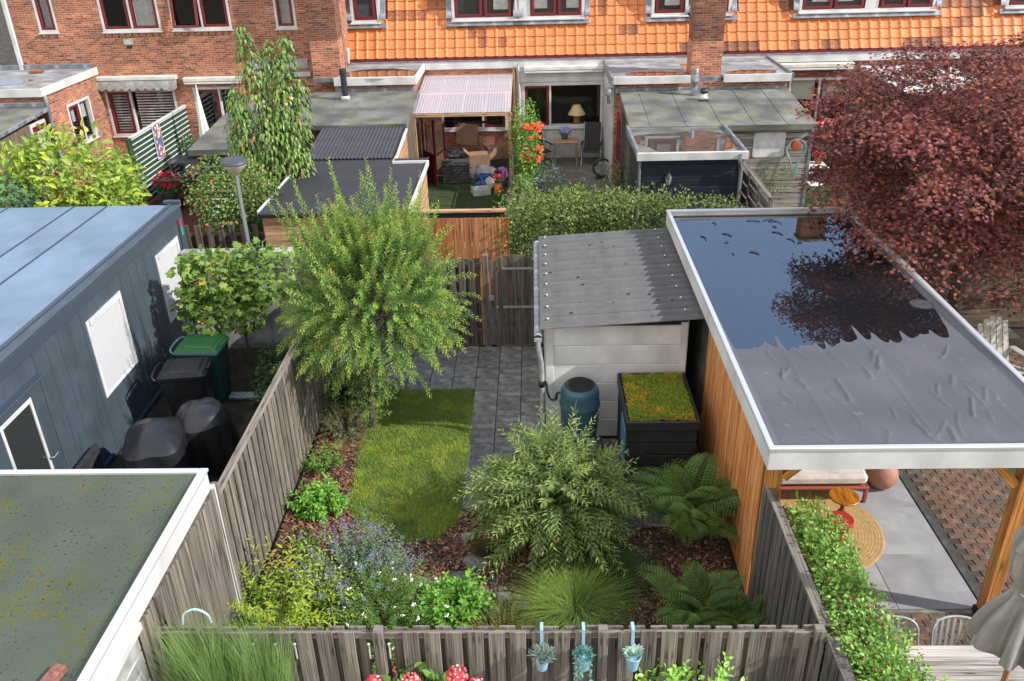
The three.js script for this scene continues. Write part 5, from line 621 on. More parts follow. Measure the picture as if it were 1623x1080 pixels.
// ---- feathery tree in the lawn ----
{
  const t = thing('willow_tree', 'feathery light green tree with slender trunk standing in the lawn bed', 'tree', -2.64, 0, -11.5); seed(101); const L = new Leaves(), S = new Leaves(), C = [0.22, 2.2, 0.05];
  mesh(t, 'trunk', trunkTube([[0, 0, 0], [0.01, 0.5, 0.01], [0.04, 1.0, 0], [0.1, 1.5, 0.02], [0.15, 2.2, 0.0], [0.2, 3.0, 0]], [0.058, 0.05, 0.045, 0.04, 0.03, 0.012]), barkM); const bl = [];
  for (let i = 0; i < 30; i++) { const a = i * 2.4, e = rr(-0.35, 1.0), h = rr(0.95, 2.2), R = rr(0.65, 1.15); const q = [C[0] + Math.cos(a) * Math.cos(e) * R, h + Math.sin(e) * 0.9 + 0.25, C[2] + Math.sin(a) * Math.cos(e) * R]; bl.push(trunkTube([[0.06 + h * 0.04, h, 0], mix3([0.06, h, 0], q, 0.5).map((v, k) => v + (k === 1 ? 0.10 : 0)), q], [0.020, 0.012, 0.005])); } mesh(t, 'branches', merge(bl), barkM);
  const o = { ll: 0.078, lw: 0.021, col: [0.13, 0.25, 0.055], tip: [0.38, 0.48, 0.09], droop: 0.3, ang: 0.85, sr: 0.003 };
  for (let i = 0; i < 1150; i++) { let d = rv(); if (d[1] < -0.75) d[1] *= -1; const lump = 0.68 + 0.62 * vn(d[0] * 3 + 9, d[2] * 3 + d[1] * 2 + 9, 99, 99, 5), k = rr(0.30, 0.82) * lump, rx = d[1] > 0 ? 1.42 : 1.36, ry = d[1] > 0 ? 1.45 : 1.25; const p = [C[0] + d[0] * rx * k, C[1] + d[1] * ry * k, C[2] + d[2] * 1.3 * k]; const up = d[1] > 0.2 ? 0.9 : 0.4; shoot(L, S, p, add3(d, [rr(-0.3, 0.3), up, rr(-0.3, 0.3)]), rr(0.36, 0.66), 36, { ...o, droop: d[1] > 0.3 ? 0.1 : 0.55, col: rnd() < 0.3 ? [0.085, 0.18, 0.05] : o.col, tip: rnd() < 0.12 ? [0.42, 0.33, 0.06] : o.tip }); }
  for (const [x, z, h] of [[-0.85, 0.1, 1.35], [-0.3, -0.1, 1.6], [0.15, 0, 1.75], [0.42, 0.1, 1.6], [0.7, -0.1, 1.4], [-0.55, 0.3, 1.4], [1.0, 0.1, 1.2], [-1.1, 0, 1.1], [0.3, 0.3, 1.7]]) { const p = [C[0] + x * 0.8, C[1] + h * 0.55, C[2] + z]; for (let k = 0; k < 3; k++) shoot(L, S, add3(p, [rr(-0.1, 0.1), k * 0.1, rr(-0.1, 0.1)]), [x * 0.25 + rr(-0.15, 0.15), 1, z * 0.3], rr(0.8, 1.2), 60, { ...o, droop: 0.02, ang: 0.75 }); }
  for (let i = 0; i < 26; i++) shoot(L, S, [rr(-0.15, 0.2), rr(0.3, 1.0), rr(-0.1, 0.2)], [rr(-1, 1), 0.5, rr(-0.6, 1)], rr(0.25, 0.4), 20, o);
  mesh(t, 'crown', L.geo(), leafM); mesh(t, 'twigs', S.geo(), stemM);
}
// ---- red maple ----
{
  const t = thing('maple_tree', 'large dark red Japanese maple overhanging the dark back garden', 'tree', 7.35, 0, -13.75); seed(102); const L = new Leaves(), S = new Leaves(), bl = [];
  bl.push(trunkTube([[0, 0, 0], [-0.03, 0.8, 0.02], [-0.05, 1.6, 0], [-0.2, 2.4, 0.05], [-0.1, 3.4, 0]], [0.16, 0.13, 0.12, 0.09, 0.05])); const trunk = mesh(t, 'trunk', bl[0], barkM), br = [];
  let np = 0; const pad = (x, y, z, rx, ry, n) => {
    if (np++ % 6 === 0) br.push(trunkTube([[-0.1, Math.min(2.4, y * 0.4 + 0.6), 0], [x * 0.35, mixn(2.0, y, 0.45), z * 0.35], [x * 0.7, y - 0.35, z * 0.7], [x * 0.95, y - 0.1, z * 0.95]], [0.06, 0.04, 0.025, 0.01]));
    for (let k = 0; k < 6; k++) { const a = rr(0, 6.28), q = [x + Math.cos(a) * rx * 0.8, y - 0.03, z + Math.sin(a) * rx * 0.8]; S.stick([x * 0.85, y - 0.22, z * 0.85], q, 0.007, [0.06, 0.04, 0.03]); }
    const shade = rr(0.8, 1.15), warm = rnd(), pink = rnd() < 0.4 ? 0.8 : 0.18;
    for (let i = 0; i < n; i++) { const a = rr(0, 6.28318), r = Math.sqrt(rnd()) * (0.75 + 0.45 * vn(a / 6.28318 * 8, y * 3, 8, 99, 9)), edge = r * r; const p = [x + Math.cos(a) * rx * r, y + ry * (0.6 - edge * 1.4) + rr(-0.6, 0.6) * ry, z + Math.sin(a) * rx * r], out = [Math.cos(a) * r, 0, Math.sin(a) * r]; const v = rnd(); const c = v < 0.04 + warm * 0.12 ? [0.32, 0.11, 0.04] : rnd() < pink ? [0.29, 0.10, 0.095] : [0.125, 0.043, 0.038]; L.add(p, add3(add3(out, rv(), 0.6), [0, -0.45, 0]), add3([0, 1, 0], rv(), 0.55), rr(0.06, 0.10), rr(0.06, 0.095), tint(c, 0.35).map(q => q * shade), 'maple'); } };
  for (let i = 0; i < 30; i++) { const a = i * 2.399, q = Math.sqrt(rnd()) * 1.5; pad(Math.cos(a) * q + 0.3, rr(2.2, 4.2), Math.sin(a) * q, rr(0.5, 0.8), 0.35, 380); }
  for (let i = 0; i < 150; i++) { const u = rnd(), a = i * 2.399, e = Math.asin(mixn(-0.85, 0.98, u)), k = rr(0.62, 1.0) * (0.82 + 0.4 * vn(a * 0.9, e * 2 + 5, 99, 99, 77)), y = Math.max(1.55, 3.45 + Math.sin(e) * 1.95 * k); let R = 2.75 * k; const lim = mixn(1.0, 2.75, sstep(1.4, 4.1, y)); let x = Math.cos(a) * Math.cos(e) * R + 0.1; if (x < -lim) x = -lim + rr(0, 0.3); pad(x + (x > 0 ? 0.3 : 0), y, Math.sin(a) * Math.cos(e) * R * 0.85, rr(0.42, 0.85), rr(0.14, 0.30), 430); }
  for (const [x, y, z] of [[-2.55, 4.1, 0.3], [-2.6, 4.4, -0.4], [-2.2, 4.6, 0], [-2.2, 3.5, 0.2], [-1.7, 5.0, 0.1], [-1.3, 5.2, -0.2], [-0.5, 5.25, 0.3], [-1.6, 2.9, 0.4], [0.9, 2.2, 1.4], [1.5, 2.5, 1.2], [1.2, 1.8, 1.0]]) pad(x, y, z, rr(0.4, 0.55), 0.2, 300);
  mesh(t, 'branches', merge(br), barkM); mesh(t, 'crown', L.geo(), leafM); mesh(t, 'twigs', S.geo(), stemM);
}
// ---- upright tree with hanging leaves ----
{
  const t = thing('cherry_tree', 'upright tree with drooping glossy leaves against the brick house', 'tree', -5.9, 0, -18.95); seed(103); const L = new Leaves(), br = [];
  mesh(t, 'trunk', trunkTube([[0, 0, 0], [0.03, 1, 0], [0, 2, 0.03], [0.05, 3, 0]], [0.07, 0.06, 0.05, 0.03]), barkM);
  const spires = [[-0.25, 5.1, 0.05], [0.62, 4.95, 0], [0.2, 4.8, -0.1], [-0.65, 3.9, 0.1], [0.85, 4.05, 0.1], [-0.75, 3.2, 0.2], [0.6, 3.2, 0.25], [0.1, 3.6, 0.35], [-0.4, 2.7, 0.3], [0.75, 2.6, 0.2], [0.2, 2.5, 0.35], [-0.5, 3.6, 0.3], [0.45, 4.0, 0.2]];
  for (const [x, y, z] of spires) { const b = Math.max(1.3, y - 2.2), q = [x * 0.45, b, z * 0.4]; br.push(trunkTube([[0, Math.max(0.9, b - 0.6), 0], q, [x, y, z]], [0.03, 0.022, 0.006])); const n = Math.round((y - b) * 210); for (let i = 0; i < n; i++) { const f = 0.15 + 0.87 * rnd(), p = mix3(q, [x, y, z], f), w = 0.34 * (1 - Math.pow(f, 3) * 0.7); const d = rv(); L.add([p[0] + d[0] * w, p[1] + d[1] * 0.16, p[2] + d[2] * w], [d[0] * 0.8, -0.9 + rr(-0.3, 0.5), d[2] * 0.8], add3(d, [0, 0.9, 0]), rr(0.11, 0.19), rr(0.036, 0.058), tint(rnd() < 0.04 ? [0.32, 0.16, 0.05] : rnd() < 0.3 ? [0.19, 0.28, 0.06] : [0.11, 0.19, 0.045], 0.28), 'droop'); } }
  mesh(t, 'branches', merge(br), barkM); mesh(t, 'crown', L.geo(), glossLeafM);
}
// ---- shrubs and hedges ----
function shrub(name, label, cat, x, z, masses, stems, o = {}) { const t = thing(name, label, cat, x, 0, z, o.group); const L = new Leaves(); for (const [c, r, n, q] of masses) mass(L, c, r, n, q); mesh(t, o.part || 'foliage', L.geo(), o.mat || leafM); if (stems) mesh(t, 'stems', merge(stems.map(([a, b, r]) => trunkTube([a, mix3(a, b, 0.5).map((v, k) => v + (k === 0 ? 0.03 : 0)), b], [r, r * 0.8, r * 0.4]))), barkM); return t; }
seed(110);
{ const o = { ll: 0.17, lw: 0.085, col: [0.20, 0.30, 0.045], col2: [0.34, 0.40, 0.05], up: 0.6, lump: 0.3, sd: 3 };
  shrub('magnolia', 'broad lime-green leafy shrub behind the cabin roof', 'shrub', -9.3, -16.3, [[[0, 2.55, 0], [1.3, 1.15, 0.9], 2100, o], [[-1.0, 2.4, 0.1], [1.0, 1.0, 0.8], 900, { ...o, sd: 4 }], [[0.75, 2.2, 0.2], [0.85, 0.8, 0.7], 800, { ...o, sd: 5 }]], [[[0, 0, 0], [0.1, 2.4, 0], 0.06], [[0, 0.4, 0], [-0.9, 2.4, 0], 0.04], [[0, 0.5, 0], [0.8, 2.1, 0.1], 0.04]]);
  shrub('ivy_bush', 'blue-green ivy spilling over the cabin roof corner at far left', 'ivy', -10.1, -15.5, [[[0, 2.55, 0], [0.75, 0.45, 0.4], 600, { ll: 0.13, lw: 0.12, col: [0.06, 0.14, 0.07], col2: [0.10, 0.20, 0.09], shape: 'vine', sd: 6 }]], [[[0, 0, 0], [0.1, 2.4, 0], 0.04]]);
  shrub('alley_bush', 'dense bush with reddish new leaves around the street lamp', 'bush', -6.35, -17.25, [[[0, 2.05, 0], [1.0, 0.8, 0.7], 4200, { ll: 0.075, lw: 0.045, col: [0.10, 0.17, 0.035], col2: [0.17, 0.24, 0.05], sd: 7, spot: [[0.40, 0.15, 0.07], 0.07] }], [[0.5, 1.8, 0.2], [0.6, 0.6, 0.5], 1300, { ll: 0.075, lw: 0.045, col: [0.06, 0.11, 0.025], sd: 8 }]], [[[0.05, 0, 0.1], [0.1, 1.9, 0], 0.05]], { mat: glossLeafM });
  const h = { ll: 0.072, lw: 0.042, col: [0.11, 0.17, 0.04], col2: [0.19, 0.25, 0.06], box: 0.75, lump: 0.45, shell: 0.6, spot: [[0.30, 0.25, 0.12], 0.05] };
  shrub('clipped_hedge', 'billowing ivy-green hedge between the orange fence and the white shed', 'hedge', 0.55, -16.75, [[[0, 1.25, 0], [1.25, 0.88, 0.6], 10500, { ...h, sd: 9 }], [[1.5, 1.3, 0.05], [1.15, 0.86, 0.55], 8200, { ...h, sd: 10 }], [[0.4, 1.85, 0.1], [0.9, 0.35, 0.5], 1800, { ...h, sd: 12 }]], [[[0, 0, 0], [0, 1.2, 0], 0.05], [[1.4, 0, 0], [1.4, 1.2, 0], 0.05]]);
  shrub('hedge_runner', 'trailing leafy hedge end above the veranda coping by the navy shed', 'hedge', 3.5, -16.9, [[[0, 1.45, 0], [0.95, 0.55, 0.45], 2100, { ...h, sd: 13, box: 0.3 }]], [[[0, 0, 0], [0, 1.3, 0], 0.04]]);
  shrub('front_hedge', 'glossy bright green hedge along the dark fence by the plank table', 'hedge', 2.84, -5.75, [[[0, 1.1, -0.68], [0.27, 0.76, 0.92], 24000, { ll: 0.047, lw: 0.027, col: [0.13, 0.25, 0.04], col2: [0.20, 0.33, 0.06], box: 0.8, lump: 0.30, shell: 0.55, up: 0.8, sd: 15, spot: [[0.20, 0.075, 0.04], 0.07] }], [[0.03, 1.1, 0.95], [0.35, 0.80, 0.95], 23000, { ll: 0.047, lw: 0.027, col: [0.13, 0.25, 0.04], col2: [0.20, 0.33, 0.06], box: 0.8, lump: 0.30, shell: 0.55, up: 0.8, sd: 16, spot: [[0.20, 0.075, 0.04], 0.07] }]], [[[0, 0, -0.8], [0, 1.2, -0.8], 0.03], [[0, 0, 0], [0, 1.2, 0], 0.03], [[0, 0, 0.9], [0, 1.2, 0.9], 0.03]], { mat: glossLeafM });
  shrub('grape_vine', 'grape vine trained as a leafy head on a bare trunk by the cabin', 'vine', -5.0, -13.35, [[[-0.35, 1.78, 0.15], [0.72, 0.62, 0.42], 820, { ll: 0.15, lw: 0.15, col: [0.12, 0.21, 0.04], col2: [0.22, 0.30, 0.06], shape: 'vine', up: 0.7, sd: 17, spot: [[0.42, 0.33, 0.05], 0.05] }], [[-0.75, 1.5, 0.25], [0.42, 0.5, 0.35], 330, { ll: 0.15, lw: 0.15, col: [0.12, 0.21, 0.04], col2: [0.24, 0.32, 0.06], shape: 'vine', up: 0.7, sd: 37, lump: 0.5 }], [[-0.1, 1.35, 0.2], [0.5, 0.35, 0.3], 260, { ll: 0.14, lw: 0.14, col: [0.11, 0.20, 0.04], shape: 'vine', sd: 38, lump: 0.5 }], [[0.35, 1.95, 0.1], [0.6, 0.55, 0.4], 460, { ll: 0.14, lw: 0.14, col: [0.12, 0.21, 0.04], col2: [0.20, 0.28, 0.06], shape: 'vine', up: 0.7, sd: 18 }]], [[[-0.15, 0, 0], [-0.15, 1.7, 0.05], 0.035], [[-0.15, 1.4, 0], [0.4, 1.9, 0.1], 0.02], [[-0.15, 1.4, 0], [-0.7, 1.9, 0.1], 0.02]]);
  shrub('ivy_patch', 'dark ivy covering the ground along the grey fence', 'ivy', -4.35, -13.2, [[[0, 0.12, 0], [0.75, 0.42, 1.0], 2600, { ll: 0.075, lw: 0.07, col: [0.045, 0.085, 0.025], col2: [0.075, 0.13, 0.035], shape: 'vine', up: 1.2, sd: 19 }]], null);
}
// ---- butterfly bush ----
{
  const t = thing('butterfly_bush', 'large grey-green butterfly bush with faded purple spikes in front of the rain barrel', 'bush', 0.2, 0, -8.75); seed(120); const L = new Leaves(), S = new Leaves(), F = new Leaves();
  for (let i = 0; i < 430; i++) { const a = i * 2.399, e = rr(-0.15, 1.4), R = rr(0.35, 0.98); const b = [Math.cos(a) * R * 0.45 * Math.cos(e), rr(0.2, 0.95), Math.sin(a) * R * 0.42 * Math.cos(e)]; const d = [Math.cos(a) * Math.cos(e), Math.sin(e) + 0.35, Math.sin(a) * Math.cos(e)]; const end = shoot(L, S, b, d, rr(0.6, 1.0), 32, { ll: 0.13, lw: 0.03, col: [0.135, 0.215, 0.06], tip: [0.29, 0.38, 0.11], droop: 0.55, ang: 0.8, pairs: true, sr: 0.005, from: 0.15, tj: 0.3 });
    if (i % 3 === 0) { const dd = nrm(add3(d, [0, -0.3, 0])); for (let k = 0; k < 26; k++) { const f = k / 26, q = add3(end, dd, f * 0.14); F.add(q, add3(rv(), dd, 0.3), rv(), 0.016 * (1.2 - f), 0.014, tint(i % 9 === 0 ? [0.09, 0.05, 0.14] : [0.13, 0.095, 0.075], 0.3), 'petal'); } } }
  mesh(t, 'foliage', L.geo(), leafM); mesh(t, 'stems', S.geo(), stemM); mesh(t, 'flower_spikes', F.geo(), stemM);
}
// ---- ferns: each frond a part ----
{
  seed(125); const frond = (len, col, bend) => { const L = new Leaves(), n = 26; const pt = f => [0, Math.sin(f * 1.5) * len * (0.80 - bend * f * f * 0.5), f * len * (0.55 + bend * f * 0.45)]; for (let k = 0; k < n; k++) { const f = 0.12 + 0.88 * k / n, p = pt(f), q = pt(Math.min(1, f + 0.05)), d = nrm(add3(q, p, -1)), w = len * 0.20 * Math.sin(Math.PI * Math.pow(1 - f, 0.75) * 0.96 + 0.05) + 0.01; L.stick(pt(Math.max(0, f - 0.05)), p, 0.004, [0.10, 0.10, 0.03]); for (const s of [-1, 1]) { const dir = nrm([s, -0.12, d[2] * 0.35]); const c = tint(col, 0.2); L.add(p, dir, [0, d[2], -d[1] + 0.4], w, w * 0.13, c, 'lance'); for (let m = 1; m < 5; m++) { const b = add3(p, dir, w * m / 5); for (const e of [-1, 1]) L.add(b, add3([dir[0] * 0.5, dir[1] * 0.5, dir[2] * 0.5], d, e), [0, 1, -0.2], w * 0.17 * (1.2 - m / 5), w * 0.09, c, 'lance'); } } } return L.geo(); };
  const gs = [frond(1.0, [0.12, 0.21, 0.045], 0.8), frond(0.85, [0.155, 0.26, 0.055], 0.95), frond(1.05, [0.10, 0.18, 0.042], 0.5), frond(0.8, [0.20, 0.24, 0.055], 0.9)];
  const fern = (x, z, n, sc, label) => { const t = thing('fern', label, 'fern', x, 0, z, 'ferns against the larch wall'); for (let i = 0; i < n; i++) { const m = mesh(t, 'frond', gs[rnd() < 0.12 ? 3 : Math.floor(rr(0, 3))], leafM, rr(-0.12, 0.12), 0, rr(-0.12, 0.12), i * 2.399 + rr(-0.2, 0.2)); m.scale.setScalar(sc * rr(0.75, 1.12)); m.rotation.x = 0; m.rotation.order = 'YXZ'; m.rotation.x = rr(-0.68, -0.05); } };
  fern(1.93, -8.75, 52, 1.12, 'tall dark fern against the larch-clad wall'); fern(1.75, -7.1, 38, 0.86, 'low fern in the front corner by the board fence'); fern(2.2, -6.8, 24, 0.72, 'small fern half under the dark side fence');
}
// ---- border plants ----
function perennial(name, label, cat, x, z, n, o, fl) { const t = thing(name, label, cat, x, 0, z, o.group); const L = new Leaves(), S = new Leaves(), F = new Leaves(); for (let i = 0; i < n; i++) { const a = i * 2.399, e = rr(o.e0 ?? 0.3, 1.45); const b = [Math.cos(a) * rr(0, o.r * 0.6), rr(0, 0.12), Math.sin(a) * rr(0, o.r * 0.6)], d = [Math.cos(a) * Math.cos(e), Math.sin(e), Math.sin(a) * Math.cos(e)]; const end = shoot(L, S, b, d, o.h * rr(0.65, 1.1), o.n, o); if (fl && rnd() < fl.p) { for (let k = 0; k < fl.k; k++) { const q = add3(end, rv(), fl.s); F.add(q, add3(rv(), [0, 0.6, 0]), rv(), fl.l, fl.l * 0.8, tint(fl.c, 0.2), 'petal'); } } } mesh(t, 'foliage', L.geo(), o.mat || leafM); mesh(t, 'stems', S.geo(), stemM); if (fl) mesh(t, 'flowers', F.geo(), stemM); return t; }
seed(130);
perennial('nandina', 'yellow-green shrub in the corner beneath the log palisade', 'shrub', -2.98, -7.25, 105, { r: 0.45, h: 0.95, n: 24, ll: 0.10, lw: 0.034, col: [0.20, 0.30, 0.035], tip: [0.38, 0.45, 0.04], droop: 0.45, ang: 0.95, shape: 'ovate', stem: [0.2, 0.12, 0.05] });
perennial('bluebeard', 'grey-green bluebeard shrub with violet-blue flowers behind the white gaura', 'shrub', -2.25, -7.95, 230, { r: 0.72, h: 0.66, n: 26, ll: 0.062, lw: 0.022, col: [0.13, 0.20, 0.11], tip: [0.24, 0.32, 0.21], droop: 0.25, ang: 0.9, e0: 0.15 }, { p: 0.5, k: 14, s: 0.035, l: 0.016, c: [0.17, 0.13, 0.42] });
perennial('gaura', 'bright green gaura sprinkled with white flowers near the front fence', 'perennial', -1.78, -7.25, 330, { r: 0.62, h: 0.60, n: 28, ll: 0.07, lw: 0.014, col: [0.13, 0.24, 0.045], tip: [0.20, 0.33, 0.07], droop: 0.55, ang: 0.7, e0: 0.05 }, { p: 0.26, k: 7, s: 0.015, l: 0.026, c: [0.85, 0.83, 0.80] });
perennial('cranesbill', 'bright green leafy clump in the bark mulch by the grey fence', 'perennial', -3.05, -9.45, 60, { r: 0.38, h: 0.30, n: 12, ll: 0.09, lw: 0.05, col: [0.13, 0.30, 0.035], tip: [0.20, 0.40, 0.06], droop: 0.4, ang: 0.9, shape: 'ovate', e0: 0.1 });
perennial('cranesbill', 'loose green clump farther up the mulch bed by the grey fence', 'perennial', -3.2, -10.35, 36, { r: 0.3, h: 0.32, n: 12, ll: 0.07, lw: 0.03, col: [0.10, 0.22, 0.03], tip: [0.18, 0.3, 0.05], droop: 0.4, ang: 0.9, shape: 'ovate', e0: 0.2 });
perennial('cranesbill', 'small seedling clump alone in the mulch before the bluebeard', 'perennial', -3.02, -8.55, 16, { r: 0.12, h: 0.26, n: 10, ll: 0.06, lw: 0.03, col: [0.12, 0.24, 0.04], droop: 0.3, ang: 0.9, shape: 'ovate' });
perennial('lady_mantle', 'vivid green leafy plant beside the stepping stones near the front fence', 'perennial', -1.0, -7.45, 110, { r: 0.42, h: 0.40, n: 11, ll: 0.085, lw: 0.055, col: [0.12, 0.28, 0.03], tip: [0.18, 0.38, 0.05], droop: 0.5, ang: 0.9, shape: 'ovate', e0: 0.1 });
perennial('heather', 'low yellow-green heather mat against the front fence', 'shrub', -0.40, -6.98, 300, { r: 0.72, h: 0.30, n: 24, ll: 0.028, lw: 0.009, col: [0.17, 0.19, 0.035], tip: [0.30, 0.29, 0.05], droop: 0.1, ang: 0.6, e0: 0.35 });
perennial('lavender', 'grey tuft of lavender between the heather and the leafy plant', 'shrub', -0.55, -7.5, 70, { r: 0.26, h: 0.25, n: 16, ll: 0.03, lw: 0.008, col: [0.22, 0.22, 0.20], tip: [0.34, 0.33, 0.32], droop: 0.1, ang: 0.6 });
perennial('sage_shrub', 'silvery green shrub at the foot of the feathery tree', 'shrub', -3.05, -11.35, 110, { r: 0.42, h: 0.55, n: 22, ll: 0.05, lw: 0.016, col: [0.15, 0.18, 0.09], tip: [0.26, 0.28, 0.15], droop: 0.3, ang: 0.9, e0: 0.2 });
perennial('raspberry', 'dark leafy bramble in the shade behind the feathery tree', 'shrub', -3.1, -12.4, 90, { r: 0.45, h: 0.85, n: 16, ll: 0.10, lw: 0.06, col: [0.055, 0.105, 0.03], tip: [0.10, 0.17, 0.04], droop: 0.5, ang: 1.0, shape: 'ovate', e0: 0.4 });
perennial('bright_shrub', 'fresh light green shrub tips in front of the board fence', 'shrub', 1.25, -5.1, 30, { r: 0.42, h: 0.55, n: 16, ll: 0.085, lw: 0.045, col: [0.16, 0.34, 0.04], tip: [0.26, 0.46, 0.08], droop: 0.2, ang: 0.85, shape: 'ovate', e0: 0.5, mat: glossLeafM }).position.y = 1.1;
// tussocks
function tussock(name, label, cat, x, z, n, r, h, col, w = 0.005, y = 0, lean = 0.7, group) { const t = thing(name, label, cat, x, y, z, group); const pos = [], c = []; for (let i = 0; i < n; i++) { const a = rr(0, 6.28318), b = [Math.cos(a) * rr(0, r * 0.35), 0, Math.sin(a) * rr(0, r * 0.35)], hh = h * rr(0.55, 1.12), ln = rr(0.1, 1) * lean * r * 1.3, cc = tint(col, 0.35), K = 5, an = a + rr(-0.5, 0.5); const pt = f => [b[0] + Math.cos(an) * ln * f * f, hh * (f - 0.38 * lean * f * f * f), b[2] + Math.sin(an) * ln * f * f], s = [-Math.sin(an + 0.6) * w, 0, Math.cos(an + 0.6) * w]; for (let k = 0; k < K; k++) { const p = pt(k / K), q = pt((k + 1) / K), w0 = 1 - k / K, w1 = 1 - (k + 1) / K; const A = add3(p, s, w0), B = add3(p, s, -w0), C = add3(q, s, -w1), D = add3(q, s, w1); pos.push(...A, ...B, ...C, ...A, ...C, ...D); for (let j = 0; j < 6; j++) c.push(...cc); } } const m = mesh(t, 'blades', flat(pos, null, c), leafM); m.userData = { kind: 'stuff' }; return t; }
tussock('ornamental_grass', 'lush yellow-green fountain grass in the middle of the front border', 'grass clump', 0.4, -7.35, 2400, 0.72, 0.72, [0.14, 0.22, 0.035], 0.0045, 0, 0.95);
tussock('ornamental_grass', 'dark green grass clump behind the fountain grass', 'grass clump', 0.98, -7.95, 1300, 0.55, 0.56, [0.055, 0.125, 0.03], 0.004, 0, 0.9);
tussock('ornamental_grass', 'second dark grass clump in the shade between bush and fern', 'grass clump', 0.75, -8.55, 600, 0.42, 0.42, [0.06, 0.11, 0.03], 0.004, 0, 0.9);
tussock('sedge', 'bronze sedge tuft by the stepping stones', 'grass clump', -0.72, -8.45, 420, 0.3, 0.36, [0.10, 0.09, 0.03], 0.003, 0, 0.9);
tussock('straw_tuft', 'straw-coloured grass tuft in the mulch by the lawn', 'grass clump', -3.0, -10.85, 360, 0.22, 0.24, [0.36, 0.27, 0.10], 0.0025, 0, 1.0);
for (const [x, z, n, r, lab] of [[-3.0, -5.3, 1500, 0.42, 'tall airy green grass against the left end of the front fence'], [-2.4, -5.28, 1300, 0.40, 'tall airy green grass to the right in the front fence corner'], [-2.72, -5.22, 900, 0.5, 'tall airy green grass spreading between the two upright clumps']]) tussock('switch_grass', lab, 'grass clump', x, z, n, r, 2.62, [0.18, 0.29, 0.08], 0.0042, 0, 0.62, 'tall grasses before the front fence');
tussock('blue_fescue', 'silver-blue grass tuft at the end of the plank table', 'grass clump', 3.42, -6.2, 420, 0.2, 0.3, [0.40, 0.45, 0.47], 0.0022, 0.74, 0.9);
// hydrangea
{ const t = thing('hydrangea', 'hydrangea with pinkish red flower heads in front of the board fence', 'hydrangea', -1.12, 0.17, -5.2); seed(140); const L = new Leaves(), S = new Leaves(); mass(L, [0, 1.02, 0], [0.5, 0.28, 0.3], 260, { ll: 0.12, lw: 0.075, col: [0.09, 0.17, 0.03], col2: [0.14, 0.24, 0.05] }); for (let i = 0; i < 9; i++) S.stick([rr(-0.2, 0.2), 0, rr(-0.1, 0.1)], [rr(-0.45, 0.45), 1.2, rr(-0.15, 0.15)], 0.008, [0.14, 0.12, 0.05]); mesh(t, 'foliage', L.geo(), leafM); mesh(t, 'stems', S.geo(), stemM);
  for (const [x, y, z, r] of [[0.40, 1.44, 0.05, 0.085], [0.24, 1.32, 0.12, 0.08], [0.56, 1.35, 0.08, 0.07], [0.0, 1.36, 0.05, 0.075], [-0.20, 1.25, 0.1, 0.08], [0.12, 1.22, 0.2, 0.07], [-0.34, 1.3, 0.0, 0.06], [0.66, 1.2, 0.16, 0.07]]) { const F = new Leaves(); for (let i = 0; i < 260; i++) { const d = rv(); for (let k = 0; k < 2; k++) F.add([d[0] * r * rr(0.85, 1), d[1] * r * 0.8, d[2] * r], add3(rv(), d, 0.2), d, 0.024, 0.024, tint(rnd() < 0.2 ? [0.6, 0.45, 0.36] : [0.48, 0.055, 0.075], 0.35), 'petal'); } mesh(t, 'flower_head', F.geo(), stemM, x, y, z); } }
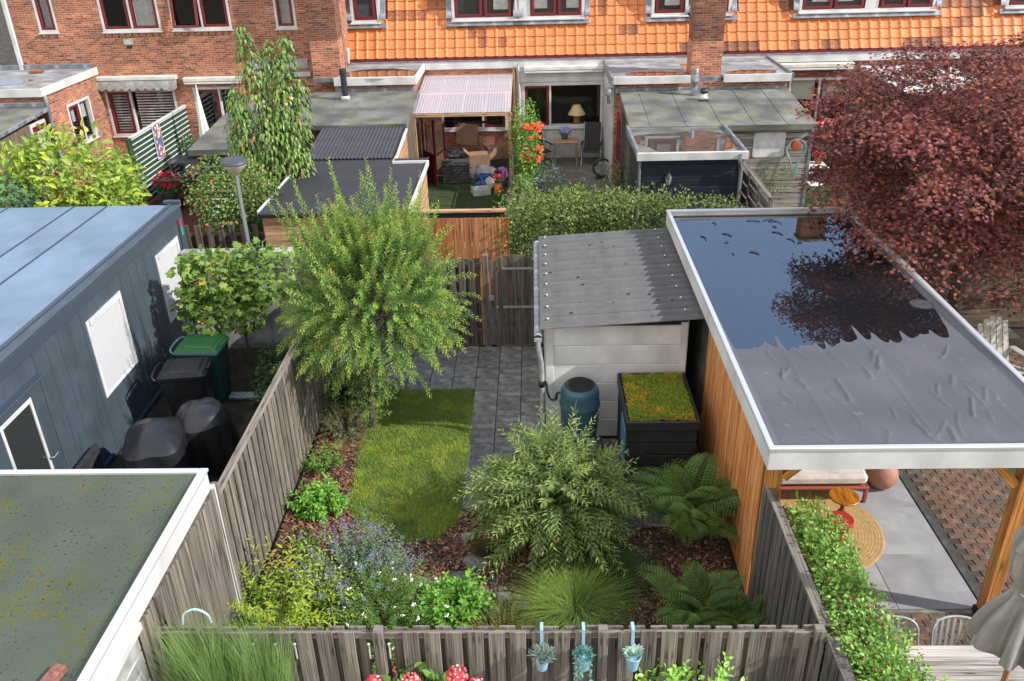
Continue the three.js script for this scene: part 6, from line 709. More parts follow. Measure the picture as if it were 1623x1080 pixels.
// ---- lawn blades, bark chips, moss ----
{
  seed(150); const inside = (x, z) => { let c = false; for (let i = 0, j = lawnPts.length - 1; i < lawnPts.length; j = i++) { const [a, b] = lawnPts[i], [d, e] = lawnPts[j]; if ((b > z) !== (e > z) && x < (d - a) * (z - b) / (e - b) + a) c = !c; } return c; };
  const bg = flat([-0.0022, 0, 0, 0.0022, 0, 0, 0.0014, 0.022, 0.006, -0.0022, 0, 0, 0.0014, 0.022, 0.006, -0.0014, 0.022, 0.006, -0.0014, 0.022, 0.006, 0.0014, 0.022, 0.006, 0, 0.042, 0.022]);
  const N = 90000, im = new THREE.InstancedMesh(bg, M(0xffffff, 0.7, { side: THREE.DoubleSide }), N); im.name = 'lawn_grass'; const m = new THREE.Matrix4(), q = new THREE.Quaternion(), e = new THREE.Euler(), c = new THREE.Color(); let n = 0;
  while (n < N) { const x = rr(-3.05, -0.93), z = rr(-12.75, -8.6); if (!inside(x + rr(-0.06, 0.06), z + rr(-0.06, 0.06))) continue; const p = fbm(x / 5 + 0.9, z / 5 + 3, 20, 4, 152), y = sstep(0.42, 0.66, p), bare = sstep(0.62, 0.72, fbm(x / 4 + 2, z / 4 + 4, 24, 3, 153)); if (rnd() < bare * 0.5) continue; e.set(rr(-0.5, 0.5), rr(0, 6.28), rr(-0.4, 0.4)); q.setFromEuler(e); const s = rr(0.6, 1.35); m.compose(V3(x, 0.012, z), q, V3(s, s, s)); im.setMatrixAt(n, m); const k = rr(0.75, 1.25); c.setRGB(mixn(0.17, 0.29, y) * k, mixn(0.28, 0.38, y) * k, 0.035 * k); if (rnd() < 0.05 + bare * 0.15) c.setRGB(0.36 * k, 0.30 * k, 0.11 * k); im.setColorAt(n, c); n++; }
  sh(im); im.userData = { kind: 'stuff', label: 'short yellow-green grass of the small lawn', category: 'grass' }; scene.add(im);
  const cg = [0, 1, 2].map(i => cbox(0.034 + i * 0.008, 0.007, 0.016 + i * 0.003, 0.003)); const chipM = M(0xffffff, 0.9); const spotsOf = (K, g, nm) => { const im2 = new THREE.InstancedMesh(g, chipM, K); im2.name = nm; let k = 0, guard = 0; while (k < K && guard++ < K * 30) { const x = rr(-3.48, 2.4), z = rr(-12.6, -5.55); if (inside(x, z) || (x > -1.08 && x < 2.3 && z < -9.6) || z < -12.6) continue; const dens = x < -1.0 ? 1 : z < -8.6 ? 0.7 : 0.8; if (rnd() > dens) continue; e.set(rr(-0.5, 0.5), rr(0, 6.28), rr(-0.5, 0.5)); q.setFromEuler(e); const s = rr(0.5, 1.5); m.compose(V3(x, 0.006 + rr(0, 0.014), z), q, V3(s, s, s * rr(0.7, 1.3))); im2.setMatrixAt(k, m); const a = rnd(), w = rr(0.7, 1.3); if (a < 0.22) c.setRGB(0.30 * w, 0.135 * w, 0.07 * w); else if (a < 0.62) c.setRGB(0.17 * w, 0.072 * w, 0.042 * w); else if (a < 0.92) c.setRGB(0.085 * w, 0.045 * w, 0.032 * w); else c.setRGB(0.38 * w, 0.25 * w, 0.16 * w); im2.setColorAt(k, c); k++; } im2.count = k; sh(im2); im2.userData = { kind: 'stuff', label: 'red-brown bark mulch of the garden beds', category: 'mulch' }; scene.add(im2); };
  spotsOf(13000, cg[0], 'bark_mulch'); spotsOf(9000, cg[1], 'bark_mulch_001'); spotsOf(5000, cg[2], 'bark_mulch_002');
  { const lg = new Leaves(); seed(157); for (let i = 0; i < 420; i++) { const x = rr(-3.4, 0.1), z = rr(-14.15, -9.7); if (inside(x, z) && rnd() < 0.6) continue; const y = inside(x, z) ? 0.045 : 0.034; lg.add([x, y, z], [rr(-1, 1), rr(-0.05, 0.15), rr(-1, 1)], [0, 1, 0], rr(0.02, 0.05), rr(0.01, 0.02), tint(pick([[0.18, 0.11, 0.05], [0.26, 0.22, 0.08], [0.10, 0.08, 0.05], [0.30, 0.27, 0.2]]), 0.3), 'ovate'); } const m2 = mesh(scene, 'fallen_leaves', lg.geo(), stemM); m2.userData = { kind: 'stuff', label: 'small fallen leaves on path and lawn', category: 'leaves' }; }
  // moss cushion on the compost box
  const g = new THREE.PlaneGeometry(0.9, 1.26, 120, 160); g.rotateX(-Math.PI / 2); const p = g.attributes.position, col = []; for (let i = 0; i < p.count; i++) { const x = p.getX(i), z = p.getZ(i), e2 = Math.min(0.45 - Math.abs(x), 0.63 - Math.abs(z)), n2 = fbm(x / 2 + 0.5, z / 2 + 0.5, 14, 3, 160), n3 = fbm(x / 2 + 0.5, z / 2 + 0.5, 90, 2, 161); p.setY(i, 0.04 * sstep(0, 0.06, e2) + 0.09 * n2 + 0.05 * n3 + rr(-0.006, 0.006)); const t = sstep(0.4, 0.62, n2 + 0.0 * n3), k = rr(0.7, 1.3), yb = sstep(0.5, 0.7, fbm(x / 2 + 0.3, z / 2, 10, 3, 163)); col.push(mixn(0.16, 0.27, yb) * k, mixn(0.185, 0.20, yb) * k, mixn(0.018, 0.022, yb) * k); } g.setAttribute('color', new THREE.Float32BufferAttribute(col, 3)); g.computeVertexNormals(); const ms = mesh(compost, 'moss', g, M(0xffffff, 0.95, { vertexColors: true, bumpMap: rep(T.grain, 0.1), bumpScale: 0.01 }), 0, 1.10, 0);
  const mg = new Leaves(); for (let i = 0; i < 12000; i++) { const x = rr(-0.44, 0.44), z = rr(-0.62, 0.62), yb = sstep(0.5, 0.7, fbm(x / 2 + 0.3, z / 2, 10, 3, 163)), n2 = fbm(x / 2 + 0.5, z / 2 + 0.5, 14, 3, 160), y = 0.05 * sstep(0, 0.06, Math.min(0.45 - Math.abs(x), 0.63 - Math.abs(z))) + 0.09 * n2 + 0.02; mg.add([x, y, z], add3(rv(), [0, 0.8, 0]), rv(), rr(0.02, 0.04), 0.014, tint([mixn(0.17, 0.34, yb), mixn(0.23, 0.26, yb), 0.02], 0.5)); } const mm = mesh(compost, 'moss_shoots', mg.geo(), stemM, 0, 1.10, 0); mm.userData = { kind: 'stuff' };
  seed(155); const sm = [0.30, 0.24, 0.36].map(a => M(lin(a, a * 0.97, a * 0.92), 0.9, { map: rep(T.mott, 0.4) })); for (const [x, z, r, k] of [[-0.80, -8.35, 0.17, 0], [-1.0, -8.05, 0.14, 1], [-1.12, -7.55, 0.13, 0], [-0.95, -8.85, 0.10, 2], [-1.45, -7.95, 0.12, 1], [1.1, -8.9, 0.16, 1], [-0.45, -7.75, 0.09, 2], [-0.22, -7.6, 0.09, 2]]) { const gg = new THREE.IcosahedronGeometry(1, 3), pp = gg.attributes.position; for (let i = 0; i < pp.count; i++) { const s = 0.85 + 0.3 * vn(pp.getX(i) * 2 + 5, pp.getZ(i) * 2 + pp.getY(i) + 5, 99, 99, k + 7); pp.setXYZ(i, pp.getX(i) * s * r, pp.getY(i) * s * r * 0.35, pp.getZ(i) * s * r * 0.8); } gg.computeVertexNormals(); single('stepping_stone', ['rounded grey stone in the mulch between sedge and lawn', 'grey stone set in the mulch nearer the gaura', 'flat grey stone beside the vivid green plant', 'small pale stone at the lawn corner', 'weathered stone behind the gaura', 'grey stone under the tall fern', 'pale pebble between lavender and grass', 'second pale pebble between lavender and grass'][[0, 1, 2, 3, 4, 5, 6, 7][names.get('stepping_stone') || 0]], 'stone', gg, sm[k], x, 0.01, z, 'stones in the mulch'); }
}
// ================= small things =================
seed(200);
// three pots hooked over the front fence
function hookPot(x, label, kind) {
  const t = thing('hanging_pot', label, 'hanging pot', x, 1.83, -5.457, 'blue pots hooked over the front fence'); const bm = M(lin(0.30, 0.50, 0.66), 0.4), L = new Leaves();
  mesh(t, 'hook', merge([at(cbox(0.028, 0.004, 0.085, 0.0015), 0, 0.008, -0.035), at(cbox(0.028, 0.24, 0.004, 0.0015), 0, -0.11, 0.009), at(cbox(0.028, 0.06, 0.004, 0.0015), 0, -0.02, -0.079)]), bm);
  mesh(t, 'pot', lathe([[0, -0.37], [0.042, -0.37], [0.046, -0.365], [0.068, -0.225], [0.073, -0.222], [0.073, -0.21], [0.066, -0.21], [0.062, -0.23], [0, -0.24]], 28), bm, 0, 0, 0.088);
  if (kind === 0) for (let i = 0; i < 260; i++) { const d = rv(); d[1] = Math.abs(d[1]); L.add([d[0] * 0.05, -0.23 + d[1] * 0.04, 0.088 + d[2] * 0.05], add3(d, [0, 0.3, 0]), rv(), rr(0.04, 0.10), 0.02, tint([0.26, 0.33, 0.28], 0.3), 'ovate'); }
  if (kind === 1) { for (let i = 0; i < 150; i++) { const d = rv(); d[1] = Math.abs(d[1]); L.add([d[0] * 0.05, -0.22 + d[1] * 0.03, 0.088 + d[2] * 0.05], add3(d, [0, 0.2, 0]), rv(), rr(0.03, 0.07), 0.022, tint([0.14, 0.30, 0.26], 0.3), 'ovate'); } for (const [sx, n] of [[-0.05, 20], [0.04, 17], [-0.02, 12]]) for (let k = 0; k < n * 3; k++) L.add([sx * 1.4 + rr(-0.008, 0.008), -0.24 - k / 3 * 0.017, 0.15 + rr(-0.008, 0.008)], add3(rv(), [0, -0.4, 0.3]), rv(), 0.028, 0.018, tint([0.17, 0.34, 0.30], 0.25), 'ovate'); }
  if (kind === 2) for (let r = 0; r < 4; r++) for (let i = 0; i < 16; i++) { const a = i * 2.4 + r, e = 0.25 + r * 0.32; L.add([Math.cos(a) * 0.02 + (r % 2 - 0.5) * 0.05, -0.205 + r * 0.008, 0.088 + Math.sin(a) * 0.02 + (r > 1 ? 0.03 : -0.02)], [Math.cos(a) * Math.cos(e), Math.sin(e), Math.sin(a) * Math.cos(e)], [0, 1, 0], 0.065, 0.03, tint([0.30, 0.42, 0.36], 0.2), 'ovate'); }
  mesh(t, 'plant', L.geo(), leafM);
}
hookPot(0.01, 'pale blue pot of upright silvery succulent hooked on the fence', 0); hookPot(0.375, 'blue pot with long trailing succulent next to the fence post', 1); hookPot(0.805, 'blue pot holding a tight grey-green rosette on the fence', 2);
for (const [x, k] of [[-2.55, 0], [-2.18, 1], [-1.52, 2], [-1.34, 3], [-2.35, 4]]) { const t = thing('fence_hook', ['white hook tube among the tall grass on the front fence', 'white hook tube just right of the tall grass', 'white hook tube left of the fence post', 'white hook tube right of the fence post', 'white hook tube deep in the tall grass'][k], 'hook', x, 1.66, -5.44, 'white hook tubes on the front fence'); mesh(t, 'tube', at(new THREE.CylinderGeometry(0.009, 0.009, 0.17, 10), 0, -0.07, 0), mats.whiteOld); mesh(t, 'knob', new THREE.SphereGeometry(0.016, 10, 8), mats.whiteOld, 0, 0.02, 0); }
{ const m = single('garden_hose', 'short loop of pale blue hose on the corner of the front fence', 'hose', tube([[-3.2, 1.80, -5.56], [-3.18, 1.9, -5.58], [-3.08, 1.94, -5.6], [-2.98, 1.88, -5.6], [-2.96, 1.78, -5.6]], 0.012, 24, 8), M(lin(0.45, 0.58, 0.6), 0.5)); }
// ---- left garden ----
{
  const s = thing('striped_screen', 'dark green garden screen with white horizontal slats', 'screen'), gm = M(lin(0.020, 0.065, 0.03), 0.6); bx(s, 'panel', gm, -11.0, -10.96, 0.1, 1.95, -27.0, -22.9); for (let k = 0; k < 13; k++) bx(s, 'slat', mats.white, -10.958, -10.935, 0.22 + k * 0.14, 0.252 + k * 0.14, -27.0, -22.9, 0.004); bx(s, 'cap_rail', mats.white, -11.03, -10.92, 1.955, 1.99, -27.0, -22.9, 0.006); for (const z of [-22.86, -24.9, -26.9]) bx(s, 'post', gm, -11.08, -11.005, 0, 1.95, z - 0.04, z + 0.04);
  const p = thing('garden_poster', 'weatherproof portrait-shaped poster on the striped screen', 'poster', -10.915, 1.5, -24.5); const pt = tex(64, 128, (u, v) => { const n = fbm(u, v, 6, 3, 9, 10); return n > 0.56 ? [0.9, 0.82, 0.74] : n > 0.46 ? [0.75, 0.45, 0.35] : [0.35, 0.4, 0.6]; }); const pg = new THREE.PlaneGeometry(0.5, 0.95); pg.rotateY(rot90); mesh(p, 'print', pg, M(0xffffff, 0.5, { map: pt }), 0.012, 0, 0); bx(p, 'board', mats.white, -0.008, 0.008, -0.5, 0.5, -0.28, 0.28, 0.003);
  shrub('climber', 'sunlit climbing plant on the end of the striped screen', 'climber', -10.9, -21.6, [[[0, 1.0, 0], [0.45, 1.0, 0.8], 2300, { ll: 0.09, lw: 0.055, col: [0.12, 0.21, 0.04], col2: [0.20, 0.29, 0.06], sd: 31, spot: [[0.4, 0.22, 0.1], 0.03] }]], [[[0, 0, 0], [0, 1, 0], 0.03]]);
  const tb = thing('workbench', 'dark grey garden table against the striped screen', 'table', -10.1, 0, -24.6); bx(tb, 'top', M(lin(0.10, 0.11, 0.12), 0.6), -0.55, 0.55, 0.86, 0.92, -0.4, 0.4); for (const x of [-0.5, 0.5]) for (const z of [-0.35, 0.35]) bx(tb, 'leg', M(lin(0.10, 0.11, 0.12), 0.6), x - 0.04, x + 0.04, 0, 0.859, z - 0.04, z + 0.04);
  const pot = (x, y, z, r, h, m, label, leaf, fl, n = 260) => { const t = thing('potted_plant', label, 'potted plant', x, y, z); mesh(t, 'pot', lathe([[0, 0], [r * 0.7, 0], [r, h * 0.9], [r * 1.06, h * 0.92], [r * 1.06, h], [r * 0.9, h], [r * 0.85, h * 0.85], [0, h * 0.85]], 22), m); const L = new Leaves(); mass(L, [0, h + r * 0.7, 0], [r * 1.5, r * 1.2, r * 1.5], n, { ll: r * 0.5, lw: r * 0.3, col: leaf, shell: 0.2 }); mesh(t, 'foliage', L.geo(), leafM); if (fl) { const F = new Leaves(); for (let i = 0; i < 160; i++) { const d = rv(); d[1] = Math.abs(d[1]); const q = [d[0] * r * 1.5, h + r * 0.7 + d[1] * r * 1.25, d[2] * r * 1.5]; for (let k = 0; k < 3; k++) F.add(q, add3(rv(), d), d, r * 0.28, r * 0.26, tint(fl, 0.25), 'petal'); } mesh(t, 'flowers', F.geo(), stemM); } return t; };
  const terra = M(lin(0.36, 0.14, 0.08), 0.85), slate = M(lin(0.14, 0.15, 0.16), 0.6);
  pot(-10.1, 0.92, -24.7, 0.2, 0.26, slate, 'dark pot of trailing greenery on the grey garden table', [0.07, 0.12, 0.04]); pot(-9.75, 0.92, -24.35, 0.09, 0.14, M(lin(0.5, 0.05, 0.04), 0.5), 'small red pot at the corner of the grey garden table', [0.12, 0.14, 0.06]); pot(-10.15, 0.25, -22.75, 0.24, 0.3, slate, 'pot of crimson geraniums in the left garden', [0.07, 0.14, 0.03], [0.52, 0.02, 0.06]);
  pot(-10.5, 0, -21.5, 0.18, 0.28, terra, 'terracotta pot with pale stems below the climber', [0.2, 0.16, 0.1]); bx(thing('pot_stand', 'low dark stand carrying the crimson geraniums', 'plant stand', -10.15, 0, -22.75), 'stand_top', mats.blackRough, -0.25, 0.25, 0.0, 0.248, -0.25, 0.25);
  struct('left_terrace', plane(-13.4, -8.4, -27, -19.5, 0.006), M(lin(0.20, 0.085, 0.07), 0.9, { map: rep(T.brick, 2.2, 2.2) }));
  const pr = thing('closed_parasol', 'slim closed white parasol in front of the brick house door', 'parasol', -9.95, 0, -25.6), pos = []; { const N = 48, K = 12, f = (i, k) => { const a = i / N * 6.28318, t = k / K, r = (0.02 + 0.15 * t) * (1 + 0.25 * Math.cos(a * 8) * t); return [Math.cos(a) * r, 2.75 - 1.65 * t, Math.sin(a) * r]; }; for (let i = 0; i < N; i++) for (let k = 0; k < K; k++) pos.push(...f(i, k), ...f(i + 1, k), ...f(i + 1, k + 1), ...f(i, k), ...f(i + 1, k + 1), ...f(i, k + 1)); } mesh(pr, 'canopy', flat(pos), M(lin(0.82, 0.82, 0.80), 0.9, { side: THREE.DoubleSide })); mesh(pr, 'pole', at(new THREE.CylinderGeometry(0.02, 0.02, 2.85, 10), 0, 1.42, 0), mats.white); mesh(pr, 'base', lathe([[0, 0], [0.25, 0], [0.22, 0.08], [0, 0.1]], 20), mats.galv);
  const cl = thing('clothes_line', 'washing line with white pegs across the left terrace', 'clothes line', 0, 0, 0); for (let j = 0; j < 4; j++) { const a = [-10.2 + j * 0.25, 0.95, -22.3], b = [-8.45, 1.35, -23.4 + j * 0.22]; mesh(cl, 'line', tube([a, mix3(a, b, 0.5), b], 0.006, 4, 5), mats.galv); for (let k = 0; k < 3; k++) { const q = mix3(a, b, 0.2 + k * 0.25); const g = mesh(cl, 'peg', cbox(0.02, 0.13, 0.05, 0.005), mats.white, q[0], q[1] + 0.03, q[2]); g.rotation.z = 0.5; } } mesh(cl, 'pole', tube([[-10.25, 0.0, -22.3], [-10.25, 1.0, -22.3]], 0.025, 4, 8), M(lin(0.03, 0.12, 0.07), 0.5)); mesh(cl, 'rail', tube([[-10.25, 0.95, -22.3], [-9.3, 0.95, -22.3]], 0.02, 4, 8), M(lin(0.03, 0.12, 0.07), 0.5));
  // ---- cluttered patio under the lean-to ----
  const card = M(lin(0.34, 0.215, 0.125), 0.9, { map: rep(T.mottSoft, 0.7) });
  const cbx = (x, z, w, h, d, ry, label, y = 0) => { const t = thing('cardboard_box', label, 'cardboard box', x, y, z, 'cardboard boxes under the lean-to', ry); bx(t, 'carton', card, -w / 2, w / 2, 0, h, -d / 2, d / 2, 0.006); for (const [sx, r] of [[-1, 0.5], [1, -0.9]]) { const f = bx(t, 'flap', card, sx * w / 2 - 0.003, sx * w / 2 + 0.003, h, h + 0.2, -d / 2, d / 2, 0.001); f.rotation.z = sx * -0.8; f.position.x += sx * 0.07; f.position.y -= 0.03; } };
  cbx(-1.7, -25.6, 0.62, 0.36, 0.45, 0.15, 'large open cardboard box above the grey cushion heap', 0.3); cbx(-1.3, -26.3, 0.42, 0.36, 0.4, 0.5, 'smaller cardboard box with flaps at the back wall', 0.3);
  const hp = (x, z, y, rx, ry2, rz, col, label, sd) => { const g = new THREE.IcosahedronGeometry(1, 5), p = g.attributes.position; for (let i = 0; i < p.count; i++) { const a = p.getX(i), b = p.getY(i), c = p.getZ(i), s = 0.8 + 0.45 * vn(a * 2.2 + 9, c * 2.2 + b * 2 + 9, 99, 99, sd); p.setXYZ(i, a * s * rx, Math.max(-ry2 * 0.5, b * s * ry2), c * s * rz); } g.computeVertexNormals(); const cs = []; for (let i = 0; i < p.count; i++) { const v = vn(p.getX(i) / rx * 3 + 20, p.getZ(i) / rz * 3 + p.getY(i) / ry2 * 2 + 20, 99, 99, sd + 3); const c = col[Math.min(col.length - 1, Math.floor(v * col.length * 0.999))]; cs.push(...c); } g.setAttribute('color', new THREE.Float32BufferAttribute(cs, 3)); single('cloth_heap', label, 'heap', g, M(0xffffff, 0.9, { vertexColors: true }), x, y + ry2 * 0.5, z, 'heaps of household goods under the lean-to'); };
  hp(-1.6, -25.3, 0, 0.52, 0.24, 0.4, [[0.10, 0.09, 0.10], [0.14, 0.13, 0.14]], 'dark cushion heap beneath the large cardboard box', 3); hp(-2.8, -26.1, 0, 0.34, 0.22, 0.34, [[0.5, 0.5, 0.5], [0.7, 0.68, 0.65], [0.3, 0.3, 0.32]], 'heap of pale linen behind the grey storage box', 7); hp(-2.55, -26.8, 0.3, 0.36, 0.14, 0.26, [[0.03, 0.03, 0.035], [0.2, 0.2, 0.22], [0.06, 0.06, 0.08]], 'folded dark clothes against the brick wall', 9);
  const bags = [[-1.45, -24.55, 0.17, [0.02, 0.06, 0.28], 'blue shopping bag in the jumble by the lean-to post'], [-1.15, -24.6, 0.15, [0.5, 0.05, 0.035], 'red shopping bag in the jumble by the lean-to post'], [-1.3, -24.25, 0.14, [0.55, 0.52, 0.5], 'white plastic bag in front of the blue shopping bag'], [-1.0, -24.2, 0.14, [0.05, 0.05, 0.06], 'black bag at the foot of the lean-to post'], [-1.0, -25.1, 0.17, [0.12, 0.03, 0.10], 'plum-coloured bag beside the large cardboard box'], [-1.6, -24.1, 0.12, [0.06, 0.10, 0.30], 'small navy bag on the artificial turf'], [-1.05, -23.75, 0.13, [0.6, 0.2, 0.03], 'small orange bag nearest the lean-to post']];
  bags.forEach(([x, z, q, c, label], k) => { const g = new THREE.IcosahedronGeometry(1, 5), p = g.attributes.position; for (let i = 0; i < p.count; i++) { const a = p.getX(i), b = p.getY(i), e = p.getZ(i), n = 0.8 + 0.4 * vn(a * 3 + 9, e * 3 + b * 2 + 9, 99, 99, k + 60), box = 1 / Math.pow(Math.pow(Math.abs(a), 4) + Math.pow(Math.abs(b), 4) + Math.pow(Math.abs(e), 4), 0.25); p.setXYZ(i, a * box * n * q * 1.15, Math.max(-q * 0.9, b * box * n * q), e * box * n * q * 0.8); } g.computeVertexNormals(); const m = single('shopping_bag', label, 'bag', g, M(lin(...c), 0.75), x, q * 0.9, z, 'bags under the lean-to'); m.rotation.y = k * 1.3; });
  const crate = thing('laundry_crate', 'white plastic crate on the artificial turf near the planter', 'crate', -1.55, 0, -23.6, null, 0.3); bx(crate, 'base', mats.white, -0.24, 0.24, 0, 0.02, -0.17, 0.17); for (const [x0, x1, z0, z1] of [[-0.25, 0.25, 0.16, 0.175], [-0.25, 0.25, -0.175, -0.16], [-0.25, -0.235, -0.158, 0.158], [0.235, 0.25, -0.158, 0.158]]) bx(crate, 'side', mats.white, x0, x1, 0.021, 0.2, z0, z1, 0.004);
  const sb = thing('storage_box', 'dark grey woven storage box on the artificial turf', 'storage box', -2.35, 0, -24.95, null, 0.06); for (let k = 0; k < 6; k++) bx(sb, 'band', M(lin(0.045, 0.047, 0.05), 0.7), -0.4, 0.4, 0.02 + k * 0.085, 0.098 + k * 0.085, -0.3, 0.3, 0.012); bx(sb, 'lid', M(lin(0.055, 0.057, 0.06), 0.6), -0.42, 0.42, 0.535, 0.59, -0.32, 0.32, 0.015);
  const lb = thing('leaning_board', 'brown board leaning on the brick wall above the clothes', 'board', -2.1, 0.62, -26.8); const q = bx(lb, 'panel', card, -0.32, 0.32, 0, 0.66, -0.015, 0.015, 0.004); q.rotation.x = -0.2; q.rotation.z = -0.12; bx(lb, 'batten', mats.paleWood[1], -0.36, -0.33, -0.1, 0.62, -0.02, 0.02);
  const lb2 = thing('leaning_board', 'tall narrow brown board with red edge beside the red door', 'board', -3.0, 0, -25.7); bx(lb2, 'panel', card, -0.25, 0.25, 0.02, 1.55, -0.02, 0.02, 0.004); bx(lb2, 'edge', mats.red, 0.251, 0.3, 0.02, 1.6, -0.03, 0.03, 0.004); bx(lb2, 'edge', mats.red, -0.3, -0.251, 0.02, 1.6, -0.03, 0.03, 0.004);
  const dr = thing('red_door', 'red half-glazed back door standing open by the lean-to', 'door', -3.32, 0, -25.15, null, -1.02); bx(dr, 'lower_panel', mats.red, 0.0, 0.86, 0.02, 0.92, -0.02, 0.02, 0.004); for (const [x0, x1, y0, y1] of [[0, 0.1, 0.922, 2.05], [0.76, 0.86, 0.922, 2.05], [0.102, 0.758, 1.95, 2.05]]) bx(dr, 'stile', mats.red, x0, x1, y0, y1, -0.02, 0.02, 0.004); for (let k = 0; k < 4; k++) bx(dr, 'board', mats.red, 0.06, 0.8, 0.08 + k * 0.2, 0.265 + k * 0.2, 0.021, 0.03, 0.004); bx(dr, 'glass', mats.glass, 0.1, 0.76, 0.92, 1.95, -0.003, 0.003, 0.001); mesh(dr, 'handle', tube([[0.8, 1.02, 0.03], [0.8, 1.02, 0.07], [0.7, 1.02, 0.07]], 0.01, 8, 8), mats.steel);
  const pb = thing('planter_box', 'rust-brown planter box with gold scrolls by the orange fence', 'planter', -1.2, 0, -17.9); bx(pb, 'box', M(lin(0.24, 0.075, 0.03), 0.6), -0.5, 0.5, 0, 0.62, -0.15, 0.15); for (let k = 0; k < 4; k++) mesh(pb, 'scroll', tube([[-0.38 + k * 0.2, 0.42, 0.157], [-0.33 + k * 0.2, 0.5, 0.157], [-0.27 + k * 0.2, 0.46, 0.157], [-0.3 + k * 0.2, 0.4, 0.157], [-0.2 + k * 0.2, 0.38, 0.157]], 0.008, 16, 5), M(lin(0.55, 0.36, 0.1), 0.5)); bx(pb, 'rim', mats.white, -0.52, 0.52, 0.621, 0.65, -0.17, 0.17);
  const tr = thing('trellis_screen', 'thin dark trellis post row between lean-to and white patio', 'trellis'); for (let k = 0; k < 9; k++) bx(tr, 'post', mats.brownWood[k % 3], -0.62, -0.575, 0, 1.55 + (k % 3) * 0.06, -23.6 + k * 0.75, -23.555 + k * 0.75, 0.004); bx(tr, 'rail', mats.darkWood[1], -0.6, -0.578, 1.3, 1.34, -23.5, -17.5); bx(tr, 'netting', M(lin(0.05, 0.055, 0.05), 0.9), -0.605, -0.601, 0.1, 1.25, -23.4, -17.6, 0.001);
  // ---- white patio ----
  struct('patio_paving', plane(-0.5, 2.3, -27.2, -18, 0.006), M(lin(0.24, 0.23, 0.18), 0.95, { map: rep(T.mott, 0.9), bumpMap: rep(T.brickB, 1.8, 2.6), bumpScale: 0.006 }));
  const rc = (x, z, ry, label) => { const t = thing('recliner_chair', label, 'chair', x, 0, z, 'black recliner chairs on the white patio', ry), bm = M(lin(0.02, 0.02, 0.024), 0.7); bx(t, 'seat', bm, -0.25, 0.25, 0.42, 0.45, -0.25, 0.25, 0.01); const b = bx(t, 'backrest', bm, -0.25, 0.25, 0.45, 1.22, -0.015, 0.015, 0.01); b.rotation.x = -0.22; b.position.z = -0.33; for (const s of [-1, 1]) { mesh(t, 'leg', tube([[s * 0.29, 0.0, 0.32], [s * 0.29, 0.63, -0.2]], 0.015, 4, 8), mats.steel); mesh(t, 'leg', tube([[s * 0.29, 0.0, -0.38], [s * 0.29, 0.62, 0.12]], 0.015, 4, 8), mats.steel); bx(t, 'armrest', bm, s * 0.3 - 0.03, s * 0.3 + 0.03, 0.63, 0.66, -0.28, 0.22, 0.01); mesh(t, 'back_tube', tube([[s * 0.26, 0.4, -0.22], [s * 0.26, 1.22, -0.44]], 0.014, 4, 8), mats.steel); } };
  rc(0.2, -26.55, 0.5, 'black recliner chair behind the orange-flowered climber'); rc(1.78, -26.55, -0.15, 'black recliner chair under the lamp window');
  const pt2 = thing('patio_table', 'small wooden patio table under the big dark window', 'table', 0.98, 0, -26.6); bx(pt2, 'top', mats.paleWood[1], -0.38, 0.38, 0.72, 0.75, -0.3, 0.3); for (const x of [-0.34, 0.34]) for (const z of [-0.26, 0.26]) bx(pt2, 'leg', mats.paleWood[1], x - 0.02, x + 0.02, 0, 0.719, z - 0.02, z + 0.02); pot(0.95, 0.75, -26.75, 0.12, 0.14, slate, 'pot of violet flowers on the wooden patio table', [0.10, 0.16, 0.08], [0.35, 0.33, 0.6], 120);
  const od = thing('red_door', 'dark red door standing open at the corner of the felt outbuilding', 'door', 2.32, 0, -23.4, null, rot90 * 0.98); for (const [x0, x1, y0, y1] of [[0, 0.12, 0, 2.1], [0.78, 0.9, 0, 2.1], [0.122, 0.778, 1.98, 2.1]]) bx(od, 'stile', mats.red, x0, x1, y0, y1, -0.02, 0.02, 0.004); bx(od, 'lower_panel', mats.red, 0.122, 0.778, 0, 0.8, -0.015, 0.015); bx(od, 'glass', mats.glass, 0.122, 0.778, 0.8, 1.98, -0.003, 0.003, 0.001);
  const ly = thing('flowering_climber', 'tall climber with orange-red flowers beside the lean-to', 'climber', -0.22, 0, -23.9), LL = new Leaves(), FF = new Leaves(); mass(LL, [0, 1.2, 0], [0.42, 1.35, 0.55], 2600, { ll: 0.10, lw: 0.045, col: [0.13, 0.25, 0.04], col2: [0.22, 0.36, 0.05], shell: 0.2, sd: 41 }); for (let i = 0; i < 34; i++) { const q = [rr(-0.1, 0.45), rr(0.9, 2.0), rr(0.2, 0.6)]; for (let k = 0; k < 12; k++) FF.add(add3(q, rv(), 0.04), add3(rv(), [0, 0, 0.8]), rv(), 0.075, 0.05, tint([0.75, 0.13, 0.06], 0.25), 'petal'); } mesh(ly, 'foliage', LL.geo(), leafM); mesh(ly, 'flowers', FF.geo(), stemM);
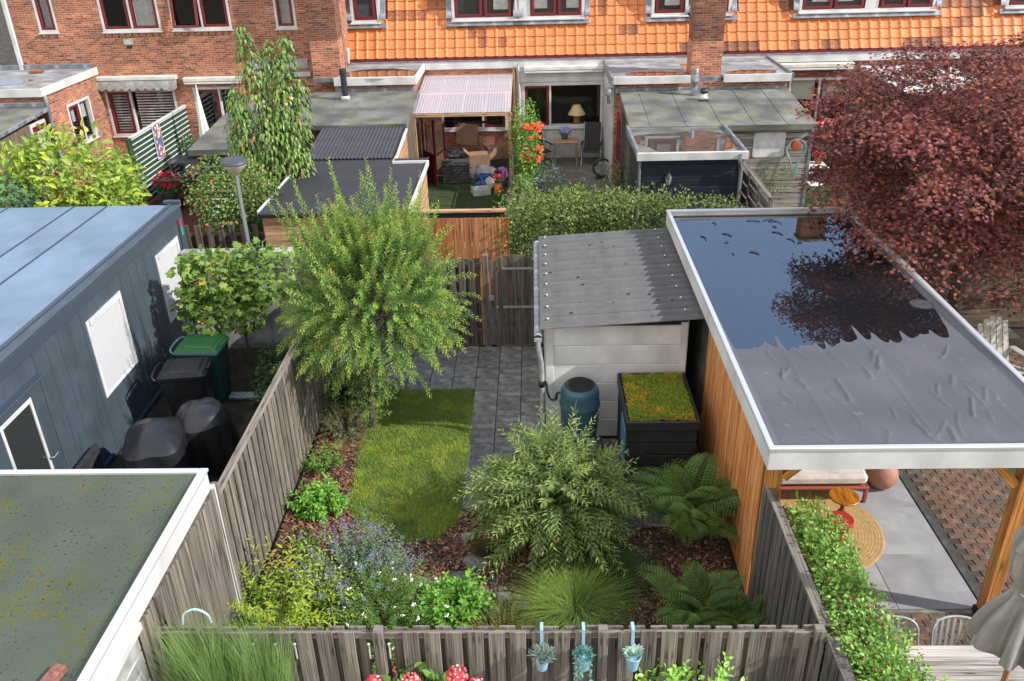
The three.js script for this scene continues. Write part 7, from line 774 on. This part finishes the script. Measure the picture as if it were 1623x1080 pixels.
  shrub('patio_shrub', 'pale green feathery shrub at the edge of the white patio', 'shrub', 0.9, -20.7, [[[0, 0.5, 0], [0.75, 0.6, 0.8], 1700, { ll: 0.085, lw: 0.022, col: [0.17, 0.24, 0.05], col2: [0.28, 0.32, 0.09], shape: 'lance', sd: 43 }]]); shrub('patio_shrub', 'rounded shrub with violet flowers beside the orange climber', 'shrub', 0.25, -22.2, [[[0, 0.55, 0], [0.6, 0.6, 0.6], 1200, { ll: 0.08, lw: 0.03, col: [0.12, 0.19, 0.05], sd: 44, spot: [[0.35, 0.33, 0.62], 0.16] }]]); shrub('patio_shrub', 'twining grey-green shrub on the corner of the navy shed', 'shrub', 2.05, -20.6, [[[0, 0.9, 0], [0.42, 0.85, 0.7], 1100, { ll: 0.07, lw: 0.03, col: [0.07, 0.12, 0.04], col2: [0.15, 0.2, 0.08], sd: 45 }]], [[[0, 0, 0], [0, 1, 0], 0.02]]); shrub('patio_shrub', 'leafy shrub running between trellis and patio', 'shrub', -0.3, -20.3, [[[0, 0.7, 0], [0.4, 0.75, 1.5], 1900, { ll: 0.08, lw: 0.04, col: [0.12, 0.2, 0.04], col2: [0.18, 0.27, 0.05], sd: 46 }]]);
  const tp = thing('trough_planter', 'grey concrete trough on the white patio', 'trough', 1.25, 0, -22.9); bx(tp, 'trough', M(lin(0.3, 0.29, 0.27), 0.9, { map: rep(T.mott, 0.5) }), -0.38, 0.38, 0, 0.3, -0.2, 0.2, 0.02); bx(tp, 'soil', mats.blackRough, -0.33, 0.33, 0.3, 0.31, -0.16, 0.16);
  const wh = thing('hose_reel', 'black hose reel on the patio beside the open red door', 'hose reel', 2.0, 0.34, -24.9); mesh(wh, 'wheel', new THREE.TorusGeometry(0.26, 0.035, 8, 28), mats.black); for (let k = 0; k < 4; k++) mesh(wh, 'spoke', at(new THREE.CylinderGeometry(0.01, 0.01, 0.5, 6), 0, 0, 0, 0, 0, k * 0.785), mats.steel); bx(wh, 'stand', mats.black, -0.2, 0.2, -0.34, -0.29, -0.1, 0.1); mesh(wh, 'drum', at(new THREE.CylinderGeometry(0.13, 0.13, 0.14, 20), 0, 0, -0.06, rot90), mats.galv);
  // ---- grey plank wall: sheet, hose, shrub; lattice fence ----
  const ws = thing('notice_sheet', 'white sheet pinned to the grey plank wall', 'sheet', 5.97, 1.76, -21.745); bx(ws, 'sheet_face', M(lin(0.80, 0.82, 0.85), 0.5, { map: rep(T.mottSoft, 0.5) }), -0.4, 0.4, -0.32, 0.32, 0, 0.008, 0.002); for (const x of [-0.38, 0.38]) for (const y of [-0.3, 0.3]) mesh(ws, 'clip', cbox(0.02, 0.03, 0.012, 0.003), mats.black, x, y, 0.01);
  const ho = thing('garden_hose', 'coiled green hose on an orange reel on the grey plank wall', 'hose', 6.62, 1.62, -21.62); for (let k = 0; k < 5; k++) { const w = 0.20 + k * 0.012, o2 = k * 0.03; mesh(ho, 'hose_coil', tube([[0, -0.55 - o2, 0.02], [-w * 0.5, -0.25, 0.03], [-w, 0.05, 0.02 + k * 0.008], [-w * 0.6, 0.26, 0.02 + k * 0.008], [0, 0.31, 0.02 + k * 0.008], [w * 0.6, 0.26, 0.02 + k * 0.008], [w, 0.05, 0.02 + k * 0.008], [w * 0.5, -0.25, 0.03], [-0.06 + k * 0.03, -0.6 - o2, 0.03]], 0.011, 48, 6), M(lin(0.22, 0.34, 0.32), 0.5)); } mesh(ho, 'reel', lathe([[0, -0.06], [0.11, -0.06], [0.12, -0.04], [0.085, -0.03], [0.085, 0.04], [0.12, 0.05], [0.11, 0.07], [0, 0.07]], 24), M(lin(0.36, 0.08, 0.03), 0.6), 0, 0.14, 0).rotation.x = rot90;
  shrub('wall_shrub', 'wispy olive-green shrub against the grey plank wall', 'shrub', 5.95, -20.9, [[[0, 1.15, 0], [0.55, 0.45, 0.4], 1000, { ll: 0.07, lw: 0.014, col: [0.14, 0.19, 0.08], col2: [0.24, 0.28, 0.14], shape: 'lance', sd: 47, shell: 0.1 }]], [[[0, 0, 0], [0, 1.1, 0], 0.02]]);
  const lt = thing('woven_fence', 'grey woven-slat fence panel running back from the veranda by the navy shed', 'fence'); for (let k = 0; k < 10; k++) for (let j = 0; j < 4; j++) { const w = (k + j) % 2 ? 0.015 : -0.015; bx(lt, 'slat', mats.greyWood[(k + j) % 3], 5.0 + w - 0.006, 5.0 + w + 0.006, 0.2 + k * 0.14, 0.325 + k * 0.14, -21.4 + j * 0.95, -20.47 + j * 0.95, 0.003, k % 4, 2); } for (let j = 0; j < 5; j++) bx(lt, 'post', mats.greyWood[1], 4.965, 5.035, 0, 1.72, -21.42 + j * 0.95 - 0.012, -21.42 + j * 0.95 + 0.012); bx(lt, 'cap', mats.greyWood[1], 4.95, 5.05, 1.721, 1.75, -21.45, -17.55);
  shrub('yellow_grass_shrub', 'yellow-flowered low shrub at the foot of the woven fence', 'shrub', 6.2, -20.0, [[[0, 0.3, 0], [0.7, 0.4, 0.5], 800, { ll: 0.06, lw: 0.02, col: [0.28, 0.28, 0.04], sd: 48 }]]);
  // ---- right garden ----
  struct('right_lawn', plane(7.2, 12, -26, -15, 0.008), M(lin(0.07, 0.14, 0.03), 0.95, { map: rep(T.mott, 0.5) }));
  const bc = thing('bistro_chair', 'cream folding bistro chair beside the grey plank wall', 'chair', 7.5, 0, -22.6, null, 0.5), cm = M(lin(0.72, 0.70, 0.62), 0.6); bx(bc, 'seat', cm, -0.2, 0.2, 0.44, 0.46, -0.2, 0.2); bx(bc, 'back_slat', cm, -0.2, 0.2, 0.78, 0.86, -0.26, -0.24); bx(bc, 'back_slat', cm, -0.2, 0.2, 0.64, 0.70, -0.245, -0.225); for (const s of [-1, 1]) { mesh(bc, 'leg', tube([[s * 0.2, 0, 0.25], [s * 0.2, 0.44, -0.1], [s * 0.2, 0.88, -0.27]], 0.011, 8, 6), mats.black); mesh(bc, 'leg', tube([[s * 0.18, 0, -0.3], [s * 0.18, 0.44, 0.15]], 0.011, 4, 6), mats.black); }
  const bt = thing('bistro_table', 'cream bistro table beyond the folding chair', 'table', 7.75, 0, -23.5); bx(bt, 'top', cm, -0.33, 0.33, 0.7, 0.725, -0.33, 0.33); for (const s of [-1, 1]) mesh(bt, 'leg', tube([[s * 0.25, 0, 0.2], [s * -0.2, 0.7, -0.2]], 0.012, 4, 6), mats.black);
  pot(7.9, 0.725, -23.6, 0.11, 0.13, terra, 'little pot of red flowers on the cream bistro table', [0.1, 0.15, 0.05], [0.6, 0.05, 0.1], 90); pot(8.25, 0.9, -24.2, 0.3, 0.25, M(lin(0.42, 0.36, 0.28), 0.8), 'wide bowl of pink heather on a dark stand', [0.14, 0.10, 0.07], [0.62, 0.17, 0.2], 200); bx(thing('plant_stand', 'dark stand carrying the bowl of pink heather', 'plant stand', 8.25, 0, -24.2), 'stand_column', mats.blackRough, -0.2, 0.2, 0, 0.89, -0.2, 0.2, 0.02);
  rcR(8.9, -25.4); function rcR(x, z) { const t = thing('high_back_chair', 'black high-backed garden chair behind the heather bowl', 'chair', x, 0, z), bm = M(lin(0.02, 0.02, 0.022), 0.7); bx(t, 'seat', bm, -0.28, 0.28, 0.45, 0.5, -0.28, 0.28, 0.012); bx(t, 'backrest', bm, -0.28, 0.28, 0.52, 1.3, 0.24, 0.28, 0.015); for (const a of [-0.25, 0.25]) for (const b of [-0.24, 0.24]) bx(t, 'leg', bm, a - 0.02, a + 0.02, 0, 0.45, b - 0.02, b + 0.02); }
  shrub('lavender_bush', 'grey-blue lavender bush on the right-hand lawn', 'shrub', 8.4, -22.2, [[[0, 0.4, 0], [0.45, 0.45, 0.4], 900, { ll: 0.09, lw: 0.012, col: [0.16, 0.20, 0.18], col2: [0.24, 0.27, 0.25], shape: 'lance', up: 1, sd: 51 }]]); pot(8.7, 0, -20.9, 0.2, 0.35, terra, 'terracotta pot with yellow-green plant beyond the maple', [0.24, 0.30, 0.04]); shrub('low_acer', 'small red-leaved acer at the foot of the grey plank wall', 'shrub', 6.9, -19.2, [[[0, 0.6, 0], [0.75, 0.5, 0.6], 1100, { ll: 0.09, lw: 0.09, col: [0.24, 0.06, 0.05], col2: [0.36, 0.10, 0.09], shape: 'maple', sd: 52 }]], [[[0, 0, 0], [0, 0.6, 0], 0.02]]); shrub('laurel', 'dark laurel behind the veranda corner', 'shrub', 6.1, -16.4, [[[0, 0.9, 0], [0.8, 1.0, 0.8], 1900, { ll: 0.10, lw: 0.05, col: [0.05, 0.10, 0.025], col2: [0.08, 0.15, 0.035], sd: 53 }]]);
  const rf = thing('board_fence', 'dark brown horizontal board fence behind the maple trunk', 'fence'); for (let k = 0; k < 9; k++) bx(rf, 'board', mats.brownWood[k % 3], 5.55, 12.5, 0.04 + k * 0.19, 0.222 + k * 0.19, -14.75, -14.72, 0.006, k % 5, 0); for (let k = 0; k < 5; k++) bx(rf, 'post', mats.brownWood[0], 5.6 + k * 1.7, 5.7 + k * 1.7, 0, 1.8, -14.84, -14.76); bx(rf, 'cap_rail', mats.greyWood[2], 5.5, 12.5, 1.801, 1.84, -14.8, -14.66);
  struct('shaded_bed', plane(6.3, 14, -14.6, -10.4, 0.004), soilMat);
  const adir = (x, z, ry, label) => { const t = thing('adirondack_chair', label, 'chair', x, 0, z, 'slatted garden chairs in the shade of the maple', ry), am = M(lin(0.48, 0.46, 0.41), 0.7, { map: rep(T.mottSoft, 0.6) }); for (let k = 0; k < 5; k++) { const xx = -0.24 + k * 0.12, hh = 0.86 - Math.pow((k - 2) / 2, 2) * 0.10; const b = bx(t, 'back_slat', am, xx - 0.055, xx + 0.055, 0, hh, -0.01, 0.01, 0.004); b.rotation.x = -0.35; b.position.y = 0.28 + hh / 2 * 0.94; b.position.z = -0.18 - hh / 2 * 0.34; } for (let k = 0; k < 5; k++) { const b = bx(t, 'seat_slat', am, -0.28, 0.28, 0.30 + k * 0.022, 0.32 + k * 0.022, -0.16 + k * 0.1, -0.07 + k * 0.1, 0.004); } for (const s of [-1, 1]) { bx(t, 'armrest', am, s * 0.36 - 0.07, s * 0.36 + 0.07, 0.54, 0.565, -0.3, 0.4, 0.008); bx(t, 'leg', am, s * 0.34 - 0.02, s * 0.34 + 0.02, 0, 0.539, 0.28, 0.36); bx(t, 'side_rail', am, s * 0.3 - 0.015, s * 0.3 + 0.015, 0.1, 0.29, -0.45, 0.37); } };
  adir(7.75, -12.6, 0.25, 'pale slatted garden chair just beyond the veranda roof edge'); adir(9.0, -12.3, -0.3, 'second pale slatted garden chair partly cut off at the picture edge');
}
renderer.render(scene, camera);
